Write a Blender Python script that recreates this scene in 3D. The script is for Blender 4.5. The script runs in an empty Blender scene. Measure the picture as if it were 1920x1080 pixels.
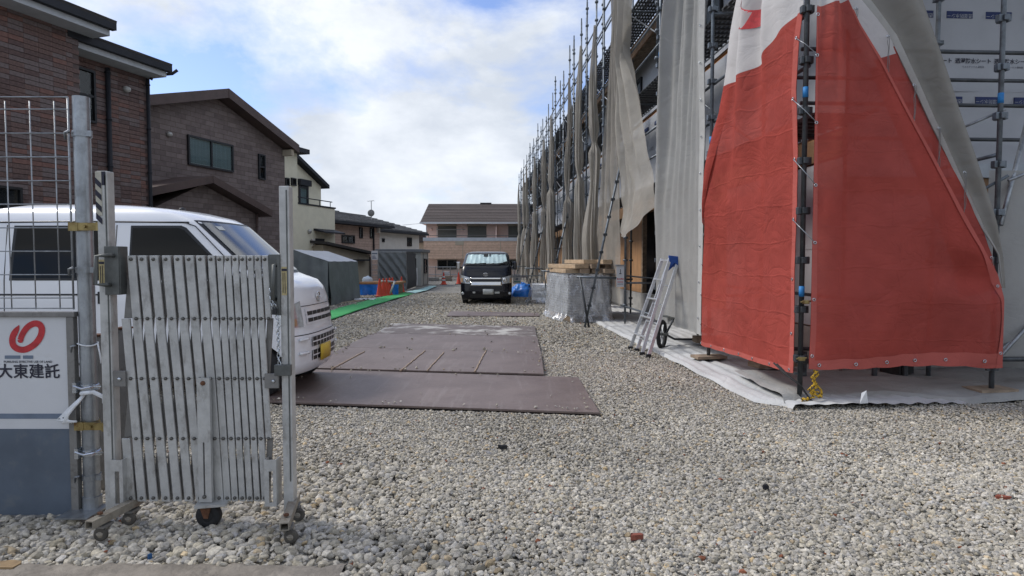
import bpy, bmesh, math, random
import numpy as np
from mathutils import Vector, Matrix, noise
R = math.radians
rnd = random.Random(7)
scene = bpy.context.scene
COL = scene.collection
# ------------------------------------------------------------------ camera
F, CX, CY, HOR, EYE = 1200.0, 960.0, 540.0, 488.0, 1.4
PITCH = math.atan((CY - HOR) / F)
cam_data = bpy.data.cameras.new("camera")
cam_data.sensor_width = 36.0
cam_data.lens = 36.0 * F / 1920.0
cam_data.clip_start = 0.05
cam_data.clip_end = 2000.0
cam = bpy.data.objects.new("camera", cam_data)
COL.objects.link(cam)
cam.location = (0, 0, EYE)
cam.rotation_euler = (R(90) - PITCH, 0, 0)
scene.camera = cam
# ------------------------------------------------------------------ sky, sun, exposure
SUN_EL, SUN_AZ = R(46), R(-74)          # azimuth measured from +Y (view direction) towards +X
world = bpy.data.worlds.new("World")
scene.world = world
world.use_nodes = True
nt = world.node_tree
nt.nodes.clear()
def N(t, x=0, y=0, tree=None):
    n = (tree or nt).nodes.new(t); n.location = (x, y); return n
wout = N('ShaderNodeOutputWorld'); bg = N('ShaderNodeBackground'); bg.inputs[1].default_value = 0.074
sky = N('ShaderNodeTexSky'); sky.sky_type = 'NISHITA'; sky.sun_disc = False
sky.sun_elevation = SUN_EL; sky.sun_rotation = SUN_AZ; sky.air_density = 1.0; sky.dust_density = 0.8; sky.ozone_density = 1.5
tc = N('ShaderNodeTexCoord')
mp = N('ShaderNodeMapping'); mp.inputs['Scale'].default_value = (1.0, 1.0, 1.9); mp.inputs['Location'].default_value = (1.2, 0.1, 0.55)
nz = N('ShaderNodeTexNoise'); nz.inputs['Scale'].default_value = 2.1; nz.inputs['Detail'].default_value = 12; nz.inputs['Roughness'].default_value = 0.58; nz.inputs['Distortion'].default_value = 0.25
cr = N('ShaderNodeValToRGB'); cr.color_ramp.elements[0].position = 0.41; cr.color_ramp.elements[1].position = 0.535
nz2 = N('ShaderNodeTexNoise'); nz2.inputs['Scale'].default_value = 3.4; nz2.inputs['Detail'].default_value = 10; nz2.inputs['Roughness'].default_value = 0.58
cr2 = N('ShaderNodeValToRGB'); cr2.color_ramp.elements[0].position = 0.38; cr2.color_ramp.elements[1].position = 0.58
cr2.color_ramp.elements[0].color = (5.6, 6.1, 6.9, 1); cr2.color_ramp.elements[1].color = (8.0, 8.4, 9.0, 1)
skyb = N('ShaderNodeMixRGB'); skyb.blend_type = 'MULTIPLY'; skyb.inputs[0].default_value = 1; skyb.inputs[2].default_value = (1.3, 1.32, 1.6, 1)
mixw = N('ShaderNodeMixRGB')
L = nt.links.new
L(tc.outputs['Generated'], mp.inputs[0]); L(mp.outputs[0], nz.inputs['Vector']); L(mp.outputs[0], nz2.inputs['Vector'])
L(nz.outputs[0], cr.inputs[0]); L(nz2.outputs[0], cr2.inputs[0])
L(sky.outputs[0], skyb.inputs[1]); L(skyb.outputs[0], mixw.inputs[1]); L(cr2.outputs[0], mixw.inputs[2]); L(cr.outputs[0], mixw.inputs[0])
L(mixw.outputs[0], bg.inputs[0]); L(bg.outputs[0], wout.inputs[0])
sun_data = bpy.data.lights.new("sun", 'SUN'); sun_data.energy = 1.8; sun_data.angle = R(18); sun_data.color = (1, 0.96, 0.9)
sun = bpy.data.objects.new("sun", sun_data); COL.objects.link(sun)
sv = Vector((math.sin(SUN_AZ) * math.cos(SUN_EL), math.cos(SUN_AZ) * math.cos(SUN_EL), math.sin(SUN_EL)))
sun.rotation_euler = sv.to_track_quat('Z', 'Y').to_euler(); sun.location = sv * 60
vs = scene.view_settings
vs.view_transform = 'Standard'; vs.look = 'None'; vs.gamma = 1.0; vs.use_curve_mapping = False; vs.exposure = 0.72
# ------------------------------------------------------------------ helpers
def ray(px, py):
    u, v = (px - CX) / F, (CY - py) / F
    return Vector((u, math.cos(PITCH) + v * math.sin(PITCH), -math.sin(PITCH) + v * math.cos(PITCH)))
CAMP = Vector((0, 0, EYE))
def P(px, py, Y):
    d = ray(px, py); return CAMP + d * (Y / d.y)
def G(px, py, z=0.0):
    d = ray(px, py); return CAMP + d * ((z - EYE) / d.z)
MATS = {}
def mat(name, col, rough=0.65, metal=0.0, var=0.12, scale=6.0, bump=0.0, bscale=60.0, col2=None, stretch=(1, 1, 1), spec=0.4, fac=(0.35, 0.65), detail=6, coat=0.0):
    m = bpy.data.materials.new(name); m.use_nodes = True
    t = m.node_tree; b = t.nodes['Principled BSDF']
    b.inputs['Roughness'].default_value = rough; b.inputs['Metallic'].default_value = metal
    b.inputs['Specular IOR Level'].default_value = spec; b.inputs['Coat Weight'].default_value = coat
    tc = t.nodes.new('ShaderNodeTexCoord'); mpn = t.nodes.new('ShaderNodeMapping'); mpn.inputs['Scale'].default_value = stretch
    t.links.new(tc.outputs['Object'], mpn.inputs[0])
    n = t.nodes.new('ShaderNodeTexNoise'); n.inputs['Scale'].default_value = scale; n.inputs['Detail'].default_value = detail; n.inputs['Roughness'].default_value = 0.62
    t.links.new(mpn.outputs[0], n.inputs['Vector'])
    r = t.nodes.new('ShaderNodeValToRGB'); r.color_ramp.elements[0].position = fac[0]; r.color_ramp.elements[1].position = fac[1]
    c2 = col2 if col2 else tuple(min(1, c * (1 + var)) for c in col)
    c1 = col if col2 else tuple(c * (1 - var) for c in col)
    r.color_ramp.elements[0].color = (*c1, 1); r.color_ramp.elements[1].color = (*c2, 1)
    t.links.new(n.outputs[0], r.inputs[0]); t.links.new(r.outputs[0], b.inputs['Base Color'])
    if bump:
        n2 = t.nodes.new('ShaderNodeTexNoise'); n2.inputs['Scale'].default_value = bscale; n2.inputs['Detail'].default_value = 4
        t.links.new(mpn.outputs[0], n2.inputs['Vector'])
        bp = t.nodes.new('ShaderNodeBump'); bp.inputs['Strength'].default_value = bump; bp.inputs['Distance'].default_value = 0.02
        t.links.new(n2.outputs[0], bp.inputs['Height']); t.links.new(bp.outputs[0], b.inputs['Normal'])
    MATS[name] = m
    return m
def overlay(m, col, scale, lo, hi, stretch=(1, 1, 1), rough=None):
    """second layer of stains / rust / dust over an existing material"""
    t = m.node_tree; b = t.nodes['Principled BSDF']; src = b.inputs['Base Color'].links[0].from_socket
    tc = t.nodes.new('ShaderNodeTexCoord'); mpn = t.nodes.new('ShaderNodeMapping'); mpn.inputs['Scale'].default_value = stretch
    t.links.new(tc.outputs['Object'], mpn.inputs[0])
    n = t.nodes.new('ShaderNodeTexNoise'); n.inputs['Scale'].default_value = scale; n.inputs['Detail'].default_value = 8; n.inputs['Roughness'].default_value = 0.7
    t.links.new(mpn.outputs[0], n.inputs['Vector'])
    r = t.nodes.new('ShaderNodeMapRange'); r.inputs[1].default_value = lo; r.inputs[2].default_value = hi
    t.links.new(n.outputs[0], r.inputs[0])
    mx = t.nodes.new('ShaderNodeMixRGB'); mx.inputs[2].default_value = (*col, 1)
    t.links.new(r.outputs[0], mx.inputs[0]); t.links.new(src, mx.inputs[1]); t.links.new(mx.outputs[0], b.inputs['Base Color'])
    return m
def glass(name, tint, ior, rough=0.03):
    """window glass: mirror-like sky reflection (Schlick) over a tinted see-through layer"""
    m = bpy.data.materials.new(name); m.use_nodes = True; t = m.node_tree; t.nodes.clear(); nn = t.nodes.new; lk = t.links.new
    o = nn('ShaderNodeOutputMaterial'); mx = nn('ShaderNodeMixShader'); g = nn('ShaderNodeBsdfGlossy'); tr = nn('ShaderNodeBsdfTransparent')
    lw = nn('ShaderNodeLayerWeight'); pw = nn('ShaderNodeMath'); pw.operation = 'POWER'; pw.inputs[1].default_value = 5.0
    f0 = ((ior - 1) / (ior + 1)) ** 2; mr = nn('ShaderNodeMapRange'); mr.inputs[3].default_value = f0; mr.inputs[4].default_value = 1.0
    lw.inputs['Blend'].default_value = 0.5
    g.inputs['Roughness'].default_value = rough; tr.inputs[0].default_value = (*tint, 1)
    lk(lw.outputs['Facing'], pw.inputs[0]); lk(pw.outputs[0], mr.inputs[0]); lk(mr.outputs[0], mx.inputs[0]); lk(tr.outputs[0], mx.inputs[1]); lk(g.outputs[0], mx.inputs[2]); lk(mx.outputs[0], o.inputs[0])
    return m
def cloth_mat(name, col, alpha=0.12, trans=0.35, var=0.1, weave=True, crease=0.4, scale=3.0, grid=False):
    """woven sheet: diffuse + light coming through + small see-through share, soft creases"""
    m = bpy.data.materials.new(name); m.use_nodes = True; t = m.node_tree; t.nodes.clear(); nn = t.nodes.new; lk = t.links.new
    o = nn('ShaderNodeOutputMaterial'); d = nn('ShaderNodeBsdfDiffuse'); tl = nn('ShaderNodeBsdfTranslucent'); tp = nn('ShaderNodeBsdfTransparent')
    m1 = nn('ShaderNodeMixShader'); m1.inputs[0].default_value = trans; m2 = nn('ShaderNodeMixShader'); m2.inputs[0].default_value = alpha
    tc = nn('ShaderNodeTexCoord'); n = nn('ShaderNodeTexNoise'); n.inputs['Scale'].default_value = scale; n.inputs['Detail'].default_value = 7; n.inputs['Roughness'].default_value = 0.6
    lk(tc.outputs['Object'], n.inputs['Vector'])
    r = nn('ShaderNodeValToRGB'); r.color_ramp.elements[0].position = 0.3; r.color_ramp.elements[1].position = 0.7
    r.color_ramp.elements[0].color = (*[c * (1 - var) for c in col], 1); r.color_ramp.elements[1].color = (*[c * (1 + var) for c in col], 1)
    lk(n.outputs[0], r.inputs[0]); lk(r.outputs[0], d.inputs[0]); lk(r.outputs[0], tl.inputs[0])
    mp = nn('ShaderNodeMapping'); mp.inputs['Scale'].default_value = (1, 1, 1.6); lk(tc.outputs['Object'], mp.inputs[0])
    n2 = nn('ShaderNodeTexNoise'); n2.inputs['Scale'].default_value = 2.6; n2.inputs['Detail'].default_value = 4; n2.inputs['Distortion'].default_value = 0.8; lk(mp.outputs[0], n2.inputs['Vector'])
    n3 = nn('ShaderNodeTexNoise'); n3.inputs['Scale'].default_value = 260; n3.inputs['Detail'].default_value = 1; lk(tc.outputs['Object'], n3.inputs['Vector'])
    ad = nn('ShaderNodeMath'); ad.operation = 'MULTIPLY_ADD'; ad.inputs[1].default_value = 0.05; lk(n3.outputs[0], ad.inputs[0])
    sb = nn('ShaderNodeMath'); sb.operation = 'SUBTRACT'; sb.inputs[1].default_value = 0.5; ab = nn('ShaderNodeMath'); ab.operation = 'ABSOLUTE'; pw = nn('ShaderNodeMath'); pw.operation = 'POWER'; pw.inputs[1].default_value = 0.6
    lk(n2.outputs[0], sb.inputs[0]); lk(sb.outputs[0], ab.inputs[0]); lk(ab.outputs[0], pw.inputs[0]); lk(pw.outputs[0], ad.inputs[2])
    src = ad.outputs[0]
    if grid:      # creases left from folding, a loose rectangular net
        sp = nn('ShaderNodeSeparateXYZ'); nd = nn('ShaderNodeTexNoise'); nd.inputs['Scale'].default_value = 1.7; lk(tc.outputs['Object'], nd.inputs['Vector'])
        mxv = nn('ShaderNodeVectorMath'); mxv.operation = 'MULTIPLY_ADD'; mxv.inputs[1].default_value = (.16, .16, .16); lk(nd.outputs['Color'], mxv.inputs[0]); lk(tc.outputs['Object'], mxv.inputs[2]); lk(mxv.outputs[0], sp.inputs[0])
        a2 = nn('ShaderNodeMath'); a2.operation = 'ADD'; lk(sp.outputs[0], a2.inputs[0]); lk(sp.outputs[1], a2.inputs[1]); cbn = nn('ShaderNodeCombineXYZ'); lk(a2.outputs[0], cbn.inputs[0]); lk(sp.outputs[2], cbn.inputs[1])
        bk = nn('ShaderNodeTexBrick'); bk.inputs['Scale'].default_value = 1; bk.inputs['Brick Width'].default_value = .48; bk.inputs['Row Height'].default_value = .36; bk.inputs['Mortar Size'].default_value = .016; bk.inputs['Mortar Smooth'].default_value = 1.0; bk.offset = 0.12; lk(cbn.outputs[0], bk.inputs['Vector'])
        a3 = nn('ShaderNodeMath'); a3.operation = 'MULTIPLY_ADD'; a3.inputs[1].default_value = .15; lk(bk.outputs['Fac'], a3.inputs[0]); lk(src, a3.inputs[2]); src = a3.outputs[0]
    bp = nn('ShaderNodeBump'); bp.inputs['Strength'].default_value = crease; bp.inputs['Distance'].default_value = 0.022
    lk(src, bp.inputs['Height']); lk(bp.outputs[0], d.inputs['Normal']); lk(bp.outputs[0], tl.inputs['Normal'])
    lk(d.outputs[0], m1.inputs[1]); lk(tl.outputs[0], m1.inputs[2]); lk(m1.outputs[0], m2.inputs[1]); lk(tp.outputs[0], m2.inputs[2]); lk(m2.outputs[0], o.inputs[0])
    return m

WLOC = {}
def tag(o, label, cat, group=None):
    o['label'] = label; o['category'] = cat
    if group: o['group'] = group
    return o
def thing(name, label, cat, loc=(0, 0, 0), group=None):
    o = bpy.data.objects.new(name, None); COL.objects.link(o); o.location = loc; o.empty_display_size = 0.2
    WLOC[o] = Vector(loc)
    return tag(o, label, cat, group)
def struct(o):
    o['kind'] = 'structure'; return o
class Wall:
    """a vertical plane: origin at ground, d = horizontal direction, n = outward normal"""
    def __init__(s, o, d, n=None):
        s.o = Vector(o); s.d = Vector(d).normalized(); s.n = Vector(n).normalized() if n else Vector((s.d.y, -s.d.x, 0))
    def pt(s, l, z, off=0.0): return s.o + s.d * l + s.n * off + Vector((0, 0, z))
    def uv(s, px, py, off=0.0):
        r = ray(px, py); o = s.o + s.n * off; k = (o - CAMP).dot(s.n) / r.dot(s.n); q = CAMP + r * k
        return (q - o).dot(s.d), q.z
class MB:
    def __init__(s): s.v = []; s.f = []; s.mi = []
    def add(s, v, f, mi=0):
        b = len(s.v); s.v += [Vector(x) for x in v]; s.f += [tuple(i + b for i in q) for q in f]; s.mi += [mi] * len(f); return s
    def hexa(s, c, mi=0):   # 8 corners: bottom 4 ccw, top 4 ccw
        return s.add(c, [(3, 2, 1, 0), (4, 5, 6, 7), (0, 1, 5, 4), (1, 2, 6, 5), (2, 3, 7, 6), (3, 0, 4, 7)], mi)
    def box(s, c, sz, rot=None, mi=0):
        c = Vector(c); x, y, z = sz[0] / 2, sz[1] / 2, sz[2] / 2
        q = [Vector(p) for p in ((-x, -y, -z), (x, -y, -z), (x, y, -z), (-x, y, -z), (-x, -y, z), (x, -y, z), (x, y, z), (-x, y, z))]
        if rot is not None: q = [rot @ p for p in q]
        return s.hexa([c + p for p in q], mi)
    def b2(s, lo, hi, mi=0):
        return s.box([(a + b) / 2 for a, b in zip(lo, hi)], [abs(b - a) for a, b in zip(lo, hi)], None, mi)
    def wbox(s, W, l0, l1, z0, z1, a, b, mi=0):
        p = W.pt
        return s.hexa([p(l0, z0, b), p(l1, z0, b), p(l1, z0, a), p(l0, z0, a), p(l0, z1, b), p(l1, z1, b), p(l1, z1, a), p(l0, z1, a)], mi)
    def prism(s, poly, off, mi=0):
        n = len(poly); off = Vector(off); v = [Vector(p) for p in poly]; v += [p + off for p in v]
        return s.add(v, [tuple(range(n - 1, -1, -1)), tuple(range(n, 2 * n))] + [(i, (i + 1) % n, n + (i + 1) % n, n + i) for i in range(n)], mi)
    def tube(s, p, q, r, n=8, r2=None, mi=0, cap=True):
        return s.path([p, q], r, n, mi, cap, [r, r if r2 is None else r2])
    def path(s, pts, r, n=8, mi=0, cap=True, rs=None):
        pts = [Vector(p) for p in pts]; rs = rs or [r] * len(pts); b = len(s.v)
        up = None; v = []; f = []
        for i, p in enumerate(pts):
            t = (pts[min(i + 1, len(pts) - 1)] - pts[max(i - 1, 0)]).normalized()
            if up is None: up = t.orthogonal().normalized()
            up = (up - t * up.dot(t)); up = up.normalized() if up.length > 1e-6 else t.orthogonal().normalized()
            w = t.cross(up)
            for k in range(n):
                a = 2 * math.pi * k / n; v.append(p + (up * math.cos(a) + w * math.sin(a)) * rs[i])
        for i in range(len(pts) - 1):
            for k in range(n): f.append((i * n + k, i * n + (k + 1) % n, (i + 1) * n + (k + 1) % n, (i + 1) * n + k))
        if cap: f += [tuple(range(n - 1, -1, -1)), tuple(range((len(pts) - 1) * n, len(pts) * n))]
        return s.add(v, f, mi)
    def lathe(s, c, prof, n=16, axis='z', mi=0):
        c = Vector(c); v = []; f = []
        for r, h in prof:
            for k in range(n):
                a = 2 * math.pi * k / n; x, y = r * math.cos(a), r * math.sin(a)
                v.append(c + Vector({'z': (x, y, h), 'y': (x, h, y), 'x': (h, x, y)}[axis]))
        m = len(prof)
        for i in range(m - 1):
            for k in range(n): f.append((i * n + k, i * n + (k + 1) % n, (i + 1) * n + (k + 1) % n, (i + 1) * n + k))
        f += [tuple(range(n)), tuple(range((m - 1) * n, m * n))]
        return s.add(v, f, mi)
    def grid(s, fn, nu, nv, mi=None, closed=False):
        v = [fn(i / nu, j / nv) for j in range(nv + 1) for i in range(nu + 1)]; b = len(s.v)
        f = []; ms = []
        for j in range(nv):
            for i in range(nu):
                f.append((j * (nu + 1) + i, j * (nu + 1) + i + 1, (j + 1) * (nu + 1) + i + 1, (j + 1) * (nu + 1) + i)); ms.append(mi((i + .5) / nu, (j + .5) / nv) if mi else 0)
        s.add(v, f); s.mi[-len(ms):] = ms
        return s
    def mesh(s, name, mats, smooth=False, off=Vector((0, 0, 0)), normals=True):
        me = bpy.data.meshes.new(name); me.from_pydata([p - off for p in s.v], [], s.f)
        mats = mats if isinstance(mats, (list, tuple)) else [mats]
        for m in mats: me.materials.append(m)
        me.polygons.foreach_set('material_index', s.mi)
        if smooth: me.polygons.foreach_set('use_smooth', [True] * len(s.f))
        if normals and len(s.f) < 60000:
            bm = bmesh.new(); bm.from_mesh(me); bmesh.ops.recalc_face_normals(bm, faces=bm.faces); bm.to_mesh(me); bm.free()
        me.update(); return me
    def build(s, name, mats, parent=None, smooth=False, bevel=0.0, auto=None):
        if parent is not None: off = WLOC[parent]
        else:
            xs = [p.x for p in s.v]; ys = [p.y for p in s.v]; zs = [p.z for p in s.v]
            off = Vector(((min(xs) + max(xs)) / 2, (min(ys) + max(ys)) / 2, min(zs)))
        me = s.mesh(name, mats, smooth, off)
        o = bpy.data.objects.new(name, me); COL.objects.link(o); WLOC[o] = off
        if parent is not None: o.parent = parent
        else: o.location = off
        if bevel:
            bv = o.modifiers.new('bevel', 'BEVEL'); bv.width = bevel; bv.segments = 2; bv.limit_method = 'ANGLE'
        return o
def copy_tree(o, parent=None):
    c = o.copy(); COL.objects.link(c); c.parent = parent
    for ch in list(o.children): copy_tree(ch, c)
    return c
def text_mb(s, size, W, l, z, off, align='CENTER', flip=False, bold=0.0):
    """flat printed lettering laid on a wall plane"""
    cu = bpy.data.curves.new('lettering', 'FONT'); cu.body = s; cu.size = size; cu.align_x = align; cu.align_y = 'CENTER'; cu.offset = bold; cu.resolution_u = 3
    ob = bpy.data.objects.new('lettering', cu)
    me = bpy.data.meshes.new_from_object(ob); mb = MB()
    k = -1 if flip else 1
    mb.add([W.pt(l + k * v.co.x, z + k * v.co.y, off) for v in me.vertices], [tuple(p.vertices) for p in me.polygons])
    bpy.data.objects.remove(ob); bpy.data.meshes.remove(me); bpy.data.curves.remove(cu)
    return mb
def boolean_cut(o, cutters):
    for c in cutters:
        md = o.modifiers.new('cut', 'BOOLEAN'); md.object = c; md.operation = 'DIFFERENCE'; md.solver = 'EXACT'
    dg = bpy.context.evaluated_depsgraph_get(); me = bpy.data.meshes.new_from_object(o.evaluated_get(dg))
    o.modifiers.clear(); o.data = me
    for c in cutters: bpy.data.objects.remove(c)
def nval(*p): return noise.noise(Vector(p))

# ------------------------------------------------------------------ materials
M = {}
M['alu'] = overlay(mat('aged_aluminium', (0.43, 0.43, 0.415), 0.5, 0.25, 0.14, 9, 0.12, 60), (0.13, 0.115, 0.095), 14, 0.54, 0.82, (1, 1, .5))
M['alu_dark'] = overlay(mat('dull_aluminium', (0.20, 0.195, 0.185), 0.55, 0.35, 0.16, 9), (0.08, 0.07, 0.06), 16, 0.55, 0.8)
M['steel_grey'] = mat('grey_steel', (0.11, 0.115, 0.11), 0.5, 0.5, 0.2, 14)
M['galv'] = overlay(mat('galvanised_steel', (0.30, 0.32, 0.34), 0.38, 0.7, 0.22, 16, 0.05, 50, stretch=(1, 1, .35)), (0.16, 0.165, 0.17), 9, 0.5, 0.75)
M['brass'] = overlay(mat('zinc_yellow_clamp', (0.27, 0.21, 0.09), 0.4, 0.8, 0.25, 20), (0.12, 0.055, 0.025), 18, 0.52, 0.7)
M['zinc'] = mat('bright_zinc', (0.5, 0.53, 0.56), 0.25, 0.9, 0.15, 20)
M['rust'] = mat('rusty_steel', (0.12, 0.055, 0.03), 0.85, 0.2, 0.4, 20, 0.3)
M['bolt'] = mat('bolt_steel', (0.12, 0.115, 0.105), 0.45, 0.6, 0.2, 30)
M['rubber'] = mat('black_rubber', (0.018, 0.018, 0.019), 0.75, 0, 0.3, 20, 0.1)
M['black'] = mat('black_plastic', (0.015, 0.016, 0.018), 0.45, 0, 0.2, 10)
M['pole'] = overlay(mat('scaffold_steel', (0.135, 0.155, 0.175), 0.45, 0.55, 0.25, 7), (0.07, 0.07, 0.072), 8, 0.52, 0.75)
M['pole_dark'] = overlay(mat('scaffold_steel_old', (0.06, 0.066, 0.072), 0.5, 0.5, 0.3, 7), (0.10, 0.105, 0.11), 10, 0.55, 0.75)
M['bluetape'] = mat('blue_paint_band', (0.02, 0.18, 0.45), 0.6, 0, 0.2, 10)
M['deck'] = mat('perforated_deck', (0.10, 0.105, 0.11), 0.55, 0.5, 0.2, 6)
M['toe'] = mat('grey_toe_board', (0.34, 0.37, 0.40), 0.5, 0.3, 0.12, 4)
M['red'] = cloth_mat('red_sheet', (0.44, 0.088, 0.070), 0.06, 0.33, 0.12, crease=0.8, grid=True)
M['white_sheet'] = cloth_mat('white_band_sheet', (0.62, 0.60, 0.59), 0.05, 0.25, 0.06)
M['red_hem'] = cloth_mat('red_sheet_hem', (0.46, 0.12, 0.10), 0.0, 0.12, 0.08)
M['net'] = cloth_mat('grey_mesh_sheet', (0.43, 0.405, 0.36), 0.22, 0.30, 0.10, crease=0.45)
M['net2'] = cloth_mat('darker_grey_mesh_sheet', (0.37, 0.345, 0.305), 0.28, 0.30, 0.12, crease=0.45)
M['net_pale'] = cloth_mat('pale_grey_mesh_sheet', (0.40, 0.40, 0.385), 0.08, 0.30, 0.08, crease=0.4)
M['net_dense'] = cloth_mat('dense_taupe_sheet', (0.30, 0.285, 0.255), 0.07, 0.25, 0.10, crease=0.45)
M['shaded_sheet'] = cloth_mat('shaded_ground_sheet', (0.30, 0.295, 0.28), 0.0, 0.02, 0.2, crease=0.9, scale=1.5)  # white sheet again, shade below the red panel put into its colour
M['muddy'] = overlay(mat('muddy_metal', (0.25, 0.225, 0.185), 0.75, 0.15, 0.2, 12, 0.2, 40), (0.13, 0.075, 0.045), 14, 0.52, 0.75)
M['caster'] = mat('dusty_caster_rubber', (0.075, 0.068, 0.058), 0.85, 0, 0.3, 20)
M['hem'] = mat('sheet_hem', (0.42, 0.42, 0.40), 0.8, 0, 0.08, 8)
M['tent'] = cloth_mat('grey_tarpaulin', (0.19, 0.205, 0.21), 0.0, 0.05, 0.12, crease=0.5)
M['groundsheet'] = cloth_mat('white_ground_sheet', (0.47, 0.475, 0.47), 0.0, 0.02, 0.12, crease=0.9, scale=1.5)
M['blue_tarp'] = mat('blue_tarpaulin', (0.015, 0.16, 0.55), 0.35, 0, 0.25, 5, 0.4, 9)
M['wrap'] = mat('house_wrap', (0.36, 0.375, 0.40), 0.6, 0, 0.05, 2, 0.25, 4)
M['navy'] = mat('navy_print', (0.012, 0.025, 0.10), 0.6, 0, 0.15, 10)
M['ink'] = mat('black_print', (0.02, 0.02, 0.035), 0.6, 0, 0.1, 10)
M['redink'] = mat('red_print', (0.42, 0.03, 0.035), 0.6, 0, 0.18, 30)
M['greyblue'] = mat('grey_blue_print', (0.13, 0.165, 0.22), 0.6, 0, 0.1, 10)
M['signwhite'] = overlay(mat('sign_white', (0.56, 0.57, 0.585), 0.4, 0, 0.04, 3), (0.42, 0.41, 0.38), 3, 0.6, 0.9)
M['signblue'] = overlay(mat('sign_slate_blue', (0.085, 0.108, 0.14), 0.45, 0, 0.12, 4), (0.14, 0.15, 0.16), 6, 0.55, 0.8)
M['white_paint'] = mat('white_car_paint', (0.74, 0.75, 0.77), 0.25, 0, 0.02, 2, spec=0.5, coat=0.6)
M['black_paint'] = mat('black_car_paint', (0.004, 0.005, 0.010), 0.22, 0, 0.1, 2, spec=0.3, coat=0.25)
M['chrome'] = mat('chrome', (0.58, 0.57, 0.55), 0.14, 1.0, 0.03, 4)
M['grille'] = mat('dark_grille', (0.02, 0.02, 0.022), 0.5, 0, 0.2, 10)
M['lamp'] = mat('headlamp', (0.45, 0.47, 0.48), 0.12, 0.5, 0.2, 20)
M['amber'] = mat('amber_lamp', (0.34, 0.22, 0.13), 0.2, 0, 0.15, 20)
M['plate_y'] = mat('yellow_plate', (0.62, 0.42, 0.05), 0.5, 0, 0.1, 6)
M['plate_g'] = mat('pale_plate', (0.5, 0.52, 0.5), 0.5, 0, 0.1, 6)
M['tint'] = glass('tinted_glass', (0.04, 0.044, 0.05), 1.38)
M['glass'] = glass('windscreen_glass', (0.55, 0.6, 0.6), 1.75)
M['pane'] = glass('house_glass', (0.72, 0.76, 0.78), 1.5)
M['silver'] = mat('silver_sunshade', (0.62, 0.72, 0.73), 0.4, 0.0, 0.12, 4, 0.4, 6)
M['interior'] = mat('dark_interior', (0.02, 0.02, 0.022), 0.8, 0, 0.2, 4)
M['plate'] = overlay(overlay(mat('rusty_road_plate', (0.13, 0.096, 0.084), 0.5, 0.1, 0.2, 1.6, 0.15, 30, col2=(0.18, 0.138, 0.122)), (0.27, 0.22, 0.20), 5, 0.58, 0.85, (1, .5, 1)), (0.075, 0.052, 0.046), 12, 0.6, 0.8)
overlay(M['plate'], (0.27, 0.235, 0.215), 2.2, 0.54, 0.9, (4, .35, 1))
M['plate_pale'] = overlay(mat('cement_stained_plate', (0.12, 0.095, 0.085), 0.6, 0.2, 0.2, 2.5, 0.15, 30, col2=(0.17, 0.14, 0.125)), (0.48, 0.46, 0.42), 1.5, 0.50, 0.60)
M['weld'] = mat('weld_bead', (0.34, 0.26, 0.19), 0.7, 0.2, 0.3, 20)
M['green'] = mat('green_mat', (0.05, 0.36, 0.10), 0.8, 0, 0.12, 3, 0.3, 40, col2=(0.07, 0.42, 0.13))
M['aqua'] = mat('pale_aqua_mat', (0.33, 0.52, 0.50), 0.7, 0, 0.15, 2)
M['cone'] = mat('orange_red_cone', (0.56, 0.062, 0.03), 0.5, 0, 0.12, 6)
M['plywood'] = mat('plywood', (0.34, 0.185, 0.085), 0.75, 0, 0.18, 3, 0, 0, stretch=(3, 3, .6))
M['timber'] = mat('sawn_timber', (0.42, 0.31, 0.20), 0.8, 0, 0.2, 5, 0.2, 30, stretch=(3, .5, 3))
M['timber_old'] = mat('weathered_timber', (0.25, 0.19, 0.135), 0.85, 0, 0.25, 5, 0.2, 30, stretch=(3, .5, 3))
M['darkwood'] = mat('brown_fascia_timber', (0.20, 0.115, 0.055), 0.75, 0, 0.25, 3)
M['concrete'] = mat('concrete', (0.30, 0.295, 0.28), 0.9, 0, 0.15, 4, 0.3, 30)
M['film'] = None
M['ladder'] = mat('ladder_aluminium', (0.56, 0.57, 0.58), 0.35, 0.55, 0.1, 10)
M['blueplastic'] = mat('blue_plastic', (0.012, 0.06, 0.26), 0.45, 0, 0.15, 10)
M['rope'] = mat('yellow_black_rope', (0.55, 0.33, 0.02), 0.7, 0, 0.1, 60, 0, 0, col2=(0.02, 0.018, 0.015), fac=(0.5, 0.55))
M['string'] = mat('white_string', (0.7, 0.72, 0.74), 0.7, 0, 0.1, 20)
M['sand'] = mat('tan_lath', (0.45, 0.38, 0.27), 0.8, 0, 0.15, 8)
M['paperlabel'] = mat('yellowed_label', (0.42, 0.35, 0.18), 0.7, 0, 0.2, 30)
M['rough_kerb'] = mat('kerb_concrete', (0.22, 0.195, 0.165), 0.95, 0, 0.25, 9, 0.6, 30)  # the kerb's own brownish grey concrete
# ------------------------------------------------------------------ ground
gm = bpy.data.materials.new('gravel_bed'); gm.use_nodes = True
t = gm.node_tree; b = t.nodes['Principled BSDF']; b.inputs['Roughness'].default_value = 0.95; b.inputs['Specular IOR Level'].default_value = 0.2
tcn = t.nodes.new('ShaderNodeTexCoord')
vo = t.nodes.new('ShaderNodeTexVoronoi'); vo.inputs['Scale'].default_value = 40
vd = t.nodes.new('ShaderNodeTexVoronoi'); vd.inputs['Scale'].default_value = 40; vd.feature = 'DISTANCE_TO_EDGE'
nb = t.nodes.new('ShaderNodeTexNoise'); nb.inputs['Scale'].default_value = 0.6; nb.inputs['Detail'].default_value = 5
for n_ in (vo, vd, nb): t.links.new(tcn.outputs['Object'], n_.inputs['Vector'])
rp = t.nodes.new('ShaderNodeValToRGB'); e = rp.color_ramp.elements
e[0].color = (0.20, 0.19, 0.17, 1); e[1].color = (0.50, 0.48, 0.44, 1); e.new(0.5).color = (0.36, 0.345, 0.31, 1)
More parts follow.
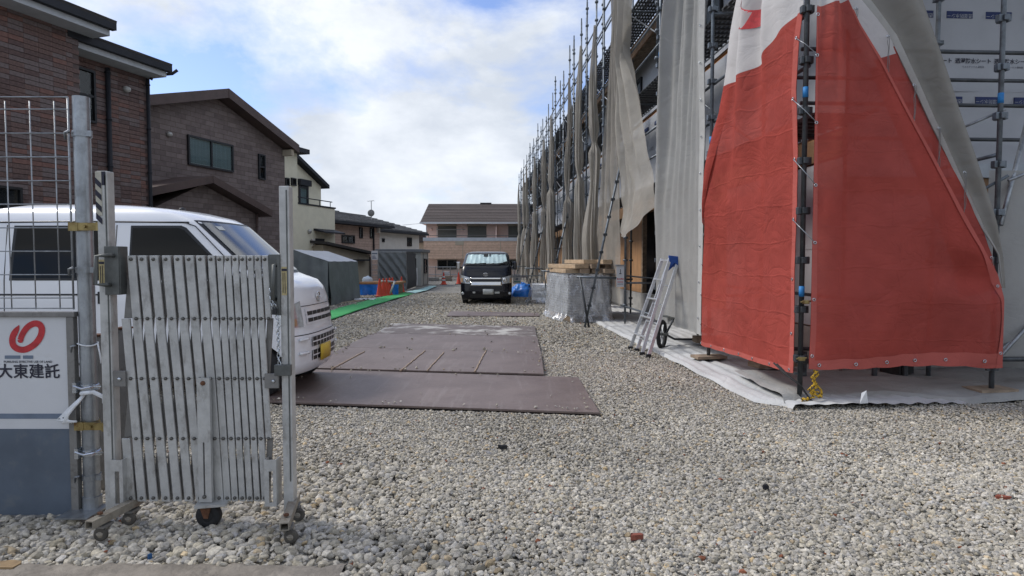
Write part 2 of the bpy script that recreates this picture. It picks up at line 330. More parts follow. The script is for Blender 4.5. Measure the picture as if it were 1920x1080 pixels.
t.links.new(vo.outputs['Color'], rp.inputs[0])
mrg = t.nodes.new('ShaderNodeMapRange'); mrg.inputs[1].default_value = 0; mrg.inputs[2].default_value = 0.02; mrg.inputs[3].default_value = 0.35
t.links.new(vd.outputs['Distance'], mrg.inputs[0])
mm = t.nodes.new('ShaderNodeMixRGB'); mm.blend_type = 'MULTIPLY'; mm.inputs[0].default_value = 1
t.links.new(rp.outputs[0], mm.inputs[1]); t.links.new(mrg.outputs[0], mm.inputs[2])
mm2 = t.nodes.new('ShaderNodeMixRGB'); mm2.blend_type = 'MULTIPLY'; mm2.inputs[0].default_value = 0.5
t.links.new(mm.outputs[0], mm2.inputs[1]); t.links.new(nb.outputs[0], mm2.inputs[2]); t.links.new(mm2.outputs[0], b.inputs['Base Color'])
bp = t.nodes.new('ShaderNodeBump'); bp.inputs['Strength'].default_value = 1.0; bp.inputs['Distance'].default_value = 0.03
t.links.new(vd.outputs['Distance'], bp.inputs['Height']); t.links.new(bp.outputs[0], b.inputs['Normal'])
mb = MB(); mb.add([(-700, -60, -0.003), (700, -60, -0.003), (700, 1200, -0.003), (-700, 1200, -0.003)], [(0, 1, 2, 3)])
go = mb.build('ground', gm); struct(go)

# ------------------------------------------------------------------ building frame (scaffold line)
BO = Vector((2.80, 6.18, 0)); BU = Vector((-0.0545, 1, 0)).normalized(); BR = Vector((BU.y, -BU.x, 0))
def B(s, t_, z): return BO + BU * s + BR * t_ + Vector((0, 0, z))
BAY = 2.46

# ------------------------------------------------------------------ steel road plates
def quad_plate(name, pxs, z, m, label, group='rusty steel road plates'):
    pts = [Vector(p) for p in pxs]
    mb = MB(); nu = 6
    c = [Vector((p.x, p.y, z - 0.022)) for p in pts] + [Vector((p.x, p.y, z)) for p in pts]
    mb.hexa(c)
    o = mb.build(name, m, None, bevel=0.004); tag(o, label, 'steel plate', group); return o, pts
def gp(px, py, z=0.04): return G(px, py, z)
PL = []
a, q = quad_plate('road_plate', [(-2.55, 6.17, 0), gp(1125, 773), gp(1084, 707), (-2.5, 7.95, 0)], 0.040, M['plate'], 'front rusty steel plate nearest the gate, sticking out furthest right'); PL.append(q)
plate_b, q = quad_plate('road_plate', [(-2.62, 8.02, 0), gp(1020, 702), gp(1015, 662), (-2.62, 9.90, 0)], 0.050, M['plate'], 'second rusty steel plate from the gate, with weld lines across it'); PL.append(q)
o, q = quad_plate('road_plate', [(-2.62, 9.94, 0), gp(1014.5, 661.5), gp(1007, 631.5), (-2.62, 11.86, 0)], 0.046, M['plate'], 'third rusty steel plate from the gate, behind the plate with weld lines'); PL.append(q)
o, q = quad_plate('road_plate', [(-2.55, 11.9, 0), gp(1006.5, 631), gp(1003, 612), (-2.60, 13.75, 0)], 0.044, M['plate_pale'], 'fourth steel plate, stained with pale cement'); PL.append(q)
o, q = quad_plate('road_plate', [gp(838, 592), gp(1012, 592), gp(1010, 586.5), (-1.65, 17.1, 0)], 0.040, M['plate'], 'farthest narrow strip of steel plate in front of the black van'); PL.append(q)
for (x0, y0, x1, y1) in ((622, 692, 684, 659), (751, 695, 797, 658), (801, 695, 832, 661), (890, 697, 911, 658)):
    p0, p1 = G(x0, y0, 0.054), G(x1, y1, 0.054)
    mb = MB(); n = 14; mb.path([p0.lerp(p1, i / n) + Vector((rnd.uniform(-.006, .006), 0, 0)) for i in range(n + 1)], 0.011, 6)
    mb.build('weld_line', M['weld'], plate_b, True)

# mats
def strip(name, left, right, z, m, label, th=0.012):
    n = len(left); mb = MB()
    def fn(u, v):
        k = min(int(v * (n - 1)), n - 2); w = v * (n - 1) - k
        a_ = Vector(left[k]).lerp(Vector(left[k + 1]), w); b_ = Vector(right[k]).lerp(Vector(right[k + 1]), w)
        p = a_.lerp(b_, u); p.z = z + 0.018 * nval(p.x * 1.3, p.y * 1.3, 4); return p
    mb.grid(fn, 6, 40)
    o = mb.build(name, m, None, True)
    sd = o.modifiers.new('thickness', 'SOLIDIFY'); sd.thickness = th
    tag(o, label, 'ground mat'); return o
gl = [G(590, 592, .03), G(640, 576, .03), G(700, 560, .03), G(757, 548.5, .03)]; gr_ = [G(590, 610, .03), G(640, 592, .03), G(700, 572, .03), G(776, 550.5, .03)]
strip('green_mat', gl, gr_, 0.035, M['green'], 'long bright green walkway mat beside the grey tarpaulin tent')
al = [G(760, 548, .03), G(785, 543, .03), G(806, 536, .03)]; ar = [G(779, 550, .03), G(800, 545, .03), G(819, 536.5, .03)]
strip('aqua_mat', al, ar, 0.045, M['aqua'], 'pale aqua mat in front of the grey site hut')

# white ground sheet below the scaffold
def gsheet(u, v):
    # v along the scaffold: from the front (end wall side) to far ; u from outer edge to building
    s = -0.25 + v * 13.5; tt = -0.42 + u * 1.9 - 0.18 * v
    if v < 0.02: tt = -0.2 + u * 1.7
    p = B(s, tt, 0.0); p.z = 0.055 + 0.02 * nval(p.x * 2, p.y * 2, 0) + 0.016 * math.sin(tt * 38 + 2 * nval(p.x, p.y * .6, 3)) * (0.5 + .5 * nval(p.x, p.y * .8, 9)) - (0.045 if u < 0.01 else 0)
    return p
mb = MB(); mb.grid(gsheet, 60, 90)
o = mb.build('ground_sheet', M['groundsheet'], None, True); tag(o, 'wrinkled white plastic sheet laid on the gravel along the left foot of the scaffold', 'ground sheet')
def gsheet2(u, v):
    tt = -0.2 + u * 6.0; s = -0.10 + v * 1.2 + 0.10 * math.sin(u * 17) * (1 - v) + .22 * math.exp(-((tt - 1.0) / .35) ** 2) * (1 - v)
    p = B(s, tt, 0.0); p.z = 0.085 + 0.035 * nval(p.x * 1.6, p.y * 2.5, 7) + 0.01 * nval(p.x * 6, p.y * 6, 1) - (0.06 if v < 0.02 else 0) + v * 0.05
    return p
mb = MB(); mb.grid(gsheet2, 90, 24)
o = mb.build('ground_sheet', M['shaded_sheet'], None, True); tag(o, 'wrinkled white plastic sheet under the right-hand red panel and end scaffold', 'ground sheet')

# low concrete kerb at the lower left edge of the picture
def kerb(u, v):
    x = -3.2 + u * 2.45; prof = [(2.5, -.01), (2.5, .03), (2.80, .035), (2.845, .022), (2.86, -.02)]
    k = min(int(v * 4), 3); w = v * 4 - k; y = prof[k][0] * (1 - w) + prof[k + 1][0] * w; z = prof[k][1] * (1 - w) + prof[k + 1][1] * w
    return Vector((x, y + .02 * nval(x * 5, y, 1) + .008 * nval(x * 25, y, 4), z + 0.014 * nval(x * 9, y * 9, 2) + .006 * nval(x * 40, y * 40, 5)))
mb = MB(); mb.grid(kerb, 200, 24); o = mb.build('kerb', M['rough_kerb'], None, True); struct(o)

# ------------------------------------------------------------------ gravel stones
def ico(sub):
    bm = bmesh.new(); bmesh.ops.create_icosphere(bm, subdivisions=sub, radius=1.0)
    v = np.array([p.co[:] for p in bm.verts]); f = np.array([[q.index for q in p.verts] for p in bm.faces]); bm.free(); return v, f
OCT = (np.array([(1, 0, 0), (-1, 0, 0), (0, 1, 0), (0, -1, 0), (0, 0, 1), (0, 0, -1)], float), np.array([(0, 2, 4), (2, 1, 4), (1, 3, 4), (3, 0, 4), (2, 0, 5), (1, 2, 5), (3, 1, 5), (0, 3, 5)]))
rs = np.random.RandomState(11)
def inpoly(x, y, poly, grow=0.0):
    c = sum(poly, Vector((0, 0, 0))) / len(poly); ok = np.ones(len(x), bool); n = len(poly)
    for i in range(n):
        a_, b_ = poly[i], poly[(i + 1) % n]; ex, ey = b_.x - a_.x, b_.y - a_.y; l_ = math.hypot(ex, ey)
        d = (ex * (y - a_.y) - ey * (x - a_.x)) / l_; dc = (ex * (c.y - a_.y) - ey * (c.x - a_.x))
        ok &= (d * np.sign(dc) > -grow)
    return ok
shA = [B(-.12, -.30, 0), B(13.2, -.52, 0), B(13.2, 2.2, 0), B(-.12, 2.2, 0)]
shB = [B(0.02, -.2, 0), B(.02, 5.8, 0), B(2, 5.8, 0), B(2, -.2, 0)]
greenp = [gl[0], gr_[0], gr_[-1], gl[-1]]
VS, FS, CS = [], [], []
base = 0
def lumps(x, y): return 0.022 * np.sin(x * 1.7 + 0.6 * np.sin(y * 1.3)) * np.sin(y * 1.1 + 1.0) + 0.01 * np.sin(x * 4.1 + y * 2.7)
def scatter(y0, y1, dens, geo, rlo, rhi, xl=0.86, side=0):
    global base
    area = xl * (y1 * y1 - y0 * y0); n = int(area * dens)
    y = np.sqrt(rs.uniform(y0 * y0, y1 * y1, n)); x = rs.uniform(-1, 1, n) * xl * y
    keep = np.ones(n, bool)
    for p in PL: keep &= ~inpoly(x, y, p, 0.012)
    keep &= ~inpoly(x, y, shA, -0.02); keep &= ~inpoly(x, y, shB, -0.02); keep &= ~inpoly(x, y, greenp, 0.0)
    keep &= ~((x < -0.75) & (y < 2.83))
    split = -0.55 + 0.5 * (3.3 - y) + 0.25 * np.sin(y * 5) + rs.normal(0, .12, n)
    if side < 0: keep &= x < split
    if side > 0: keep &= x >= split
    # a few stones kicked onto the plates, mostly near their edges
    spill = np.zeros(n, bool)
    for p in PL:
        ins = inpoly(x, y, p, -0.01); spill |= ins & ((rs.rand(n) < .0004) | (~inpoly(x, y, p, -0.14) & (rs.rand(n) < .02)))
    spill &= ~keep; keep |= spill
    x, y, spill = x[keep], y[keep], spill[keep]; n = len(x)
    r = rlo + (rhi - rlo) * rs.beta(1.3, 3.6, n); 
    v0, f0 = geo; nvv = len(v0)
    # a dozen lumpy variants
    K = 14; var = np.empty((K, nvv, 3))
    for k in range(K):
        d = rs.normal(size=(8, 3)); d /= np.linalg.norm(d, axis=1)[:, None]
        s = np.ones(nvv)
        for q in d: s = np.minimum(s, (0.62 + 0.26 * rs.rand()) / np.maximum(v0 @ q, 0.25))   # planar cuts: broken faces
        var[k] = v0 * s[:, None] * (1 + rs.normal(0, 0.035, nvv))[:, None]
    idx = rs.randint(0, K, n)
    sc = np.stack([r * rs.uniform(.95, 1.5, n), r * rs.uniform(.8, 1.15, n), r * rs.uniform(.55, .95, n)], 1)
    a1 = rs.uniform(0, 2 * np.pi, n); a2 = rs.normal(0, .38, n); a3 = rs.normal(0, .38, n)
    ca, sa = np.cos(a1), np.sin(a1); cb, sb = np.cos(a2), np.sin(a2); cc, sc_ = np.cos(a3), np.sin(a3)
    Z = np.zeros(n); O = np.ones(n)
    Rz = np.stack([np.stack([ca, -sa, Z], 1), np.stack([sa, ca, Z], 1), np.stack([Z, Z, O], 1)], 1)
    Rx = np.stack([np.stack([O, Z, Z], 1), np.stack([Z, cb, -sb], 1), np.stack([Z, sb, cb], 1)], 1)
    Ry = np.stack([np.stack([cc, Z, sc_], 1), np.stack([Z, O, Z], 1), np.stack([-sc_, Z, cc], 1)], 1)
    Rm = Rz @ Rx @ Ry
    V = np.einsum('nij,nvj->nvi', Rm, var[idx] * sc[:, None, :])
    near = np.zeros(n, bool)
    for p in PL: near |= inpoly(x, y, p, 0.05)
    z = np.maximum(lumps(x, y), -.004) * 0.7 + rs.uniform(-.006, .006, n) + r * 0.18; z[near] = np.minimum(z[near], 0.008); z[spill] = .048 + r[spill] * .5
    V += np.stack([x, y, z], 1)[:, None, :]
    VS.append(V.reshape(-1, 3)); F_ = f0[None] + (np.arange(n) * nvv)[:, None, None] + base; FS.append(F_.reshape(-1, 3)); base += n * nvv
    g = np.clip(rs.normal(0.395, 0.075, n), .17, .62); warm = rs.normal(0.004, .011, n)
    col = np.stack([g * 1.06 + warm, g * 0.985 + warm * .4, g * 0.85 - warm], 1)
    k = rs.rand(n); dk = k < .03; col[dk] *= 0.5; rd = (k > .055) & (k < .058); col[rd] = np.array([.24, .095, .055]) * rs.uniform(.7, 1.2, (rd.sum(), 1))
    tn = (k > .08) & (k < .12); col[tn] *= np.array([1.08, .93, .72]); bl = (k > .12) & (k < .19); col[bl] *= np.array([.74, .76, .79])
    # drifts of finer, browner material
    dr = 0.90 + 0.10 * np.sin(x * 1.9 + np.sin(y * 1.4) * 1.5) * np.sin(y * 0.9 + x * .4); col *= dr[:, None]
    CS.append(np.repeat(np.concatenate([np.clip(col, .01, 1), np.ones((n, 1))], 1), nvv, 0))
I1, I2 = ico(1), ico(2)
scatter(2.62, 4.3, 2100, I2, 0.008, 0.037, side=-1)
scatter(2.62, 4.3, 6200, I1, 0.0055, 0.026, side=1)
scatter(4.3, 5.3, 4200, I1, 0.006, 0.023)
scatter(5.3, 6.6, 3600, OCT, 0.008, 0.024)
scatter(6.6, 9.5, 1900, OCT, 0.010, 0.026, .80)
scatter(9.5, 16.0, 560, OCT, 0.018, 0.042, .55)
scatter(16.0, 27.0, 160, OCT, 0.025, 0.055, .42)
V = np.concatenate(VS); Fc = np.concatenate(FS); Cc = np.concatenate(CS)
me = bpy.data.meshes.new('gravel')
me.vertices.add(len(V)); me.vertices.foreach_set('co', V.astype(np.float32).ravel())
me.loops.add(Fc.size); me.loops.foreach_set('vertex_index', Fc.astype(np.int32).ravel())
me.polygons.add(len(Fc)); me.polygons.foreach_set('loop_start', np.arange(0, Fc.size, 3, dtype=np.int32))
me.update(calc_edges=True)
at = me.color_attributes.new('stone_colour', 'FLOAT_COLOR', 'POINT'); at.data.foreach_set('color', Cc.astype(np.float32).ravel())
sm = bpy.data.materials.new('crushed_stone'); sm.use_nodes = True; t = sm.node_tree; b = t.nodes['Principled BSDF']
b.inputs['Roughness'].default_value = 0.92; b.inputs['Specular IOR Level'].default_value = 0.15
an = t.nodes.new('ShaderNodeAttribute'); an.attribute_name = 'stone_colour'; n1 = t.nodes.new('ShaderNodeTexNoise'); n1.inputs['Scale'].default_value = 70; n1.inputs['Detail'].default_value = 5
tcn = t.nodes.new('ShaderNodeTexCoord'); t.links.new(tcn.outputs['Object'], n1.inputs['Vector'])
mr = t.nodes.new('ShaderNodeMapRange'); mr.inputs[1].default_value = .3; mr.inputs[2].default_value = .7; mr.inputs[3].default_value = .72; mr.inputs[4].default_value = 1.25; t.links.new(n1.outputs[0], mr.inputs[0])
mx = t.nodes.new('ShaderNodeMixRGB'); mx.blend_type = 'MULTIPLY'; mx.inputs[0].default_value = 1; t.links.new(an.outputs['Color'], mx.inputs[1]); t.links.new(mr.outputs[0], mx.inputs[2]); t.links.new(mx.outputs[0], b.inputs['Base Color'])
bp = t.nodes.new('ShaderNodeBump'); bp.inputs['Strength'].default_value = .5; bp.inputs['Distance'].default_value = .004; t.links.new(n1.outputs[0], bp.inputs['Height']); t.links.new(bp.outputs[0], b.inputs['Normal'])
me.materials.append(sm)
me.polygons.foreach_set('use_smooth', np.zeros(len(Fc), bool))
o = bpy.data.objects.new('gravel', me); COL.objects.link(o); tag(o, 'crushed grey stone gravel covering the yard', 'gravel'); o['kind'] = 'stuff'
print('gravel tris', len(Fc))
# ------------------------------------------------------------------ building under construction
WL = Wall(B(0, 1.15, 0), BU, -BR)          # long side facing the yard (l = s)
WE = Wall(B(1.25, 1.15, 0), BR, -BU)       # end wall facing the camera (l = t - 1.15)
LEN = 43.0
bld = thing('apartment_under_construction', 'long building under construction wrapped in white sheeting behind the scaffold', 'building', B(1.25, 1.15, 0))
mb = MB(); mb.wbox(WL, 1.25, LEN, -.1, 0.55, -.16, 0.03); mb.wbox(WE, 0.002, 9, -.1, .55, -.16, .03); mb.build('foundation', M['concrete'], bld)
# inner dark body behind the cladding so openings have depth
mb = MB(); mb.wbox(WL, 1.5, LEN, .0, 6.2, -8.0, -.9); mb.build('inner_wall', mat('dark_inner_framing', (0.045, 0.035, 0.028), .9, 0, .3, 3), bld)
# house wrap courses, one part each
def courses(W, l0, l1, zs, name='wrap_sheet'):
    for i in range(len(zs) - 1):
        mb = MB(); z0, z1 = zs[i], zs[i + 1]
        def fn(u, v):
            l = l0 + u * (l1 - l0); z = z0 - (.06 if i else 0) + v * (z1 - z0 + (.06 if i else 0))
            return W.pt(l, z, 0.026 + 0.007 * (i % 2) + .012 * nval(l * 1.6, z * 2.2, i))
        mb.grid(fn, max(8, int((l1 - l0) * 4)), 5); mb.build(name, M['wrap'], bld, True)
courses(WL, 1.25, 4.7, [.57, 1.6, 2.6])
courses(WL, 1.25, LEN, [2.95, 3.95, 4.9]); courses(WL, 1.25, LEN, [5.0, 5.75, 6.4])
mb = MB(); mb.wbox(WL, 1.25, LEN, 2.9, 4.94, -.16, 0); mb.wbox(WL, 1.25, LEN, 4.98, 6.45, -.16, 0); mb.build('sheathing', M['plywood'], bld)
mb = MB(); mb.wbox(WL, 1.25, LEN, 2.62, 2.898, -.13, .05); mb.build('floor_beam', M['darkwood'], bld)
# ground floor: plywood panels and openings
s = 1.3; k = 0
while s < LEN - 2:
    w = 1.25 if k % 3 else 1.75
    if k % 3 != 2 or s < 9:
        mb = MB(); mb.wbox(WL, s, s + w - .012, .56, 2.2 if k % 3 == 1 else 2.61, -.05, .01 + .004 * (k % 2)); mb.build('plywood_panel', M['plywood'], bld)
    mb = MB(); mb.wbox(WL, s + w, s + w + .105, .56, 2.61, -.10, .008); mb.build('stud', M['timber_old'], bld)
    s += w + .11; k += 1
# windows of the upper floor
for s in np.arange(5.0, LEN - 3, 5.4):
    w_ = MB(); W_ = WL; a0, a1, z0, z1 = s, s + 1.7, 5.15, 6.1
    for q in ((a0, a1, z0, z0 + .06), (a0, a1, z1 - .06, z1), (a0, a0 + .06, z0 + .061, z1 - .061), (a1 - .06, a1, z0 + .061, z1 - .061), (.5 * (a0 + a1) - .03, .5 * (a0 + a1) + .03, z0 + .061, z1 - .061)): w_.wbox(W_, *q, 0.0, .09)
    wo = w_.build('window', M['black'], bld)
    for q in (0, 1):
        g_ = MB(); h_ = (a1 - a0) / 2; g_.wbox(W_, a0 + .061 + q * (h_ - .03), a0 + h_ - .031 + q * (h_ - .03), z0 + .061, z1 - .061, .03, .045); g_.build('pane', M['pane'], wo)
# end wall, wrap with printing
mb = MB(); mb.wbox(WE, 0, 9, .56, 7.2, -.16, 0); mb.build('end_sheathing', M['plywood'], bld)
row_z = [0.56, 1.42, 2.42, 3.42, 4.42, 5.42, 6.42, 7.2]
ZB = WE.uv(1840, 265)[1]
courses(WE, 0, 9, row_z)
mb = MB(); mb.wbox(WE, .0, 9, 2.36, 2.52, .03, .10); mb.build('ledger_band', M['toe'], bld); 
mb = MB(); mb.wbox(WE, .0, 9, 2.18, 2.355, .03, .06); mb.build('floor_beam', M['darkwood'], bld)
# printed labels: navy boxes with inverted lettering and black product text, two rows in view
def label(l, z, kind):
    if kind == 0:
        mb = MB(); mb.wbox(WE, l - .155, l + .155, z - .04, z + .04, .0, .040); o_ = mb.build('printed_label', M['navy'], bld)
        text_mb('透湿防水シート', .052, WE, l - .03, z - .012, .0425, flip=True).build('lettering', M['wrap'], o_)
    else:
        text_mb('透湿防水シート', .063, WE, l, z, .040, bold=.0012).build('lettering', M['ink'], bld)
        text_mb('ウォルテックス 建材用', .026, WE, l, z - .065, .040).build('lettering', M['ink'], bld)
l1, zA = WE.uv(1795, 30); l2, _ = WE.uv(1868, 32); _, zT = WE.uv(1824, 117); _, zC = WE.uv(1852, 190); _, zD = WE.uv(1862, 350); step = l2 - l1
for i in range(-1, 4):
    label(l1 + i * step, zA, 0); label(l1 + .38 * step + i * step, zT, 1); label(l1 + .8 * step + i * step, zC, 0); label(l1 + .9 * step + i * step, zD, 0); label(l1 + .4 * step + i * step, zD - .5, 1)
for s in (9.0, 10.0, 11.1, 13.2, 14.4, 16.0, 17.6, 19.0, 21.0):
    mb = MB(); mb.wbox(WL, s - .2, s + .2, 4.62, 4.70, .012, .05); mb.build('printed_label', M['navy'], bld)
    text_mb('透湿防水シート', .09, WL, s + .6, 4.1, .045).build('lettering', M['ink'], bld)
for s in np.arange(7, 30, 4.9):      # round vent sleeves
    mb = MB(); mb.tube(WL.pt(s, 3.9, 0), WL.pt(s, 3.9, .22), .055, 12); mb.build('vent_sleeve', M['toe'], bld, True)
# eaves, rafters, fascia and roof
mb = MB()
mb.add([B(0.9, .62, 6.42), B(LEN, .62, 6.42), B(LEN, 5.6, 8.4), B(0.9, 5.6, 8.4), B(0.9, .62, 6.52), B(LEN, .62, 6.52), B(LEN, 5.6, 8.5), B(.9, 5.6, 8.5)], [(3, 2, 1, 0), (4, 5, 6, 7), (0, 1, 5, 4), (1, 2, 6, 5), (2, 3, 7, 6), (3, 0, 4, 7)]); mb.build('roof', M['steel_grey'], bld)
mb = MB(); mb.b2 if 0 else None
mb.hexa([B(.9, .58, 6.22), B(LEN, .58, 6.22), B(LEN, .617, 6.22), B(.9, .617, 6.22), B(.9, .58, 6.5), B(LEN, .58, 6.5), B(LEN, .617, 6.5), B(.9, .617, 6.5)]); mb.build('fascia', M['darkwood'], bld)
first = None
for s in np.arange(1.0, LEN, .455):
    if first is None:
        mb = MB(); mb.hexa([B(s, .62, 6.30), B(s + .045, .62, 6.30), B(s + .045, 1.30, 6.56), B(s, 1.30, 6.56), B(s, .62, 6.40), B(s + .045, .62, 6.40), B(s + .045, 1.30, 6.67), B(s, 1.30, 6.67)])
        first = mb.build('rafter', M['timber_old'], bld); s_first = s
    else:
        c = first.copy(); COL.objects.link(c); c.parent = bld; c.location = BU * (s - s_first)

# ------------------------------------------------------------------ scaffold
scf = thing('scaffold', 'long grey tubular steel scaffold standing along the building under construction', 'scaffold', BO)
LEV = [0.42, 1.0, 2.85, 4.75, 6.65]          # ledger levels ; decks on the last three
def pole(p, h, r=.0243, m='pole', ring=True, name='pole', near=False, z0=.1):
    p = Vector(p); mb = MB(); mb.tube(p + Vector((0, 0, z0)), p + Vector((0, 0, h)), r, 12 if near else 8)
    mb.tube(p + Vector((0, 0, h)), p + Vector((0, 0, h + .12)), r * .78, 8)
    zs = np.arange(max(.45, z0 + .1), h - .05, .475)
    if not near:
        for z in zs: mb.box(p + Vector((0, 0, z)), (.085, .085, .045)); mb.lathe(p + Vector((0, 0, z - .17)), [(r, 0), (r * 1.25, .01), (r * 1.25, .06), (r, .07)], 8) if int(z * 2) % 4 == 1 else None
    o = mb.build(name, M[m], scf, True)
    for poly in o.data.polygons: poly.use_smooth = len(poly.vertices) == 4 and poly.area > .003
    if near:
        for z in zs:
            c_ = MB(); c_.box(p + Vector((.043, 0, z)), (.035, .06, .07)); c_.box(p + Vector((-.043, 0, z)), (.035, .06, .07)); c_.box(p + Vector((0, .043, z)), (.06, .035, .07)); c_.box(p + Vector((0, -.040, z)), (.05, .03, .06)); c_.build('coupler', M[m], o, bevel=.006)
        for z in (1.1, 3.0, 4.9):
            c_ = MB(); c_.tube(p + Vector((0, 0, z - .05)), p + Vector((0, 0, z + .05)), r + .0025, 12); c_.build('blue_band', M['bluetape'], o, True)
    if z0 > 1: return o
    c_ = MB(); c_.tube(p + Vector((0, 0, .035)), p + Vector((0, 0, .42)), .017, 8); c_.box(p + Vector((0, 0, .04)), (.14, .14, .012)); c_.box(p + Vector((0, 0, .30)), (.12, .02, .02)); c_.build('base_jack', M['pole_dark'], o)
    return o
def bar(p, q, r=.0213, m='pole', name='rail'):
    mb = MB(); mb.tube(p, q, r, 8); o = mb.build(name, M[m], scf, True); return o
NB = 17
tops = [9.4, 9.2, 9.1, 9.1, 9.0, 8.7, 8.5, 8.1, 8.6, 8.1, 8.0, 8.3, 8.0, 8.2, 7.9, 8.0, 7.8, 7.7]
for k in range(NB + 1):
    sk = k * BAY
    pole(B(sk, 0, 0), tops[k], near=k < 3, m='pole_dark' if k == 0 else 'pole')
    if k: pole(B(sk + .02, .72, 0), tops[k] - (.9 if k % 2 else .3), near=False, m='pole_dark' if k < 4 and k else 'pole')
    for z in LEV[1:]:
        if k: bar(B(sk, .0, z - .08), B(sk, .72, z - .08), .02, name='transom')
for k in range(NB):
    s0, s1 = k * BAY, (k + 1) * BAY
    for z in (.42, 1.0, 3.25, 3.75, 5.15, 5.65, 7.05, 7.55):
        if z > tops[k + 1] - .2: continue
        if k == 0 and z < 3: continue
        if .6 < z < 1.2 and k in (2, 3, 4): continue
        bar(B(s0, .03 if z > 2 else 0.0, z), B(s1, .03 if z > 2 else 0, z), .0195)
    for z in (1.0, 2.85, 4.75, 6.65):
        bar(B(s0, .72, z), B(s1, .72, z), .0195, 'pole_dark' if z < 6 else 'pole')
    # diagonal braces (pale thin tubes) alternate direction
    for j, z in enumerate((2.85, 4.75)):
        if k == 0: continue
        a_, b_ = (s0 + .1, s1 - .1) if (k + j) % 2 else (s1 - .1, s0 + .1)
        bar(B(a_, .70, z + .1), B(b_, .05, z + 1.7), .0135, 'galv', 'brace')
    # decks with side rails and toe boards at three levels
    for j, z in enumerate(LEV[2:]):
        d_ = MB(); 
        for q in range(9): d_.hexa([B(s0 + .03, .10 + q * .061, z - .05), B(s1 - .03, .10 + q * .061, z - .05), B(s1 - .03, .145 + q * .061, z - .05), B(s0 + .03, .145 + q * .061, z - .05), B(s0 + .03, .10 + q * .061, z - .032), B(s1 - .03, .10 + q * .061, z - .032), B(s1 - .03, .145 + q * .061, z - .032), B(s0 + .03, .145 + q * .061, z - .032)])
        n_ = 14
        for q in range(n_): s_ = s0 + .06 + (BAY - .15) * q / (n_ - 1); d_.hexa([B(s_, .10, z - .075), B(s_ + .03, .10, z - .075), B(s_ + .03, .64, z - .075), B(s_, .64, z - .075), B(s_, .10, z - .0505), B(s_ + .03, .10, z - .0505), B(s_ + .03, .64, z - .0505), B(s_, .64, z - .0505)])
        d_.build('deck', M['deck'], scf)
        if j < 2 and k > 0:
            t_ = MB(); t_.hexa([B(s0 + .02, .655, z - .06), B(s1 - .02, .655, z - .06), B(s1 - .02, .675, z - .06), B(s0 + .02, .675, z - .06), B(s0 + .02, .655, z + .16), B(s1 - .02, .655, z + .16), B(s1 - .02, .675, z + .16), B(s0 + .02, .675, z + .16)]); t_.build('toe_board', M['toe'], scf)
        if j == 2 and k < 12:
            t_ = MB()
            for q in range(2): t_.hexa([B(s0 + .02, .0 + .66 * q, z + .45), B(s1 - .02, .0 + .66 * q, z + .45), B(s1 - .02, .02 + .66 * q, z + .45), B(s0 + .02, .02 + .66 * q, z + .45), B(s0 + .02, .0 + .66 * q, z + .5), B(s1 - .02, .0 + .66 * q, z + .5), B(s1 - .02, .02 + .66 * q, z + .5), B(s0 + .02, .02 + .66 * q, z + .5)])
            t_.build('guard_rail', M['pole'], scf)
# extra uprights above the eaves
for k in range(2, NB):
    if k % 3: pole(B((k + .5) * BAY, .72, 0), tops[k] - rnd.uniform(.2, 1.0), z0=5.0)
for k in range(3, NB): pole(B((k + .5) * BAY, .04, 0), tops[k] + rnd.uniform(-.5, .1), z0=4.8)
for k in range(2, 15): pole(B(k * BAY + .32, .04, 0), tops[k] - rnd.uniform(.0, .5), z0=4.85)
# raking outriggers on the yard side
for k, zt in ((3, 3.7), (6, 3.4), (9, 3.6), (13, 3.6)):
    s_ = k * BAY; foot = B(s_ - .35, -.92, .02); bar(foot, B(s_ - .02, -.06, zt), .0243, 'pole', 'raking_strut')
    for w in np.linspace(.12, .92, 9):
        q = foot.lerp(B(s_ - .02, -.06, zt), w); mb = MB(); mb.box(q, (.08, .08, .05)); mb.build('coupler', M['pole_dark'], scf)
    bar(B(s_ - .12, -1.05, 1.05), B(s_, 0, 1.02), .0243); bar(B(s_ - .2, -1.0, 1.05), B(s_ - .45, -.85, .03), .022, 'pole_dark', 'raking_strut')
# end bay (toward the camera) : outer line at s=.0, inner at s=.75
T1 = 2.04
for i_, (s_, t_, h, nr, m_) in enumerate(((.11, T1, 9.2, True, 'pole'), (.85, T1 - .12, 9, False, 'pole'), (.0, T1 * 2, 9, False, 'pole'), (.85, T1 * 2, 9, False, 'pole'))):
    pole(B(s_, t_, 0), h, near=nr, m=m_)
W0 = Wall(B(.11, 0, 0), BR, -BU); Wi = Wall(B(.80, 0, 0), BR, -BU)
for (py, W_, r_) in ((97, W0, .021), (150, Wi, .021), (197, W0, .019), (261, Wi, .021)):
    z = W_.uv(1850, py)[1]; bar(W_.pt(.02, z, -.02), W_.pt(T1 * 2.2, z, -.02), r_, 'pole_dark')
for z in (.40, 4.75, 5.2, 5.7): bar(W0.pt(.02, z, -.02), W0.pt(T1 * 2.2, z, -.02), .0243, 'pole_dark')
bar(B(.85, .05, .42), B(.85, 2.0, .42), .022, 'pole_dark'); bar(B(.11, T1, .42), B(1.0, T1 + 1.6, 1.0), .018, 'galv', 'brace')
bar(B(.11, T1, 2.45), B(.85, T1 - .1, 2.40), .02, 'pole', 'transom')
q0 = W0.uv(1885, 330); bar(W0.pt(q0[0], q0[1], .04), W0.pt(q0[0] - .45, q0[1] - .45, -.6), .016, 'pole', 'brace'); bar(W0.pt(q0[0], q0[1] - .05, .04), W0.pt(q0[0] + .4, q0[1] + .12, .1), .016, 'galv', 'brace')
q0 = W0.uv(1885, 205); bar(W0.pt(q0[0], q0[1], .0), W0.pt(q0[0] - .42, q0[1] - .25, -.6), .014, 'galv', 'brace')
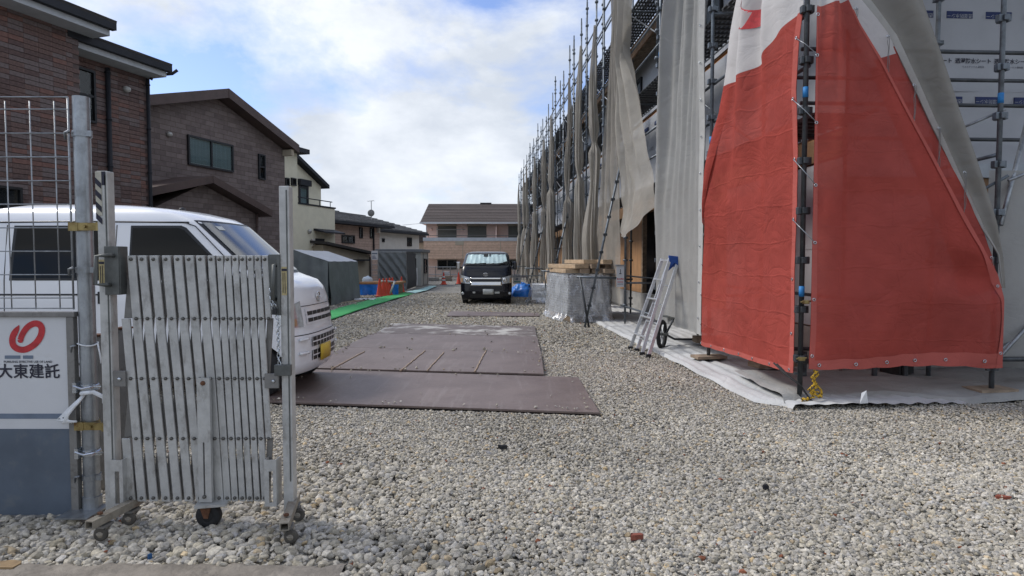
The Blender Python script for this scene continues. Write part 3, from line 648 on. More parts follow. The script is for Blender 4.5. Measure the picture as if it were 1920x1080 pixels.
bar(W0.pt(T1 + .02, 1.75, .03), W0.pt(T1 + .75, 3.0, -.5), .022, 'galv', 'brace')
bar(W0.pt(T1 + .04, .42, .03), W0.pt(T1 + .9, 1.0, -.3), .018, 'galv', 'brace')
for z in (4.75, 6.65):      # unseen end-bay decks, added to keep skylight off the end wall
    for i_ in range(3):
        mb = MB(); a0 = .06 + i_ * T1
        for q in range(9): mb.hexa([B(.16 + q * .068, a0, z - .05), B(.21 + q * .068, a0, z - .05), B(.21 + q * .068, a0 + T1 - .1, z - .05), B(.16 + q * .068, a0 + T1 - .1, z - .05), B(.16 + q * .068, a0, z - .03), B(.21 + q * .068, a0, z - .03), B(.21 + q * .068, a0 + T1 - .1, z - .03), B(.16 + q * .068, a0 + T1 - .1, z - .03)])
        mb.build('deck', M['deck'], scf)
for t_ in (.45, 1.25, 1.6):      # stub jacks seen below the sheet
    mb = MB(); p = B(.78, t_, 0); mb.tube(p + Vector((0, 0, .05)), p + Vector((0, 0, .4)), .03, 8); mb.box(p + Vector((0, 0, .07)), (.32, .2, .03)); mb.build('base_jack', M['pole_dark'], scf)
# timber pads below the front feet
for i_, (s_, t_) in enumerate(((2.45, 0.0), (.13, T1), (2.7, .75))):
    mb = MB(); p = B(s_, t_, .095); mb.box(p, (.42, .24, .035), Matrix.Rotation(.15, 3, 'Z')); o = mb.build('timber_pad', M['timber_old'], None)
    o['category'] = 'timber pad'; o['group'] = 'timber pads under scaffold feet'; o['label'] = ('worn timber pad under the scaffold foot left of the red sheet', 'worn timber pad under the right-hand scaffold foot of the end bay', 'worn timber pad under the inner scaffold foot behind the red sheet')[i_]

# ------------------------------------------------------------------ sheets
def drape(name, fn, nu, nv, mats, label, cat='sheet', group=None, mi=None, parent=None):
    mb = MB(); mb.grid(fn, nu, nv, mi); o = mb.build(name, mats, parent, True)
    if parent is None: tag(o, label, cat, group)
    return o
def sm(a_, b_, x): x = max(0, min(1, (x - a_) / (b_ - a_))); return x * x * (3 - 2 * x)
def lin(tab, x):
    for (x0, y0), (x1, y1) in zip(tab, tab[1:]):
        if x <= x1: return y0 + (y1 - y0) * max(0, (x - x0)) / (x1 - x0)
    return tab[-1][1]
# --- red panel, left (facing the yard)
ZR = 3.78                                   # red / white border height at the corner pole
def left_red(u, v):                          # u 0 = free edge, 1 = corner pole ; v 0 bottom .. 1 top
    red = v < .72
    zl = lin([(0, .25), (.72, 3.50), (1, 4.9)], v); zr = lin([(0, .30), (.72, ZR), (1, 5.3)], v)
    zl -= .012 * abs(math.sin(u * math.pi * 6)) * (1 - sm(0, .05, v))
    z = zl + (zr - zl) * u - .16 * math.sin(math.pi * u) * sm(.3, .72, v)
    sl = lin([(0, 2.57), (.2, 2.58), (.40, 2.36), (.72, 1.62), (1, 1.15)], v)
    s_ = sl * (1 - u) + .02
    taper = sm(.15, 1, v); amp = .04 + .13 * taper
    t_ = -.055 - amp * (.55 + .45 * math.sin(u * (7 + 12 * v) + 1.3 + v)) * math.sin(math.pi * min(1, u * 1.0) ** .8) ** .5 + .028 * math.sin(u * (14 + 16 * v) + .7) * sm(.1, .8, v) + .03 * nval(u * 4, v * 7, 1) + .008 * nval(u * 12, v * 22, 3) - .10 * (1 - u) * sm(.2, .5, v) * (1 - sm(.7, 1, v))
    return B(s_, t_, z)
redL = drape('safety_sheet', left_red, 70, 110, [M['red'], M['white_sheet']], 'red safety sheet with white upper band, facing the yard left of the corner pole', 'safety sheet', 'red safety sheets', mi=lambda u, v: 1 if v > .72 else 0)
def hemstrip(fn, line, w, name, m, parent, off=(0, 0, 0), n=80):
    """a doubled hem following one edge of a sheet"""
    pts = [fn(*line(i / n)) for i in range(n + 1)]; inn = [fn(*line(i / n, w)) for i in range(n + 1)]; o_ = Vector(off)
    mb = MB(); v = []
    for a_, b_ in zip(pts, inn): v += [a_ + o_, b_ + o_]
    mb.add(v, [(2 * i, 2 * i + 1, 2 * i + 3, 2 * i + 2) for i in range(n)]); return mb.build(name, m, parent, True)
hemstrip(left_red, lambda k, w=0: (k, w), .012, 'hem', M['red_hem'], redL, -BR * .006)
hemstrip(left_red, lambda k, w=0: (1 - w, k * .72), .028, 'hem', M['red_hem'], redL, -BR * .006)
def eyelet(p, n_, r, parent, name='eyelet'):
    mb = MB(); pts = []
    x = n_.orthogonal().normalized(); y = n_.cross(x)
    mb.path([p + (x * math.cos(a_) + y * math.sin(a_)) * r for a_ in np.linspace(0, 2 * math.pi, 11)], r * .32, 5, cap=False); return mb.build(name, M['zinc'], parent, True)
for k in range(7): eyelet(left_red(k / 6 * .96 + .02, .006) - BR * .01, -BR, .011, redL)
for v in (.08, .19, .31, .43, .55, .67): eyelet(left_red(.985, v) - BR * .012, -BR, .012, redL)
for v in (.06, .15, .24, .33, .42): eyelet(left_red(.015, v) - BR * .012, -BR, .010, redL)
# the folded-back flap on its free edge
def flap(u, v):
    vv = .38 + v * .62; p = left_red(0, vv); w = .30 * sm(0, .3, v) * (.7 + .5 * v)
    q = p - BR * (.05 + .04 * math.sin(v * 9)) * sm(0, .35, v) - BU * (w * u) + BU * .01 - BR * (.03 * math.sin(u * 3)) + Vector((0, 0, -.10 * u)); return q
drape('flap', flap, 10, 60, [M['red'], M['white_sheet']], '', parent=redL, mi=lambda u, v: 1 if .38 + v * .62 > .735 - .015 * u else 0)
# curved fragment of the printed emblem on the white band
mb = MB(); pts = []
for a_ in np.linspace(-.4, 2.4, 26): pts.append((.52 + .34 * math.cos(a_ + 2.6), .90 + .10 * math.sin(a_ + 2.6)))
v_ = []
for i_, (uu, vv) in enumerate(pts):
    du, dv = uu - .52, vv - .90; v_ += [left_red(min(.98, max(.02, uu)), min(1, vv)) - BR * .008, left_red(min(.98, max(.02, .52 + du * .66)), min(1, .90 + dv * .66)) - BR * .008]
mb.add(v_, [(2 * i, 2 * i + 1, 2 * i + 3, 2 * i + 2) for i in range(len(pts) - 1)]); mb.build('printed_emblem', M['redink'], redL, True)
# --- red panel, right (facing the camera)
WR = Wall(B(-.105, 0, 0), BR, -BU)
edge_px = [(1880, 690), (1880, 560), (1868, 515), (1840, 462), (1800, 390), (1752, 300), (1700, 205), (1650, 110), (1610, 45), (1590, 0)]
edge = [WR.uv(*e_) for e_ in edge_px] + [(.30, 4.4), (.12, 5.2)]
zl0, zr0 = WR.uv(1518, 692)[1], WR.uv(1880, 690)[1]
L0 = WR.uv(1517, 692)[0]
def right_edge(v): return lin([(i / (len(edge) - 1), e_[0]) for i, e_ in enumerate(edge)], v), lin([(i / (len(edge) - 1), e_[1]) for i, e_ in enumerate(edge)], v)
ZB_ = WR.uv(1545, 12)[1]; VB = .82
def right_red(u, v):
    l, z = right_edge(v); zp = lin([(0, zl0), (VB, ZB_), (1, 5.2)], v)
    if v > VB: pass
    ll = L0 + (l - L0) * u; zz = zp + (z - zp) * (u ** (1 + .5 * sm(0, .35, v)))
    zz += (.02 * math.sin(math.pi * u) - .012 * abs(math.sin(u * math.pi * 6))) * (1 - sm(0, .06, v)) + (.02 * math.sin(math.pi * u)) * (1 - v) * sm(0, .06, v)
    f1 = .065 * math.sin(7.0 * (u * .9 - v * 1.5) + .8) * sm(.02, .3, u) * (1 - sm(.8, 1, u)) ; f2 = .03 * nval(u * 2.0, v * 3, 5) + .010 * nval(u * 7 + v * 5, v * 12, 6)
    pull = .06 * math.sin((u * .6 + v * 3.0) * 10) * sm(.4, .9, u) * (1 - sm(.15, .4, v))
    off = -.01 + (f1 + f2 + pull) * sm(0, .08, u) * sm(0, .05, 1 - u) + .02 * sm(0, .1, v)
    return WR.pt(ll, zz, off)
redR = drape('safety_sheet', right_red, 80, 110, [M['red'], M['white_sheet']], 'large darker red safety sheet facing the camera, with a slanting right edge', 'safety sheet', 'red safety sheets', mi=lambda u, v: 1 if v > VB else 0)
hemstrip(right_red, lambda k, w=0: (.012 + k * .975, w), .020, 'hem', M['red_hem'], redR, -BU * .008)
hemstrip(right_red, lambda k, w=0: (w, k * VB), .028, 'hem', M['red_hem'], redR, -BU * .008)
hemstrip(right_red, lambda k, w=0: (1 - w, k * .78), .030, 'hem', M['red_hem'], redR, -BU * .010)
for k in range(6): eyelet(right_red(.05 + k / 5 * .86, .010) - BU * .014, -BU, .014, redR)
for v in (.03, .16, .29, .42, .56, .71, .80): eyelet(right_red(.012, v) - BU * .014, -BU, .013, redR)
for v in (.14, .02): eyelet(right_red(.985, v) - BU * .014, -BU, .012, redR)
# ties across the corner pole
for v0, v1 in ((.55, .56), (.67, .71), (.43, .42), (.31, .29)):
    a_, b_ = left_red(.985, v0) - BR * .02, right_red(.012, v1) - BU * .02; mb = MB(); mb.path([a_, (a_ + b_) / 2 - BU * .05 - BR * .03, b_], .004, 5); mb.build('tie_cord', M['galv'], redR, True)
# second red strip + grey sheet showing behind the slanting edge
hem2 = [(1880, 540), (1862, 478), (1832, 430), (1790, 345), (1742, 245), (1705, 165), (1660, 72), (1612, 0)]
WR2 = Wall(B(.03, 0, 0), BR, -BU); e1 = [WR2.uv(*p) for p in hem2] + [(.42, 4.6)]
def behind(u, v):
    l, z = lin([(i / 8, q[0]) for i, q in enumerate(e1)], v), lin([(i / 8, q[1]) for i, q in enumerate(e1)], v)
    return WR2.pt(l + .09 * sm(.05, .35, v) - .43 * (1 - u) * (1 - .3 * v), z - .10 * (1 - u), -.01 + .02 * math.sin(v * 14 + u * 3) * u)
strip_o = drape('safety_sheet_fold', behind, 8, 60, [M['red'], M['white_sheet']], 'narrow red and white sheet fold behind the slanting edge of the camera-facing red sheet', 'safety sheet', mi=lambda u, v: 1 if v > .70 + .03 * u else 0)
WR3 = Wall(B(.06, 0, 0), BR, -BU)
gl_ = [WR3.uv(*p) for p in [(1876, 540), (1868, 478), (1836, 428), (1794, 343), (1746, 243), (1709, 163), (1664, 70), (1610, 0)]] + [(.40, 4.7)]
gr2 = [WR3.uv(*p) for p in [(1882, 540), (1878, 478), (1868, 420), (1846, 345), (1816, 250), (1790, 165), (1760, 72), (1736, 0)]] + [(.98, 4.7)]
def greytri(u, v):
    f_ = lambda T, j: lin([(i / 8, q[j]) for i, q in enumerate(T)], v)
    a_ = Vector((f_(gl_, 0), f_(gl_, 1))); b_ = Vector((f_(gr2, 0), f_(gr2, 1))); p = a_.lerp(b_, u)
    return WR3.pt(p.x, p.y, .02 + (.07 * sm(0, .8, v)) * math.sin(u * 8.5 + 1 + v) * sm(0, .12, u) + .01 * nval(u * 3, v * 8, 2))
gt = drape('mesh_sheet', greytri, 40, 70, M['net_dense'], 'triangular grey mesh sheet hanging to the right of the red corner', 'mesh sheet')
hemstrip(greytri, lambda k, w=0: (w, k), .10, 'hem', M['hem'], gt, -BU * .012)
# hanging grey cords
for i_, (x, y, ln) in enumerate(((1598, 20, 95), (1657, 72, 92), (1706, 163, 100), (1752, 243, 98), (1800, 325, 85), (1850, 483, 60))):
    W_ = WR3; l, z = W_.uv(x, y); mb = MB(); dz = ln / 190.0
    for q in (0, 1):
        pts = [W_.pt(l + .012 * q + .012 * nval(i_, q, j * .7), z - dz * (j / 8) * (1 - .2 * q), .07 + .006 * nval(i_, j, 3)) for j in range(9)]
        mb.path(pts, .003, 5)
    o = mb.build('cord', M['alu_dark'], gt if i_ > 0 else redR, True)
    eyelet(W_.pt(l, z, .06), -BU, .012, gt if i_ > 0 else redR)
# lower pale net right of the end bay
Wn = Wall(B(.30, T1 + .05, 0), BR, -BU)
z1, z0 = Wn.uv(1900, 320)[1], Wn.uv(1900, 668)[1]
drape('mesh_sheet', lambda u, v: Wn.pt(u * 2.0, z0 + v * (z1 - z0), .03 * nval(u * 3, v * 3, 2) + .015 * math.sin(u * 9 + v)), 24, 24, M['net_pale'], 'pale grey mesh sheet at the right edge of the picture, low on the end scaffold', 'mesh sheet')
# --- flat grey sheet between first and second bay
def grey1(u, v):                                # u 0 far edge, 1 = pole at first bay
    z = .38 + v * 7.4; sl = lin([(0, 4.86), (.25, 4.78), (.55, 4.0), (.75, 3.45), (1, 3.0)], v); s_ = sl + (2.56 - sl) * u
    amp = .02 + .10 * sm(.2, 1, v)
    return B(s_, -.05 - amp * (.5 + .5 * math.sin(u * 15 + 2 * v)) - .022 * math.sin(u * 41 + 3 * nval(u * 3, v * 2, 6)) * (.5 + sm(.1, .6, v)) - .16 * (1 - sm(0, .22, u)) * sm(.05, .5, v) + .02 * nval(u * 4, v * 9, 8), z)
g1 = drape('mesh_sheet', grey1, 110, 90, M['net_pale'], 'tall pale grey mesh sheet behind the stepladder, left of the red sheet', 'mesh sheet')
hemstrip(grey1, lambda k, w=0: (1 - w, k), .05, 'hem', M['hem'], g1, -BR * .012)
for v in np.linspace(.03, .7, 11): eyelet(grey1(.97, v) - BR * .02, -BR, .012, g1)
# --- swag between second and third bay, hanging from above
def swag(u, v):                                 # u 0 = third pole, 1 = second pole side
    zb = 2.06 * (1 - u) + 2.36 * u - .34 * math.sin(math.pi * u); zt = 9.0; z = zb + (zt - zb) * v
    wid = lin([(0, 2.42), (.06, 2.3), (.16, 1.75), (.30, 1.2), (.42, .8), (.49, .35), (.52, .3), (.58, .5), (1, .55)], v); s_ = 3 * BAY - .02 - wid * u
    amp = .03 + .10 * sm(.05, .35, v); 
    return B(s_, -.06 - amp * (.5 + .5 * math.sin(u * 9 + 1.5 + v * 3)) - (.02 + .055 * sm(.03, .3, v)) * math.sin(u * 24 + 3 * nval(u * 2, v * 3, 1) + 2 * v) - .02 * math.sin(v * 60 + u * 4 + 6 * (u - .5) ** 2) * (1 - sm(.05, .2, v)) - .20 * math.sin(math.pi * u) * (1 - sm(0, .12, v)) - .02 * sm(.1, .3, v) + .03 * nval(u * 5, v * 11, 3), z)
drape('mesh_sheet', swag, 90, 100, M['net'], 'brownish grey mesh sheet swagged up above the plywood opening', 'mesh sheet')
def fall3(u, v):
    z = .40 + v * 7.8; sl = lin([(0, 10.3), (.2, 10.1), (.4, 9.2), (.6, 8.3), (.75, 7.9), (1, 7.8)], v); s_ = sl + (3 * BAY + .05 - sl) * u
    amp = .05 + .16 * sm(.1, .7, v)
    return B(s_, -.05 - amp * (.5 + .5 * math.sin(u * 19 + 3 * v + .5)) + .03 * nval(u * 5, v * 9, 4), z)
drape('mesh_sheet', fall3, 60, 80, M['net2'], 'grey mesh sheet falling to the ground behind the red-lettered notice', 'mesh sheet')
# --- gathered sheets on the farther bays
desc = ['thickest and nearest one, just above the timber stack', 'second counted from the timber stack', 'third counted from the timber stack', 'fourth counted from the timber stack', 'fifth counted from the timber stack', 'fourth from the far end of the scaffold', 'third from the far end of the scaffold', 'second from the far end of the scaffold', 'last one at the far end of the scaffold']
for i_, k in enumerate((4, 5, 6, 8, 9, 11, 13, 14, 16)):
    sk = k * BAY + (.55 if k == 4 else .15); sd = k * 7.3; zt = tops[k] - 1.0 - .7 * rnd.random(); tie = rnd.uniform(4.3, 5.4); tie2 = rnd.uniform(2.2, 3.0)
    w0 = rnd.uniform(.46, .68) * (1.25 if k == 4 else 1) * (1 + .02 * (k - 4))
    def col(u, v, sk=sk, sd=sd, zt=zt, tie=tie, w0=w0, tie2=tie2, k=k):
        z = .45 + v * (zt - .45); a_ = u * 2 * math.pi
        r = lin([(0, .30), (.25, .30), (.45, .25), (tie / 9.0 - .03, .22), (tie / 9.0, .075), (tie / 9.0 + .05, .17), (.82, .15), (1, .05)], z / zt) * w0
        r *= .75 + .42 * abs(math.sin(3.5 * a_ + sd + 1.6 * math.sin(3 * v + sd))) + .20 * math.sin(11 * a_ + 2 * sd - 5 * v) + .45 * nval(math.cos(a_) + sd, math.sin(a_), v * 6) + .35 * nval(sd, v * 7, 7)
        z += .10 * nval(math.cos(a_) * 2, math.sin(a_) * 2, sd) * (1 - v)
        sway = .10 * nval(sd, v * 3, 1)
        return B(sk + 1.5 * r * math.cos(a_) + sway, -.16 + sway + r * .80 * math.sin(a_), z)
    drape('gathered_sheet', col, 90, 80, M['net'] if k % 3 else M['net2'], 'gathered grey scaffold sheet, ' + desc[i_], 'mesh sheet', 'gathered grey mesh sheets along the scaffold')
# ------------------------------------------------------------------ accordion gate
GY = 3.32
gate = thing('accordion_gate', 'folding aluminium accordion gate on caster wheels, drawn half open at the entrance', 'gate', (G(540, 1000).x - .45, GY, 0))
def gp_(px, py, dy=0.0): p = P(px, py, GY); p.y += dy; return p
E = [248, 268, 290, 313, 335, 356, 377, 397, 413, 428, 442, 456, 470, 484, 498]
rows = [486, 597, 709, 821, 932]
def ex(i):
    if i < 0: return E[0] + 20 * i
    if i > len(E) - 1: return E[-1] + 14 * (i - len(E) + 1)
    a_ = int(math.floor(i)); b_ = min(a_ + 1, len(E) - 1); return E[a_] + (E[b_] - E[a_]) * (i - a_)
def slat(pts, wid, y0, y1, name, m):
    mb = MB(); h = wid / 2
    n = len(pts)
    # shallow channel: face with two returned lips
    for i in range(n - 1):
        a_, b_ = pts[i], pts[i + 1]
        mb.hexa([Vector((a_.x - h, y0, a_.z)), Vector((a_.x + h, y0, a_.z)), Vector((a_.x + h, y1, a_.z)), Vector((a_.x - h, y1, a_.z)), Vector((b_.x - h, y0, b_.z)), Vector((b_.x + h, y0, b_.z)), Vector((b_.x + h, y1, b_.z)), Vector((b_.x - h, y1, b_.z))])
    return mb.build(name, m, gate, bevel=.003)
for side in (1, -1):
    for i in range(-4, 19):
        pts = []
        for r_, yy in enumerate(rows):
            q = i + side * r_ * .5
            if -.75 <= q <= 14.75: pts.append((ex(q), yy))
        if len(pts) < 2: continue
        extra = 7
        if pts[0][1] == rows[0]: pts[0] = (pts[0][0], rows[0] - extra)
        if pts[-1][1] == rows[-1]: pts[-1] = (pts[-1][0], rows[-1] + extra)
        v = [gp_(*p) for p in pts][::-1]
        lp_ = min(.044, (ex(min(14, max(1, i + 1))) - ex(min(13, max(0, i)))) * GY / F * .80)
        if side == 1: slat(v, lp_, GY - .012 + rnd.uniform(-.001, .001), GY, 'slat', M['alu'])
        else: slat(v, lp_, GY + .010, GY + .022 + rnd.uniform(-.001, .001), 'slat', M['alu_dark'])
riv = None
for r_, yy in enumerate(rows):
    for i in range(15):
        q = i + (.5 if r_ % 2 else 0)
        if q > 14.6: continue
        p = gp_(ex(q), yy)
        if riv is None:
            mb = MB(); mb.lathe(Vector((p.x, GY - .012, p.z)), [(.0095, .0), (.0095, -.003), (.007, -.008), (.003, -.010)], 10, 'y'); riv = mb.build('rivet', M['bolt'], gate, True); rp_ = p
        else:
            c = riv.copy(); COL.objects.link(c); c.parent = gate; c.location = p - rp_; c.location.y = 0
def gpost(px0, py0, px1, py1, w, name='gate_post'):
    p0, p1 = gp_(px0, py0), gp_(px1, py1); x = (p0.x + p1.x) / 2
    mb = MB(); mb.b2((x - w / 2, GY - .035, p1.z), (x + w / 2, GY + .025, p0.z)); return mb.build(name, M['alu'], gate, bevel=.004), x, p0.z, p1.z
lp, lx, ltop, lbot = gpost(201, 322, 213, 962, .056); rp2, rx, rtop, rbot = gpost(541, 350, 541, 955, .052)
for (o_, x, zt_, w) in ((lp, lx, ltop, .062), (rp2, rx, rtop, .052)):
    mb = MB(); mb.b2((x + w / 2 - .016, GY - .0375, .25), (x + w / 2 - .010, GY - .0355, zt_ - .02)); mb.build('seam', M['steel_grey'], o_)
# hazard tape on the left post
mb = MB(); z0, z1 = gp_(200, 405).z, ltop - .003; mb.b2((lx - .0315, GY - .0375, z0), (lx + .0, GY - .0355, z1)); tape = mb.build('hazard_tape', M['sand'], lp)
tape.data.materials[0] = mat('worn_pale_tape', (.42, .40, .33), .7, 0, .15, 30)
for i in range(4):
    zz = z1 - .03 - i * .06; mb = MB(); x0 = lx - .0312; mb.prism([(x0, GY - .0378, zz), (x0 + .03, GY - .0378, zz - .03), (x0 + .03, GY - .0378, zz - .06), (x0, GY - .0378, zz - .03)], (0, -.0012, 0)); mb.build('stripe', M['ink'], tape)
mb = MB(); mb.b2((lx, GY - .0375, z1 - .07), (lx + .02, GY - .0355, z1)); mb.build('hazard_tape', M['ink'], lp)
# paper labels on posts
for (o_, x, a_, b_) in ((lp, lx - .012, 487, 535), (rp2, rx - .004, 500, 553)):
    zz1, zz0 = gp_(200, a_).z, gp_(200, b_).z
    mb = MB(); mb.b2((x - .014, GY - .037, zz0), (x + .016, GY - .0355, zz1)); lb = mb.build('label', M['paperlabel'], o_)
    mb = MB(); mb.b2((x - .012, GY - .0385, zz1 - .022), (x + .014, GY - .0372, zz1 - .010)); mb.build('print', M['ink'], lb)
    mb = MB(); mb.b2((x + .003, GY - .0385, zz0 + .01), (x + .006, GY - .0372, zz1 - .03)); mb.b2((x - .007, GY - .0385, zz0 + .014), (x - .004, GY - .0372, zz1 - .032)); mb.build('print', M['ink'], lb)
# latch plates and handles
def platepx(x0, y0, x1, y1, ya, yb, name, m, parent=gate, bevel=.002):
    a_, b_ = gp_(x0, y1), gp_(x1, y0); mb = MB(); mb.b2((a_.x, ya, a_.z), (b_.x, yb, b_.z)); return mb.build(name, m, parent, bevel=bevel)
pl1 = platepx(208, 462, 232, 552, GY - .048, GY - .040, 'latch_plate', M['steel_grey']); platepx(229, 462, 233, 552, GY - .04, GY + .03, 'latch_plate', M['steel_grey'])
mb = MB(); a_, b_ = gp_(219, 479, -.05), gp_(217, 533, -.05); mb.path([a_ + Vector((.012, .01, 0)), a_ + Vector((.012, -.03, 0)), a_ + Vector((-.045, -.045, -.004)), b_ + Vector((-.045, -.045, .004)), b_ + Vector((.0, -.03, 0)), b_ + Vector((.0, .01, 0))], .011, 8); mb.build('handle', M['steel_grey'], gate, True)
pl2 = platepx(506, 477, 531, 590, GY - .010, GY - .004, 'latch_plate', M['steel_grey']); platepx(526, 477, 530, 590, GY - .045, GY - .0105, 'latch_plate', M['steel_grey'])
mb = MB(); a_, b_ = gp_(520, 497, -.02), gp_(518, 560, -.02); mb.path([a_ + Vector((0, .015, 0)), a_ + Vector((0, -.03, 0)), b_ + Vector((0, -.03, 0)), b_ + Vector((0, .015, 0))], .011, 8); mb.build('handle', M['steel_grey'], gate, True)
for (x0, y0, x1, y1) in ((213, 694, 241, 723), (500, 699, 526, 726)):
    o_ = platepx(x0, y0, x1, y1, GY - .03, GY - .018, 'hinge_bracket', M['alu_dark']); p = gp_((x0 + x1) / 2 + 4, (y0 + y1) / 2); mb = MB(); mb.lathe(Vector((p.x, GY - .03, p.z)), [(.010, 0), (.009, -.008), (.004, -.011)], 8, 'y'); mb.build('bolt', M['zinc'], o_, True)
for (x0, y0, x1, y1) in ((219, 857, 240, 945), (503, 857, 524, 943)):
    a_, b_ = gp_(x0, y1), gp_(x1, y0); mb = MB(); ya, yb = GY - .05, GY + .03
    mb.b2((a_.x, ya, a_.z), (a_.x + .005, yb, b_.z)); mb.b2((b_.x - .005, ya, a_.z), (b_.x, yb, b_.z))
    mb.b2((a_.x + .0051, ya, a_.z), (a_.x + .024, ya + .005, b_.z)); mb.b2((b_.x - .018, ya, a_.z), (b_.x - .0051, ya + .005, b_.z)); mb.b2((a_.x + .0241, ya, a_.z), (b_.x - .0181, ya + .005, a_.z + .02)); mb.b2((a_.x + .0241, ya, b_.z - .06), (b_.x - .0181, ya + .005, b_.z)); mb.build('slide_channel', M['alu'], gate)
# middle post and its big caster
a_, b_ = gp_(380, 960), gp_(404, 706); x = (a_.x + b_.x) / 2
def big_wheel(c, r, w, name='caster_wheel', hub='rust', parent=gate, axis='y', n=20, tyre='rubber'):
    mb = MB(); mb.lathe(c, [(r * .55, -w / 2), (r * .9, -w / 2), (r, -w * .3), (r, w * .3), (r * .9, w / 2), (r * .55, w / 2)], n, axis); o_ = mb.build(name, M[tyre], parent, True)
    mb = MB(); mb.lathe(c, [(r * .15, -w * .62), (r * .56, -w * .45), (r * .56, w * .45), (r * .15, w * .62)], n, axis); mb.build('hub', M[hub], o_, True); return o_
mb = MB(); h = .033; zb, zt_ = .145, b_.z
mb.b2((x - h, GY - .052, zb), (x - .008, GY - .030, zt_)); mb.b2((x + .001, GY - .052, zb), (x + h, GY - .030, zt_)); mb.b2((x - .0079, GY - .052, .46), (x + .0009, GY - .030, zt_)); mb.b2((x - .0079, GY - .052, zb), (x + .0009, GY - .030, .185)); mid = mb.build('middle_post', M['alu'], gate)
mb = MB(); mb.lathe(Vector((x, GY - .052, zt_ - .025)), [(.013, 0), (.011, -.008), (.005, -.012)], 8, 'y'); mb.build('bolt', M['rust'], mid, True); mb = MB(); mb.lathe(Vector((x - .004, GY - .052, .175)), [(.011, 0), (.009, -.008), (.005, -.012)], 8, 'y'); mb.build('bolt', M['bolt'], mid, True)
mb = MB(); mb.box((x + .025, GY - .02, .135), (.155, .13, .012), Matrix.Rotation(.22, 3, 'Z')); mb.build('caster_plate', M['alu'], gate)
mb = MB(); mb.prism([(x - .03, GY - .06, .128), (x + .03, GY - .06, .128), (x + .014, GY - .06, .062), (x - .008, GY - .06, .062)], (0, .008, 0)); mb.build('caster_fork', M['rust'], gate)
mb = MB(); mb.prism([(x - .03, GY + .01, .128), (x + .03, GY + .01, .128), (x + .014, GY + .01, .062), (x - .008, GY + .01, .062)], (0, .008, 0)); mb.build('caster_fork', M['rust'], gate)
big_wheel(Vector((x + .004, GY - .024, .068)), .064, .045, hub='rubber')
# outrigger feet with small casters
def foot(px0, py0, px1, py1, x, wx, wy):
    f0, f1 = G(px0, py0, .125), G(px1, py1, .125); d = (f1 - f0).normalized(); rot = Vector((1, 0, 0)).rotation_difference(d).to_matrix()
    mb = MB(); L_ = (f1 - f0).length
    for oz in (.017, -.017): mb.box((f0 + f1) / 2 + Vector((0, 0, oz)), (L_, .044, .005), rot)
    for oy in (.0195, -.0195): mb.box((f0 + f1) / 2 + rot @ Vector((0, oy, 0)), (L_, .005, .0288), rot)
    mb.build('foot_bar', M['muddy'], gate); mb = MB(); mb.lathe(f0 + d * .07 + Vector((0, 0, .027)), [(.014, 0), (.014, .008), (.006, .012)], 6); mb.build('bolt', M['rust'], gate)
    for w_, s_ in ((f0 + d * .09, 1), (f1 - d * .06, -1)):
        mb = MB(); mb.box(w_ + Vector((0, 0, -.034)), (.07, .055, .012), rot); mb.build('caster_plate', M['alu_dark'], gate); mb = MB(); p = w_ + Vector((wx, wy, -.072))
        mb.prism([w_ + Vector((-.03, -.018, -.04)), w_ + Vector((.03, -.018, -.04)), p + Vector((.014, -.018, 0)), p + Vector((-.014, -.018, 0))], (0, .004, 0)); mb.build('caster_fork', M['muddy'], gate); mb = MB(); mb.prism([w_ + Vector((-.03, .014, -.04)), w_ + Vector((.03, .014, -.04)), p + Vector((.014, .014, 0)), p + Vector((-.014, .014, 0))], (0, .004, 0)); mb.build('caster_fork', M['muddy'], gate)
        mb = MB(); c = p + Vector((0, -.002, 0)); o_ = big_wheel(c, .034, .022, hub='muddy', tyre='caster'); WLOC[o_] = WLOC[gate]
foot(167, 985, 262, 936, lx, .0, -.02); foot(533, 988, 555, 928, rx, .03, -.03)
# gusset clip on the right post, chain and padlock
o_ = platepx(522, 681, 552, 701, GY - .06, GY - .0355, 'clip', M['steel_grey'])
mb = MB()
ch = [gp_(513, 540), gp_(514, 556), gp_(518, 575), gp_(525, 590), gp_(529, 605), gp_(528, 625), gp_(529, 645), gp_(529, 668), gp_(532, 690)]
def link(c, d, k):
    d = d.normalized(); s_ = Vector((1, 0, 0)) if k % 2 else Vector((0, 1, 0)); pts = []
    for a_ in np.linspace(0, 2 * math.pi, 11): pts.append(c + d * (.013 * math.cos(a_)) + s_ * (.0075 * math.sin(a_)))
    m_ = MB(); m_.path(pts, .0028, 5, cap=False); return m_
k = 0
chain = thing('lock_chain', 'thin zinc chain with a small padlock hanging beside the right gate post', 'chain', gp_(529, 690, -.05))
for a_, b_ in zip(ch, ch[1:]):
    n_ = max(1, round((b_ - a_).length / .021))
    for j in range(n_):
        link(a_.lerp(b_, (j + .5) / n_) + Vector((0, -.05, 0)), b_ - a_, k).build('link', M['zinc'], chain, True); k += 1
p = gp_(523, 582, -.06); mb = MB(); mb.box(p, (.022, .014, .034)); pk = mb.build('padlock', M['black'], chain, bevel=.003); mb = MB(); mb.path([p + Vector((-.007, 0, .016)), p + Vector((-.007, 0, .032)), p + Vector((0, 0, .04)), p + Vector((.007, 0, .032)), p + Vector((.007, 0, .016))], .0025, 6); mb.build('shackle', M['zinc'], pk, True)

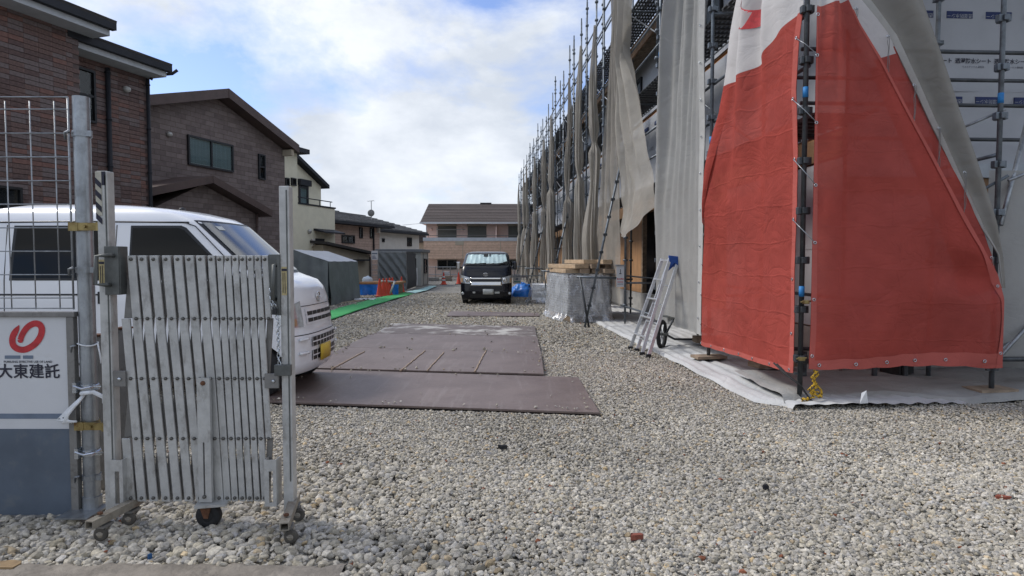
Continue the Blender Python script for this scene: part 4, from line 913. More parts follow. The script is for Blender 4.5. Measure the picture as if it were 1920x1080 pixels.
# ------------------------------------------------------------------ pipe post, mesh fence with sign, clamps
PY = 3.46
pp = P(165, 650, PY); px_ = pp.x; ptop = P(150, 182, PY).z
post = thing('fence_post', 'tall galvanised round pipe post beside the sign, on a square base plate', 'fence post', (px_, PY, 0))
mb = MB(); pr = .041; mb.tube((px_, PY, .02), (px_, PY, ptop), pr, 24, cap=False); mb.tube((px_, PY, .02), (px_, PY, ptop), pr - .003, 24, cap=False); mb.build('pipe', M['galv'], post, True)
mb = MB(); mb.box((px_ - .01, PY - .06, .045), (.17, .2, .008)); mb.tube((px_, PY, .045), (px_, PY, .11), .048, 16); mb.build('base_plate', M['galv'], post)
def clampring(z, m, name, reach=0.0, w=.028):
    mb = MB(); mb.lathe((px_, PY, z - w / 2), [(pr, 0), (pr + .006, 0), (pr + .006, w), (pr, w)], 20); mb.box((px_ + .05, PY - .02, z), (.035, .012, w))
    if reach: mb.box((px_ + reach / 2, PY - .055, z), (reach, .016, w * 1.2)); mb.box((px_ - .02, PY - .055, z), (.05, .02, w * 1.3)); mb.box((px_ + reach - .01, PY - .07, z), (.05, .03, w * 1.3)); mb.tube((px_ + .045, PY - .075, z), (px_ + .045, PY - .02, z), .008, 8)
    return mb.build(name, m, post)
for (yy, rr, mm_, ww) in ((426, .15, 'brass', .034), (794, .15, 'brass', .034), (724, .0, 'zinc', .03), (846, 0, 'zinc', .03), (252, 0, 'galv', .03), (506, 0, 'galv', .03), (893, 0, 'galv', .028)):
    o_ = clampring(P(165, yy, PY).z, M[mm_], 'clamp', rr, ww)
    if mm_ == 'zinc':
        z = P(165, yy, PY).z; mb = MB(); mb.box((px_ - .045, PY - .03, z), (.02, .05, .055)); mb.path([(px_ - .05, PY - .055, z + .01), (px_, PY - .06, z - .004), (px_ + .06, PY - .06, z + .008), (px_ + .09, PY - .04, z + .004)], .006, 6); mb.tube((px_ + .06, PY - .09, z + .004), (px_ + .06, PY - .01, z + .01), .007, 6); mb.build('swivel', M['zinc'], o_)
# white string ties
mb = MB(); z = P(165, 645, PY).z; mb.path([(px_ + .045 * math.cos(a_) * 1.05, PY + .046 * math.sin(a_) * 1.05, z + .006 * math.sin(a_ * 2)) for a_ in np.linspace(math.pi * .9, math.pi * 2.3, 14)] + [(px_ + .075, PY - .03, z - .005), (px_ + .085, PY - .03, z - .06), (px_ + .088, PY - .03, z - .10)], .004, 6); mb.build('string_tie', M['string'], post, True)
mb = MB()
for i in range(7):
    a0 = P(160, 738, PY - .05); mb.path([a0 + Vector((0, 0, 0)), a0 + Vector((-.03 - .006 * i, -.02, -.05 - .003 * i)), a0 + Vector((-.075 - .010 * i + .012 * (i % 2), -.03, -.10 - .006 * i)), a0 + Vector((-.10 + .012 * i, -.035, -.155 + .002 * i))], .0065, 5)
mb.path([P(152, 738, PY - .06), P(175, 735, PY - .07), P(195, 745, PY - .05), P(196, 755, PY - .04)], .012, 6); mb.build('string_bundle', M['string'], post, True)
# mesh fence panel
FY = 3.44; xr = P(133, 400, FY).x; xl = xr - 1.8
fence = thing('sign_fence_panel', 'wire mesh fence panel carrying a company sign board, at the left edge', 'fence panel', ((xl + xr) / 2, FY, 0))
def zf(py): return P(70, py, FY).z
pitch = 45.5 * FY / F
hz = [zf(182), zf(205)] + [zf(250) - i * (zf(250) - zf(515)) / 6 for i in range(8)]
for z in hz + [zf(578)]:
    mb = MB(); mb.tube((xl, FY - .003, z), (xr + .004, FY - .003, z), .0032, 6); mb.build('wire', M['galv'], fence, True)
for i in range(14):
    x = xr - .075 - i * pitch; mb = MB(); mb.tube((x, FY + .003, zf(580)), (x, FY + .003, hz[0] - .02), .0032, 6); mb.build('wire', M['galv'], fence, True)
mb = MB(); mb.tube((xr, FY, zf(580)), (xr, FY, hz[0]), .005, 6); mb.build('wire', M['galv'], fence, True)
zt_, zb = zf(584), zf(971)
mb = MB(); mb.b2((xl, FY - .03, zt_ - .028), (xr + .02, FY + .012, zt_)); mb.build('top_rail', M['alu_dark'], fence, bevel=.003)
mb = MB(); mb.b2((xl, FY - .028, zb), (xr + .018, FY + .012, zb + .022)); mb.build('bottom_rail', M['alu_dark'], fence, bevel=.003)
mb = MB(); mb.b2((xr - .028, FY - .026, zb + .0225), (xr + .012, FY + .012, zt_ - .0285)); mb.build('side_rail', M['alu_dark'], fence, bevel=.003)
WS = Wall((0, FY, 0), (1, 0, 0), (0, -1, 0))
zw = [zb + .0226, zf(803), zf(784), zf(774.5), zt_ - .0286]; sg = None
mb = MB(); mb.wbox(WS, xl, xr - .0285, zw[0], zw[4], -.004, .012); sign = mb.build('sign_board', M['signwhite'], fence)
mb = MB(); mb.wbox(WS, xl, xr - .0285, zw[0], zw[1], .0122, .0142); mb.build('lower_band', M['signblue'], sign)
mb = MB(); mb.wbox(WS, xl, xr - .0285, zw[2], zw[3], .0122, .0142); mb.build('stripe', M['greyblue'], sign)
def su(px, py): return WS.uv(px, py, .0142)
# red ring emblem: one open stroke curling from a round start inside to a pointed end
def inkpoly(pts, name, m, parent): 
    mb_ = MB(); mb_.add([WS.pt(*su(*p), .0148) for p in pts], [tuple(range(len(pts)))]); return mb_.build(name, m, parent)
ctr = [(38.3, 637.5), (40.5, 630), (45, 621.5), (51, 614), (59, 608.5), (67.5, 606.5), (75, 609.5), (78.3, 616.5), (77.5, 626), (73, 636), (65, 645.5), (54.5, 652.5), (44, 655.8), (33, 654), (25.5, 648), (23, 639.5), (24, 631), (28, 623), (32.5, 616), (35.8, 609.5)]
wd = [5.6, 5.6, 5.6, 5.7, 5.8, 5.9, 6.0, 6.1, 6.1, 6.1, 6.0, 5.9, 5.8, 5.9, 6.0, 6.0, 5.9, 5.8, 4.0, .3]
def cat(P_, n=5):
    out = []
    for i in range(len(P_) - 1):
        p0, p1, p2, p3 = [np.array(P_[min(max(i + k, 0), len(P_) - 1)], float) for k in (-1, 0, 1, 2)]
        for j in range(n): q = j / n; out.append(.5 * ((2 * p1) + (p2 - p0) * q + (2 * p0 - 5 * p1 + 4 * p2 - p3) * q * q + (3 * p1 - p0 - 3 * p2 + p3) * q ** 3))
    out.append(np.array(P_[-1], float)); return out
cc_ = cat([(x, y, w) for (x, y), w in zip(ctr, wd)]); v_ = []
for i, p in enumerate(cc_):
    t_ = cc_[min(i + 1, len(cc_) - 1)][:2] - cc_[max(i - 1, 0)][:2]; t_ /= np.linalg.norm(t_); n_ = np.array([-t_[1], t_[0]])
    v_ += [WS.pt(*su(*(p[:2] + n_ * p[2])), .0146), WS.pt(*su(*(p[:2] - n_ * p[2])), .0146)]
mb = MB(); mb.add(v_, [(2 * i, 2 * i + 1, 2 * i + 3, 2 * i + 2) for i in range(len(cc_) - 1)])
mb.add([WS.pt(*su(38.3 + 5.6 * math.cos(b_), 637.5 + 5.6 * math.sin(b_)), .0146) for b_ in np.linspace(0, math.pi, 10)], [tuple(range(10))])
mb.build('emblem', M['redink'], sign)
inkpoly([(9, 666.5), (38, 666.5), (38, 672.7), (9, 672.7)], 'emblem_bar', M['greyblue'], sign); inkpoly([(43, 666.5), (62, 666.5), (62, 672.7), (43, 672.7)], 'emblem_bar', M['greyblue'], sign)
l_, z_ = su(52.5, 678.5); text_mb('PURSUING EFFECTIVE USE OF LAND', .0162, WS, l_, z_, .0148, bold=.0003).build('lettering', M['ink'], sign)
for ch_, x in zip('大東建託', (9.6, 39, 68.5, 98)):
    l_, z_ = su(x, 698); text_mb(ch_, .083, WS, l_, z_ , .0148, bold=.0016).build('lettering', M['ink'], sign)
# hooks to the post
for yy in (252, 506, 650, 893):
    z = P(140, yy, FY).z; mb = MB(); mb.path([(xr - .004, FY - .02, z - .03), (xr, FY - .03, z + .005), (xr + .025, FY - .035, z + .012), (px_ - pr, FY - .02, z + .006)], .0065, 6); mb.build('hook', M['galv'], fence, True)
# rusty posts standing between post and gate
mb = MB(); x0 = P(235, 700, 3.75).x; mb.b2((x0 - .03, 3.72, 0), (x0 + .03, 3.78, P(235, 617, 3.75).z)); o = mb.build('stub_post', M['alu_dark'], None, bevel=.004); tag(o, 'short weathered square post behind the left gate post', 'post')
mb = MB(); mb.b2((x0 - .035, 3.715, P(235, 617, 3.75).z + .001), (x0 + .035, 3.785, P(235, 617, 3.75).z + .012)); mb.build('cap', M['rust'], o)
mb = MB(); x0 = P(190, 700, 3.85).x; mb.b2((x0 - .035, 3.82, 0), (x0 + .03, 3.88, P(190, 630, 3.85).z)); o = mb.build('stub_post', M['alu_dark'], None, bevel=.004); tag(o, 'short weathered square post between pipe post and gate', 'post')
mb = MB(); mb.b2((x0 - .04, 3.815, P(190, 630, 3.85).z + .001), (x0 + .035, 3.885, P(190, 630, 3.85).z + .012)); mb.build('cap', M['rust'], o)
# ------------------------------------------------------------------ vans
def van(name, label, prof, width, rear, roof, a, npow, H, paint, frame, wheels, group=None):
    """prof: [(z, x_front)], width: [(z, half width)]; body = stacked horizontal outlines. frame maps (x,y,z)->world"""
    root = thing(name, label, 'van', frame(rear / 2 if rear < 0 else 0, 0, 0), group)
    zs = sorted(set([p[0] for p in prof] + [p[0] for p in width]))
    zz = []
    for z0, z1 in zip(zs, zs[1:]):
        n = max(1, int((z1 - z0) / .045)); zz += [z0 + (z1 - z0) * i / n for i in range(n)]
    zz.append(zs[-1])
    xf = lambda z: lin(prof, z); wf = lambda z: lin(width, z); rf = lambda z: lin(roof, z)
    NF, NS = 24, 26
    def ring(z):
        f_, w_, r_ = xf(z), wf(z), rf(z); pts = []
        for i in range(NF + 1):
            th = math.pi / 2 * i / NF; pts.append((f_ - a + a * max(0, math.cos(th)) ** (2 / npow), w_ * math.sin(th) ** (2 / npow)))
        x0, y0 = pts[-1]
        for i in range(1, NS + 1): pts.append((x0 + (r_ + .06 - x0) * i / NS, w_))
        pts += [(r_ + .015, w_ - .03), (r_, w_ - .08), (r_, w_ * .5), (r_, 0)]
        return pts
    mb = MB(); rings = []; m = len(ring(zz[0]))
    full = []
    for z in zz:
        p = ring(z); q = [(x, y, z) for x, y in p] + [(x, -y, z) for x, y in p[-2:0:-1]]; full.append(q)
    n = len(full[0])
    v = [frame(*p) for r_ in full for p in r_]; f = []
    for j in range(len(full) - 1):
        for i in range(n): f.append((j * n + i, j * n + (i + 1) % n, (j + 1) * n + (i + 1) % n, (j + 1) * n + i))
    f += [tuple(range(n - 1, -1, -1)), tuple(range((len(full) - 1) * n, len(full) * n))]
    mb.add(v, f)
    body = mb.build('body', M[paint], root, True)
    cut = []
    for (wx, r_) in wheels:
        for sd in (1, -1):
            c_ = MB(); p0, p1 = frame(wx, sd * (wf(.4) - .30), r_ - .01), frame(wx, sd * (wf(.4) + .2), r_ - .01); c_.tube(p0, p1, r_ + .055, 28); o_ = c_.build('cutter', M['black']); cut.append(o_)
    boolean_cut(body, cut)
    for p in body.data.polygons: p.use_smooth = True
    if hasattr(body.data, 'set_sharp_from_angle'): body.data.set_sharp_from_angle(angle=R(50))
    def fpt(y, z, off=0.0):           # point on the front surface
        w_ = wf(z); k = min(.9999, abs(y) / w_); x = xf(z) - a + a * (1 - k ** npow) ** (1 / npow)
        e_ = 1e-3; k2 = min(.9999, (abs(y) + e_) / w_); dx = (xf(z) - a + a * (1 - k2 ** npow) ** (1 / npow) - x) / e_
        dz = (xf(z + .01) - xf(z - .01)) / .02
        nr = Vector((1, -dx * (1 if y > 0 else -1), -dz)).normalized()
        return frame(*(Vector((x, y, z)) + nr * off))
    def spt(x, z, sd, off=0.0): 
        return frame(x, sd * (wf(z) + off), z)
    def fpatch(nm, y0, y1, z0, z1, off, m_, parent=root, ny=16, nz=8, shape=None, th=0):
        mb = MB()
        def fn(u, v_):
            z = z0 + (z1 - z0) * v_; ya, yb = (y0, y1) if shape is None else shape(v_)
            return fpt(ya + (yb - ya) * u, z, off)
        mb.grid(fn, ny, nz); o_ = mb.build(nm, M[m_] if isinstance(m_, str) else m_, parent, True)
        if th: sd_ = o_.modifiers.new('thickness', 'SOLIDIFY'); sd_.thickness = th; sd_.offset = 0
        return o_
    def spatch(nm, poly, sd, off, m_, parent=root):
        mb = MB(); v_ = []
        # subdivide polygon between bottom and top chains: poly = (bottom list, top list) with equal counts
        bt, tp = poly; nz = 6
        for j in range(nz + 1):
            for (b_, t_) in zip(bt, tp):
                x = b_[0] + (t_[0] - b_[0]) * j / nz; z = b_[1] + (t_[1] - b_[1]) * j / nz; v_.append(spt(x, z, sd, off))
        n_ = len(bt); mb.add(v_, [(j * n_ + i, j * n_ + i + 1, (j + 1) * n_ + i + 1, (j + 1) * n_ + i) for j in range(nz) for i in range(n_ - 1)])
        return mb.build(nm, m_ if not isinstance(m_, str) else M[m_], parent, True)
    for (wx, r_) in wheels:
        for sd in (1, -1):
            y = wf(.4) - .11; c = Vector((wx, sd * y, r_)); ww = .16
            def put(prof_, nm, mm_, par):
                mb = MB(); nseg = 28; vv = []; ff = []
                for (rr, h) in prof_:
                    for k in range(nseg): a_ = 2 * math.pi * k / nseg; vv.append(frame(c.x + rr * math.cos(a_), c.y + sd * h, c.z + rr * math.sin(a_)))
                for i in range(len(prof_) - 1):
                    for k in range(nseg): ff.append((i * nseg + k, i * nseg + (k + 1) % nseg, (i + 1) * nseg + (k + 1) % nseg, (i + 1) * nseg + k))
                ff += [tuple(range(nseg)), tuple(range((len(prof_) - 1) * nseg, len(prof_) * nseg))]
                mb.add(vv, ff); return mb.build(nm, M[mm_], par, True)
            w_ = put([(r_ * .62, -ww / 2), (r_ * .93, -ww / 2), (r_, -ww * .35), (r_, ww * .35), (r_ * .93, ww / 2), (r_ * .62, ww / 2)], 'wheel', 'rubber', root)
            put([(r_ * .2, ww * .25), (r_ * .6, ww * .3), (r_ * .64, ww * .47), (r_ * .64, -ww * .4)], 'rim', 'alu', w_)
    return root, body, fpt, spt, fpatch, spatch, xf, wf

# ---- white kei van, side-on at the left, nose to the right
TIP = Vector((-2.07, 7.05, 0))
KF = lambda x, y, z: Vector((TIP.x + x, TIP.y - y, z))      # +y (local) faces the camera
kprof = [(.24, -.05), (.30, -.005), (.40, 0), (.62, -.005), (.66, -.030), (.80, -.045), (.98, -.075), (1.10, -.115), (1.18, -.185), (1.225, -.31), (1.26, -.40), (1.80, -.985), (1.86, -1.10), (1.92, -1.35), (1.965, -1.75), (1.985, -2.1)]
kw = [(.24, .71), (.30, .735), (.62, .74), (1.0, .735), (1.22, .725), (1.5, .695), (1.78, .655), (1.86, .62), (1.92, .56), (1.965, .44), (1.985, .30)]
kroof = [(.24, -3.36), (.4, -3.39), (1.2, -3.385), (1.75, -3.33), (1.86, -3.27), (1.92, -3.16), (1.965, -2.95), (1.985, -2.7)]
kv, kbody, fpt, spt, fpatch, spatch, xf, wf = van('compact_van', 'small white van parked side-on behind the accordion gate', kprof, kw, -3.39, kroof, .30, 2.9, 1.98, 'white_paint', KF, [(-.50, .275), (-2.93, .275)])
ws = lambda k: (lambda v: (-(.655 - .06 * v) + k, (.655 - .06 * v) - k))
fpatch('windscreen_seal', 0, 0, 1.262, 1.80, .004, 'black', shape=ws(-.012), nz=10, ny=20)
fpatch('windscreen', 0, 0, 1.285, 1.775, .010, glass('bright_windscreen', (.30, .34, .36), 3.2, .12), shape=ws(.018), nz=10, ny=20)
for sd in (1, -1):
    spatch('window_seal', ([(-1.72, 1.20), (-1.2, 1.20), (-.66, 1.215)], [(-1.72, 1.745), (-1.22, 1.745), (-1.17, 1.725)]), sd, .003, 'black')
    spatch('side_window', ([(-1.70, 1.225), (-1.2, 1.225), (-.71, 1.24)], [(-1.70, 1.72), (-1.24, 1.72), (-1.19, 1.70)]), sd, .006, 'tint')
    spatch('window_seal', ([(-2.90, 1.20), (-2.4, 1.20), (-1.96, 1.20)], [(-2.88, 1.745), (-2.4, 1.745), (-1.98, 1.745)]), sd, .003, 'black')
    spatch('side_window', ([(-2.87, 1.225), (-2.4, 1.225), (-2.0, 1.225)], [(-2.85, 1.72), (-2.4, 1.72), (-2.01, 1.72)]), sd, .006, 'tint')
    for x in (-1.86, -.78, -2.95):
        mb = MB(); mb.path([spt(x, .34, sd, .0015), spt(x, .8, sd, .0015), spt(x, 1.2, sd, .0015)] + ([spt(x, 1.75, sd, .0015)] if x < -1 else []), .0055, 5); mb.build('door_gap', M['black'], kbody, True)
    mb = MB(); mb.path([spt(-1.95, 1.78, sd, .002), spt(-1.2, 1.78, sd, .002), spt(-1.08, 1.74, sd, .002), spt(-.8, 1.46, sd, .002), spt(-.58, 1.24, sd, .002)], .0055, 5); mb.build('door_gap', M['black'], kbody, True)
    for x in (-1.99, -1.62):
        p = spt(x, 1.03, sd, .012); mb = MB(); mb.box(p, (.05 if x < -1.9 else .11, .022, .12 if x < -1.9 else .03)); mb.build('door_handle', M['black'], kv, bevel=.006)
    mb = MB(); mb.path([spt(-3.25, 1.06, sd, .001), spt(-2.6, 1.06, sd, .001), spt(-2.02, 1.06, sd, .001)], .009, 6); mb.build('door_rail', M['grille'], kbody, True)
    mb = MB(); mb.path([spt(-3.3, .37, sd, .004), spt(-2.2, .37, sd, .004), spt(-.95, .37, sd, .004)], .012, 6); mb.build('sill_trim', M['grille'], kbody, True)
    mb = MB(); mb.path([spt(-3.2, 1.775, sd, -.004), spt(-2.2, 1.785, sd, -.004), spt(-1.15, 1.775, sd, -.004)], .010, 6); mb.build('rain_gutter', M['black'], kv, True)
    # door mirror
    p = spt(-.72, 1.28, sd, .11); mb = MB(); mb.box(p, (.08, .15, .19)); mr_ = mb.build('door_mirror', M['white_paint'], kv, bevel=.025); mb = MB(); mb.tube(spt(-.70, 1.20, sd, -.01), p + Vector((0, 0, -.06)), .018, 8); mb.build('arm', M['black'], mr_)
    # headlights wrap round the front corner
    mb = MB()
    def hl(u, v): 
        y = .50 + .225 * u; return fpt(sd * min(y, .722), .72 + (.26 - .05 * u) * v, .008)
    mb.grid(hl, 8, 6); hd = mb.build('headlight', M['lamp'], kv, True)
    mb = MB(); mb.grid(lambda u, v: fpt(sd * (.60 + .11 * u), .735 + .07 * v, .013), 5, 3); mb.build('indicator', M['amber'], hd, True)
# grille with slots, badge, lower intake, plate, bonnet line
gw = fpatch('upper_grille', -.43, .43, .735, .90, .006, 'white_paint', ny=20)
for z0 in (.755, .825):
    for i in range(6):
        y0 = -.40 + i * .135; fpatch('slot', y0, y0 + .122, z0, z0 + .04, .009, 'grille', parent=gw, ny=4, nz=2)
for (z0, z1) in ((.50, .60), (.36, .46)):
    rec = fpatch('intake', -.46, .40, z0, z1, .006, 'grille', ny=20, nz=3)
    for i in range(9): fpatch('intake_bar', -.46 + i * .106, -.449 + i * .106, z0, z1, .012, 'white_paint', parent=rec, ny=1, nz=3)
    fpatch('intake_bar', -.46, .40, (z0 + z1) / 2 - .006, (z0 + z1) / 2 + .006, .014, 'white_paint', parent=rec, ny=20, nz=1)
    for s_ in (1, -1): fpatch('bumper_rib', (.49 if s_ > 0 else -.60), (.62 if s_ > 0 else -.49), z1 - .02, z1 + .005, .022, 'white_paint', ny=5, nz=2, th=.02)
fpatch('number_plate', -.10, .23, .335, .50, .030, 'plate_y', ny=4, nz=2, th=.012)
mb = MB(); mb.path([fpt(y, .925, .002) for y in np.linspace(-.66, .66, 24)], .004, 5); mb.build('bonnet_gap', M['black'], kbody, True)
mb = MB(); mb.path([fpt(y, .635, .002) for y in np.linspace(-.70, .70, 30)], .005, 5); mb.build('bumper_gap', M['grille'], kbody, True)
c = fpt(0.0, 1.0, .01); mb = MB(); mb.path([c + Vector((.004, .055 * math.cos(a_), .050 * math.sin(a_))) for a_ in np.linspace(.35, 2 * math.pi + .1, 16)], .008, 6); mb.box(c, (.012, .12, .016)); mb.build('badge', M['chrome'], kv, True)
# roof antenna, wiper
p = KF(-1.42, .25, 1.935); mb = MB(); mb.lathe(p, [(.035, 0), (.03, .012), (.012, .02)], 12); an_ = mb.build('antenna_base', M['black'], kv, True)
mb = MB(); mb.path([fpt(.1, 1.285, .02), fpt(-.18, 1.30, .02), fpt(-.5, 1.33, .018)], .008, 6); mb.path([fpt(.62, 1.285, .02), fpt(.3, 1.30, .02), fpt(.02, 1.31, .018)], .008, 6); mb.build('wiper', M['black'], kv, True)
fpatch('sticker', .40, .49, 1.70, 1.74, .013, 'plate_g', ny=3, nz=2)

# ---- black van, nose toward the camera, beside the scaffold
HC = P(911.5, 572, 20.0); HY = 20.0; HX = HC.x
HF = lambda x, y, z: Vector((HX + y, HY - x - .0, z * 1.0))
W2 = .81
hprof = [(.16, -.10), (.24, -.03), (.40, 0), (.56, -.01), (.72, -.03), (.90, -.09), (1.08, -.19), (1.20, -.27), (1.245, -.33), (1.59, -.72), (1.635, -.82), (1.675, -1.05), (1.695, -1.5)]
hw = [(.16, .77), (.30, .80), (.60, W2), (1.0, W2 - .01), (1.22, W2 - .035), (1.58, .695), (1.635, .655), (1.675, .56), (1.695, .40)]
hroof = [(.16, -4.35), (.4, -4.4), (1.2, -4.4), (1.6, -4.3), (1.675, -4.1), (1.695, -3.8)]
hv, hbody, fpt, spt, fpatch, spatch, xf, wf = van('black_van', 'black van facing the camera with silver sunshades behind its windscreen', hprof, hw, -4.4, hroof, .22, 3.6, 1.70, 'black_paint', HF, [(-.62, .30), (-3.4, .30)])
ws = lambda k: (lambda v: (-(.755 - .085 * v) + k, (.755 - .085 * v) - k))
fpatch('windscreen_seal', 0, 0, 1.235, 1.612, .003, 'black', shape=ws(-.01), ny=20, nz=10)
sh = MB()
def shade(u, v):
    y = -.66 + 1.32 * u; z = 1.29 + .285 * v; return fpt(y * (1 - .1 * v), z, .010 + .012 * abs(((u * 9) % 1) - .5) * 2 + .006 * math.sin(u * 31 + v * 4))
sh.grid(shade, 45, 8); sh.build('sunshade', M['silver'], hv)
fpatch('mirror_mount', -.10, .12, 1.50, 1.585, .024, 'interior', ny=4, nz=3)
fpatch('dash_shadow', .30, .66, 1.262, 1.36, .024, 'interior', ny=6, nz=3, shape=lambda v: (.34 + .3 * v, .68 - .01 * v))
fpatch('windscreen', 0, 0, 1.255, 1.595, .034, glass('van_windscreen', (.9, .95, .95), 1.35), shape=ws(.015), ny=20, nz=10)
mb = MB(); mb.path([fpt(-.72, 1.235, .04), fpt(-.3, 1.255, .045), fpt(-.02, 1.275, .045)], .012, 6); mb.path([fpt(-.02, 1.24, .04), fpt(.4, 1.265, .045), fpt(.68, 1.29, .045)], .012, 6); mb.build('wiper', M['black'], hv, True)
for sd in (1, -1):
    mb = MB(); mb.grid(lambda u, v: fpt(sd * (.50 + .285 * u), .66 + .03 * u + (.19 + .05 * u) * v, .008), 8, 5); h_ = mb.build('headlight', M['lamp'], hv, True)
    mb = MB(); mb.grid(lambda u, v: fpt(sd * (.735 + .05 * u), .71 + .13 * v, .014), 4, 4); mb.build('indicator', M['amber'], h_, True)
    c_ = fpt(sd * .58, .77, .02); mb = MB(); mb.lathe(c_, [(.02, .0), (.07, -.012), (.075, 0)], 14, 'y'); mb.build('reflector', M['chrome'], h_, True)
    c_ = fpt(sd * .73, .36, .01); mb = MB(); mb.lathe(c_, [(.045, .02), (.045, -.015), (.03, -.02)], 12, 'y'); mb.build('fog_light', M['lamp'], hv, True)
    c_ = HF(-.45, sd * .90, 1.23); mb = MB(); mb.box(c_, (.13, .12, .24)); m_ = mb.build('door_mirror', M['black_paint'] if sd > 0 else M['chrome'], hv, bevel=.03); mb = MB(); mb.tube(HF(-.45, sd * .75, 1.16), c_ + Vector((0, 0, -.05)), .025, 8); mb.build('arm', M['black'], m_)
    spatch('side_window', ([(-1.55, 1.16), (-1.1, 1.16), (-.62, 1.17)], [(-1.55, 1.52), (-1.1, 1.52), (-.85, 1.50)]), sd, .006, 'tint'); spatch('side_window', ([(-3.9, 1.16), (-2.8, 1.16), (-1.68, 1.16)], [(-3.9, 1.52), (-2.8, 1.52), (-1.68, 1.52)]), sd, .006, 'tint')
fpatch('chrome_bar', -.49, .49, .80, .845, .016, 'chrome', ny=20, nz=3, shape=lambda v: (-.47 - .03 * v, .47 + .03 * v), th=.02)
fpatch('grille', -.45, .45, .72, .80, .010, 'grille', ny=16, nz=3)
fpatch('chrome_bar', -.47, .47, .60, .72, .02, 'chrome', ny=20, nz=4, shape=lambda v: (-.50 - .0 * v, .50 + .0 * v), th=.02)
fpatch('lower_intake', -.52, .52, .46, .575, .008, 'grille', ny=16, nz=3); fpatch('lower_intake', -.5, .5, .22, .34, .008, 'grille', ny=16, nz=3)
fpatch('number_plate', -.10, .23, .34, .50, .03, 'plate_g', ny=4, nz=2, th=.012)
fpatch('sensor', -.42, -.34, .37, .42, .018, 'plate_g', ny=2, nz=2); fpatch('sensor', .27, .42, .36, .42, .018, 'plate_g', ny=2, nz=2)
c = fpt(-.02, .94, .02)
mb = MB()
for (rx_, rz_, oz) in ((.075, .05, 0), (.028, .045, .004), (.05, .018, .028)): mb.path([c + Vector((rx_ * math.cos(a_), -.006, oz + rz_ * math.sin(a_))) for a_ in np.linspace(0, 2 * math.pi, 17)], .007, 5, cap=False)
mb.build('badge', M['chrome'], hv, True)
mb = MB(); mb.path([fpt(y, 1.045, .002) for y in np.linspace(-.74, .74, 24)], .003, 5); mb.build('bonnet_gap', M['grille'], hbody, True)
# grey roof lip catching the sky
mb = MB(); mb.grid(lambda u, v: fpt((-.62 + 1.24 * u), 1.615 + .035 * v, .004), 20, 3); mb.build('roof_trim', M['steel_grey'], hv, True)
# ------------------------------------------------------------------ houses on the left
D = Vector((0.30, 0.953, 0))
def siding(name, c1, c2, sx, sz, bump=.4, mortar=None, patch=None):
    """board / block cladding for walls too far away to separate: colour per block, fine relief joints"""
    m = bpy.data.materials.new(name); m.use_nodes = True; t = m.node_tree; b = t.nodes['Principled BSDF']; b.inputs['Roughness'].default_value = .85; b.inputs['Specular IOR Level'].default_value = .25
    nn = t.nodes.new; lk = t.links.new
    tc = nn('ShaderNodeTexCoord'); sp = nn('ShaderNodeSeparateXYZ'); lk(tc.outputs['Object'], sp.inputs[0])
    ad = nn('ShaderNodeMath'); ad.operation = 'ADD'; ml = nn('ShaderNodeMath'); ml.operation = 'MULTIPLY'; ml.inputs[1].default_value = .35; lk(sp.outputs[0], ml.inputs[0]); lk(ml.outputs[0], ad.inputs[0]); lk(sp.outputs[1], ad.inputs[1])
    cb = nn('ShaderNodeCombineXYZ'); lk(ad.outputs[0], cb.inputs[0]); lk(sp.outputs[2], cb.inputs[1])
    br = nn('ShaderNodeTexBrick'); br.inputs['Scale'].default_value = 1.0; br.inputs['Brick Width'].default_value = sx; br.inputs['Row Height'].default_value = sz; br.inputs['Mortar Size'].default_value = sz * .06; br.inputs['Mortar Smooth'].default_value = .3; br.inputs['Bias'].default_value = 0
    br.inputs['Color1'].default_value = (*c1, 1); br.inputs['Color2'].default_value = (*c2, 1); br.inputs['Mortar'].default_value = (*(mortar or [c * .6 for c in c1]), 1); lk(cb.outputs[0], br.inputs['Vector'])
    n = nn('ShaderNodeTexNoise'); n.inputs['Scale'].default_value = 7; n.inputs['Detail'].default_value = 6; lk(tc.outputs['Object'], n.inputs['Vector'])
    mr = nn('ShaderNodeMapRange'); mr.inputs[3].default_value = .7; mr.inputs[4].default_value = 1.3; lk(n.outputs[0], mr.inputs[0])
    mx = nn('ShaderNodeMixRGB'); mx.blend_type = 'MULTIPLY'; mx.inputs[0].default_value = 1; lk(br.outputs['Color'], mx.inputs[1]); lk(mr.outputs[0], mx.inputs[2]); lk(mx.outputs[0], b.inputs['Base Color'])
    bp = nn('ShaderNodeBump'); bp.inputs['Strength'].default_value = bump; bp.inputs['Distance'].default_value = .02; bp.invert = True; lk(br.outputs['Fac'], bp.inputs['Height']); lk(bp.outputs[0], b.inputs['Normal'])
    return m
M['stucco'] = mat('pale_yellow_stucco', (.70, .67, .53), .9, 0, .05, 3, .3, 60)
M['stucco2'] = mat('cream_wall', (.64, .61, .56), .9, 0, .05, 3, .2, 40)
M['brown_trim'] = mat('dark_brown_trim', (.085, .058, .052), .6, 0, .15, 3)
M['roof_dark'] = siding('dark_slate_roof', (.06, .056, .054), (.04, .038, .037), .45, .14)
M['roof_tile'] = siding('grey_roof_tile', (.12, .12, .12), (.18, .18, .18), .28, .16, .8)
M['fascia_w'] = mat('pale_grey_fascia', (.46, .49, .52), .6, 0, .08, 3)
M['gutter'] = mat('black_gutter', (.016, .018, .024), .7, 0, .2, 3)
M['block'] = siding('brown_stone_pattern_siding', (.205, .168, .16), (.14, .113, .108), .42, .155, .4, (.11, .088, .078))
M['pinksiding'] = siding('pinkish_brown_siding', (.50, .37, .31), (.45, .33, .27), 3.0, .16, .35)
M['tan'] = mat('tan_wall', (.40, .35, .27), .9, 0, .06, 3)
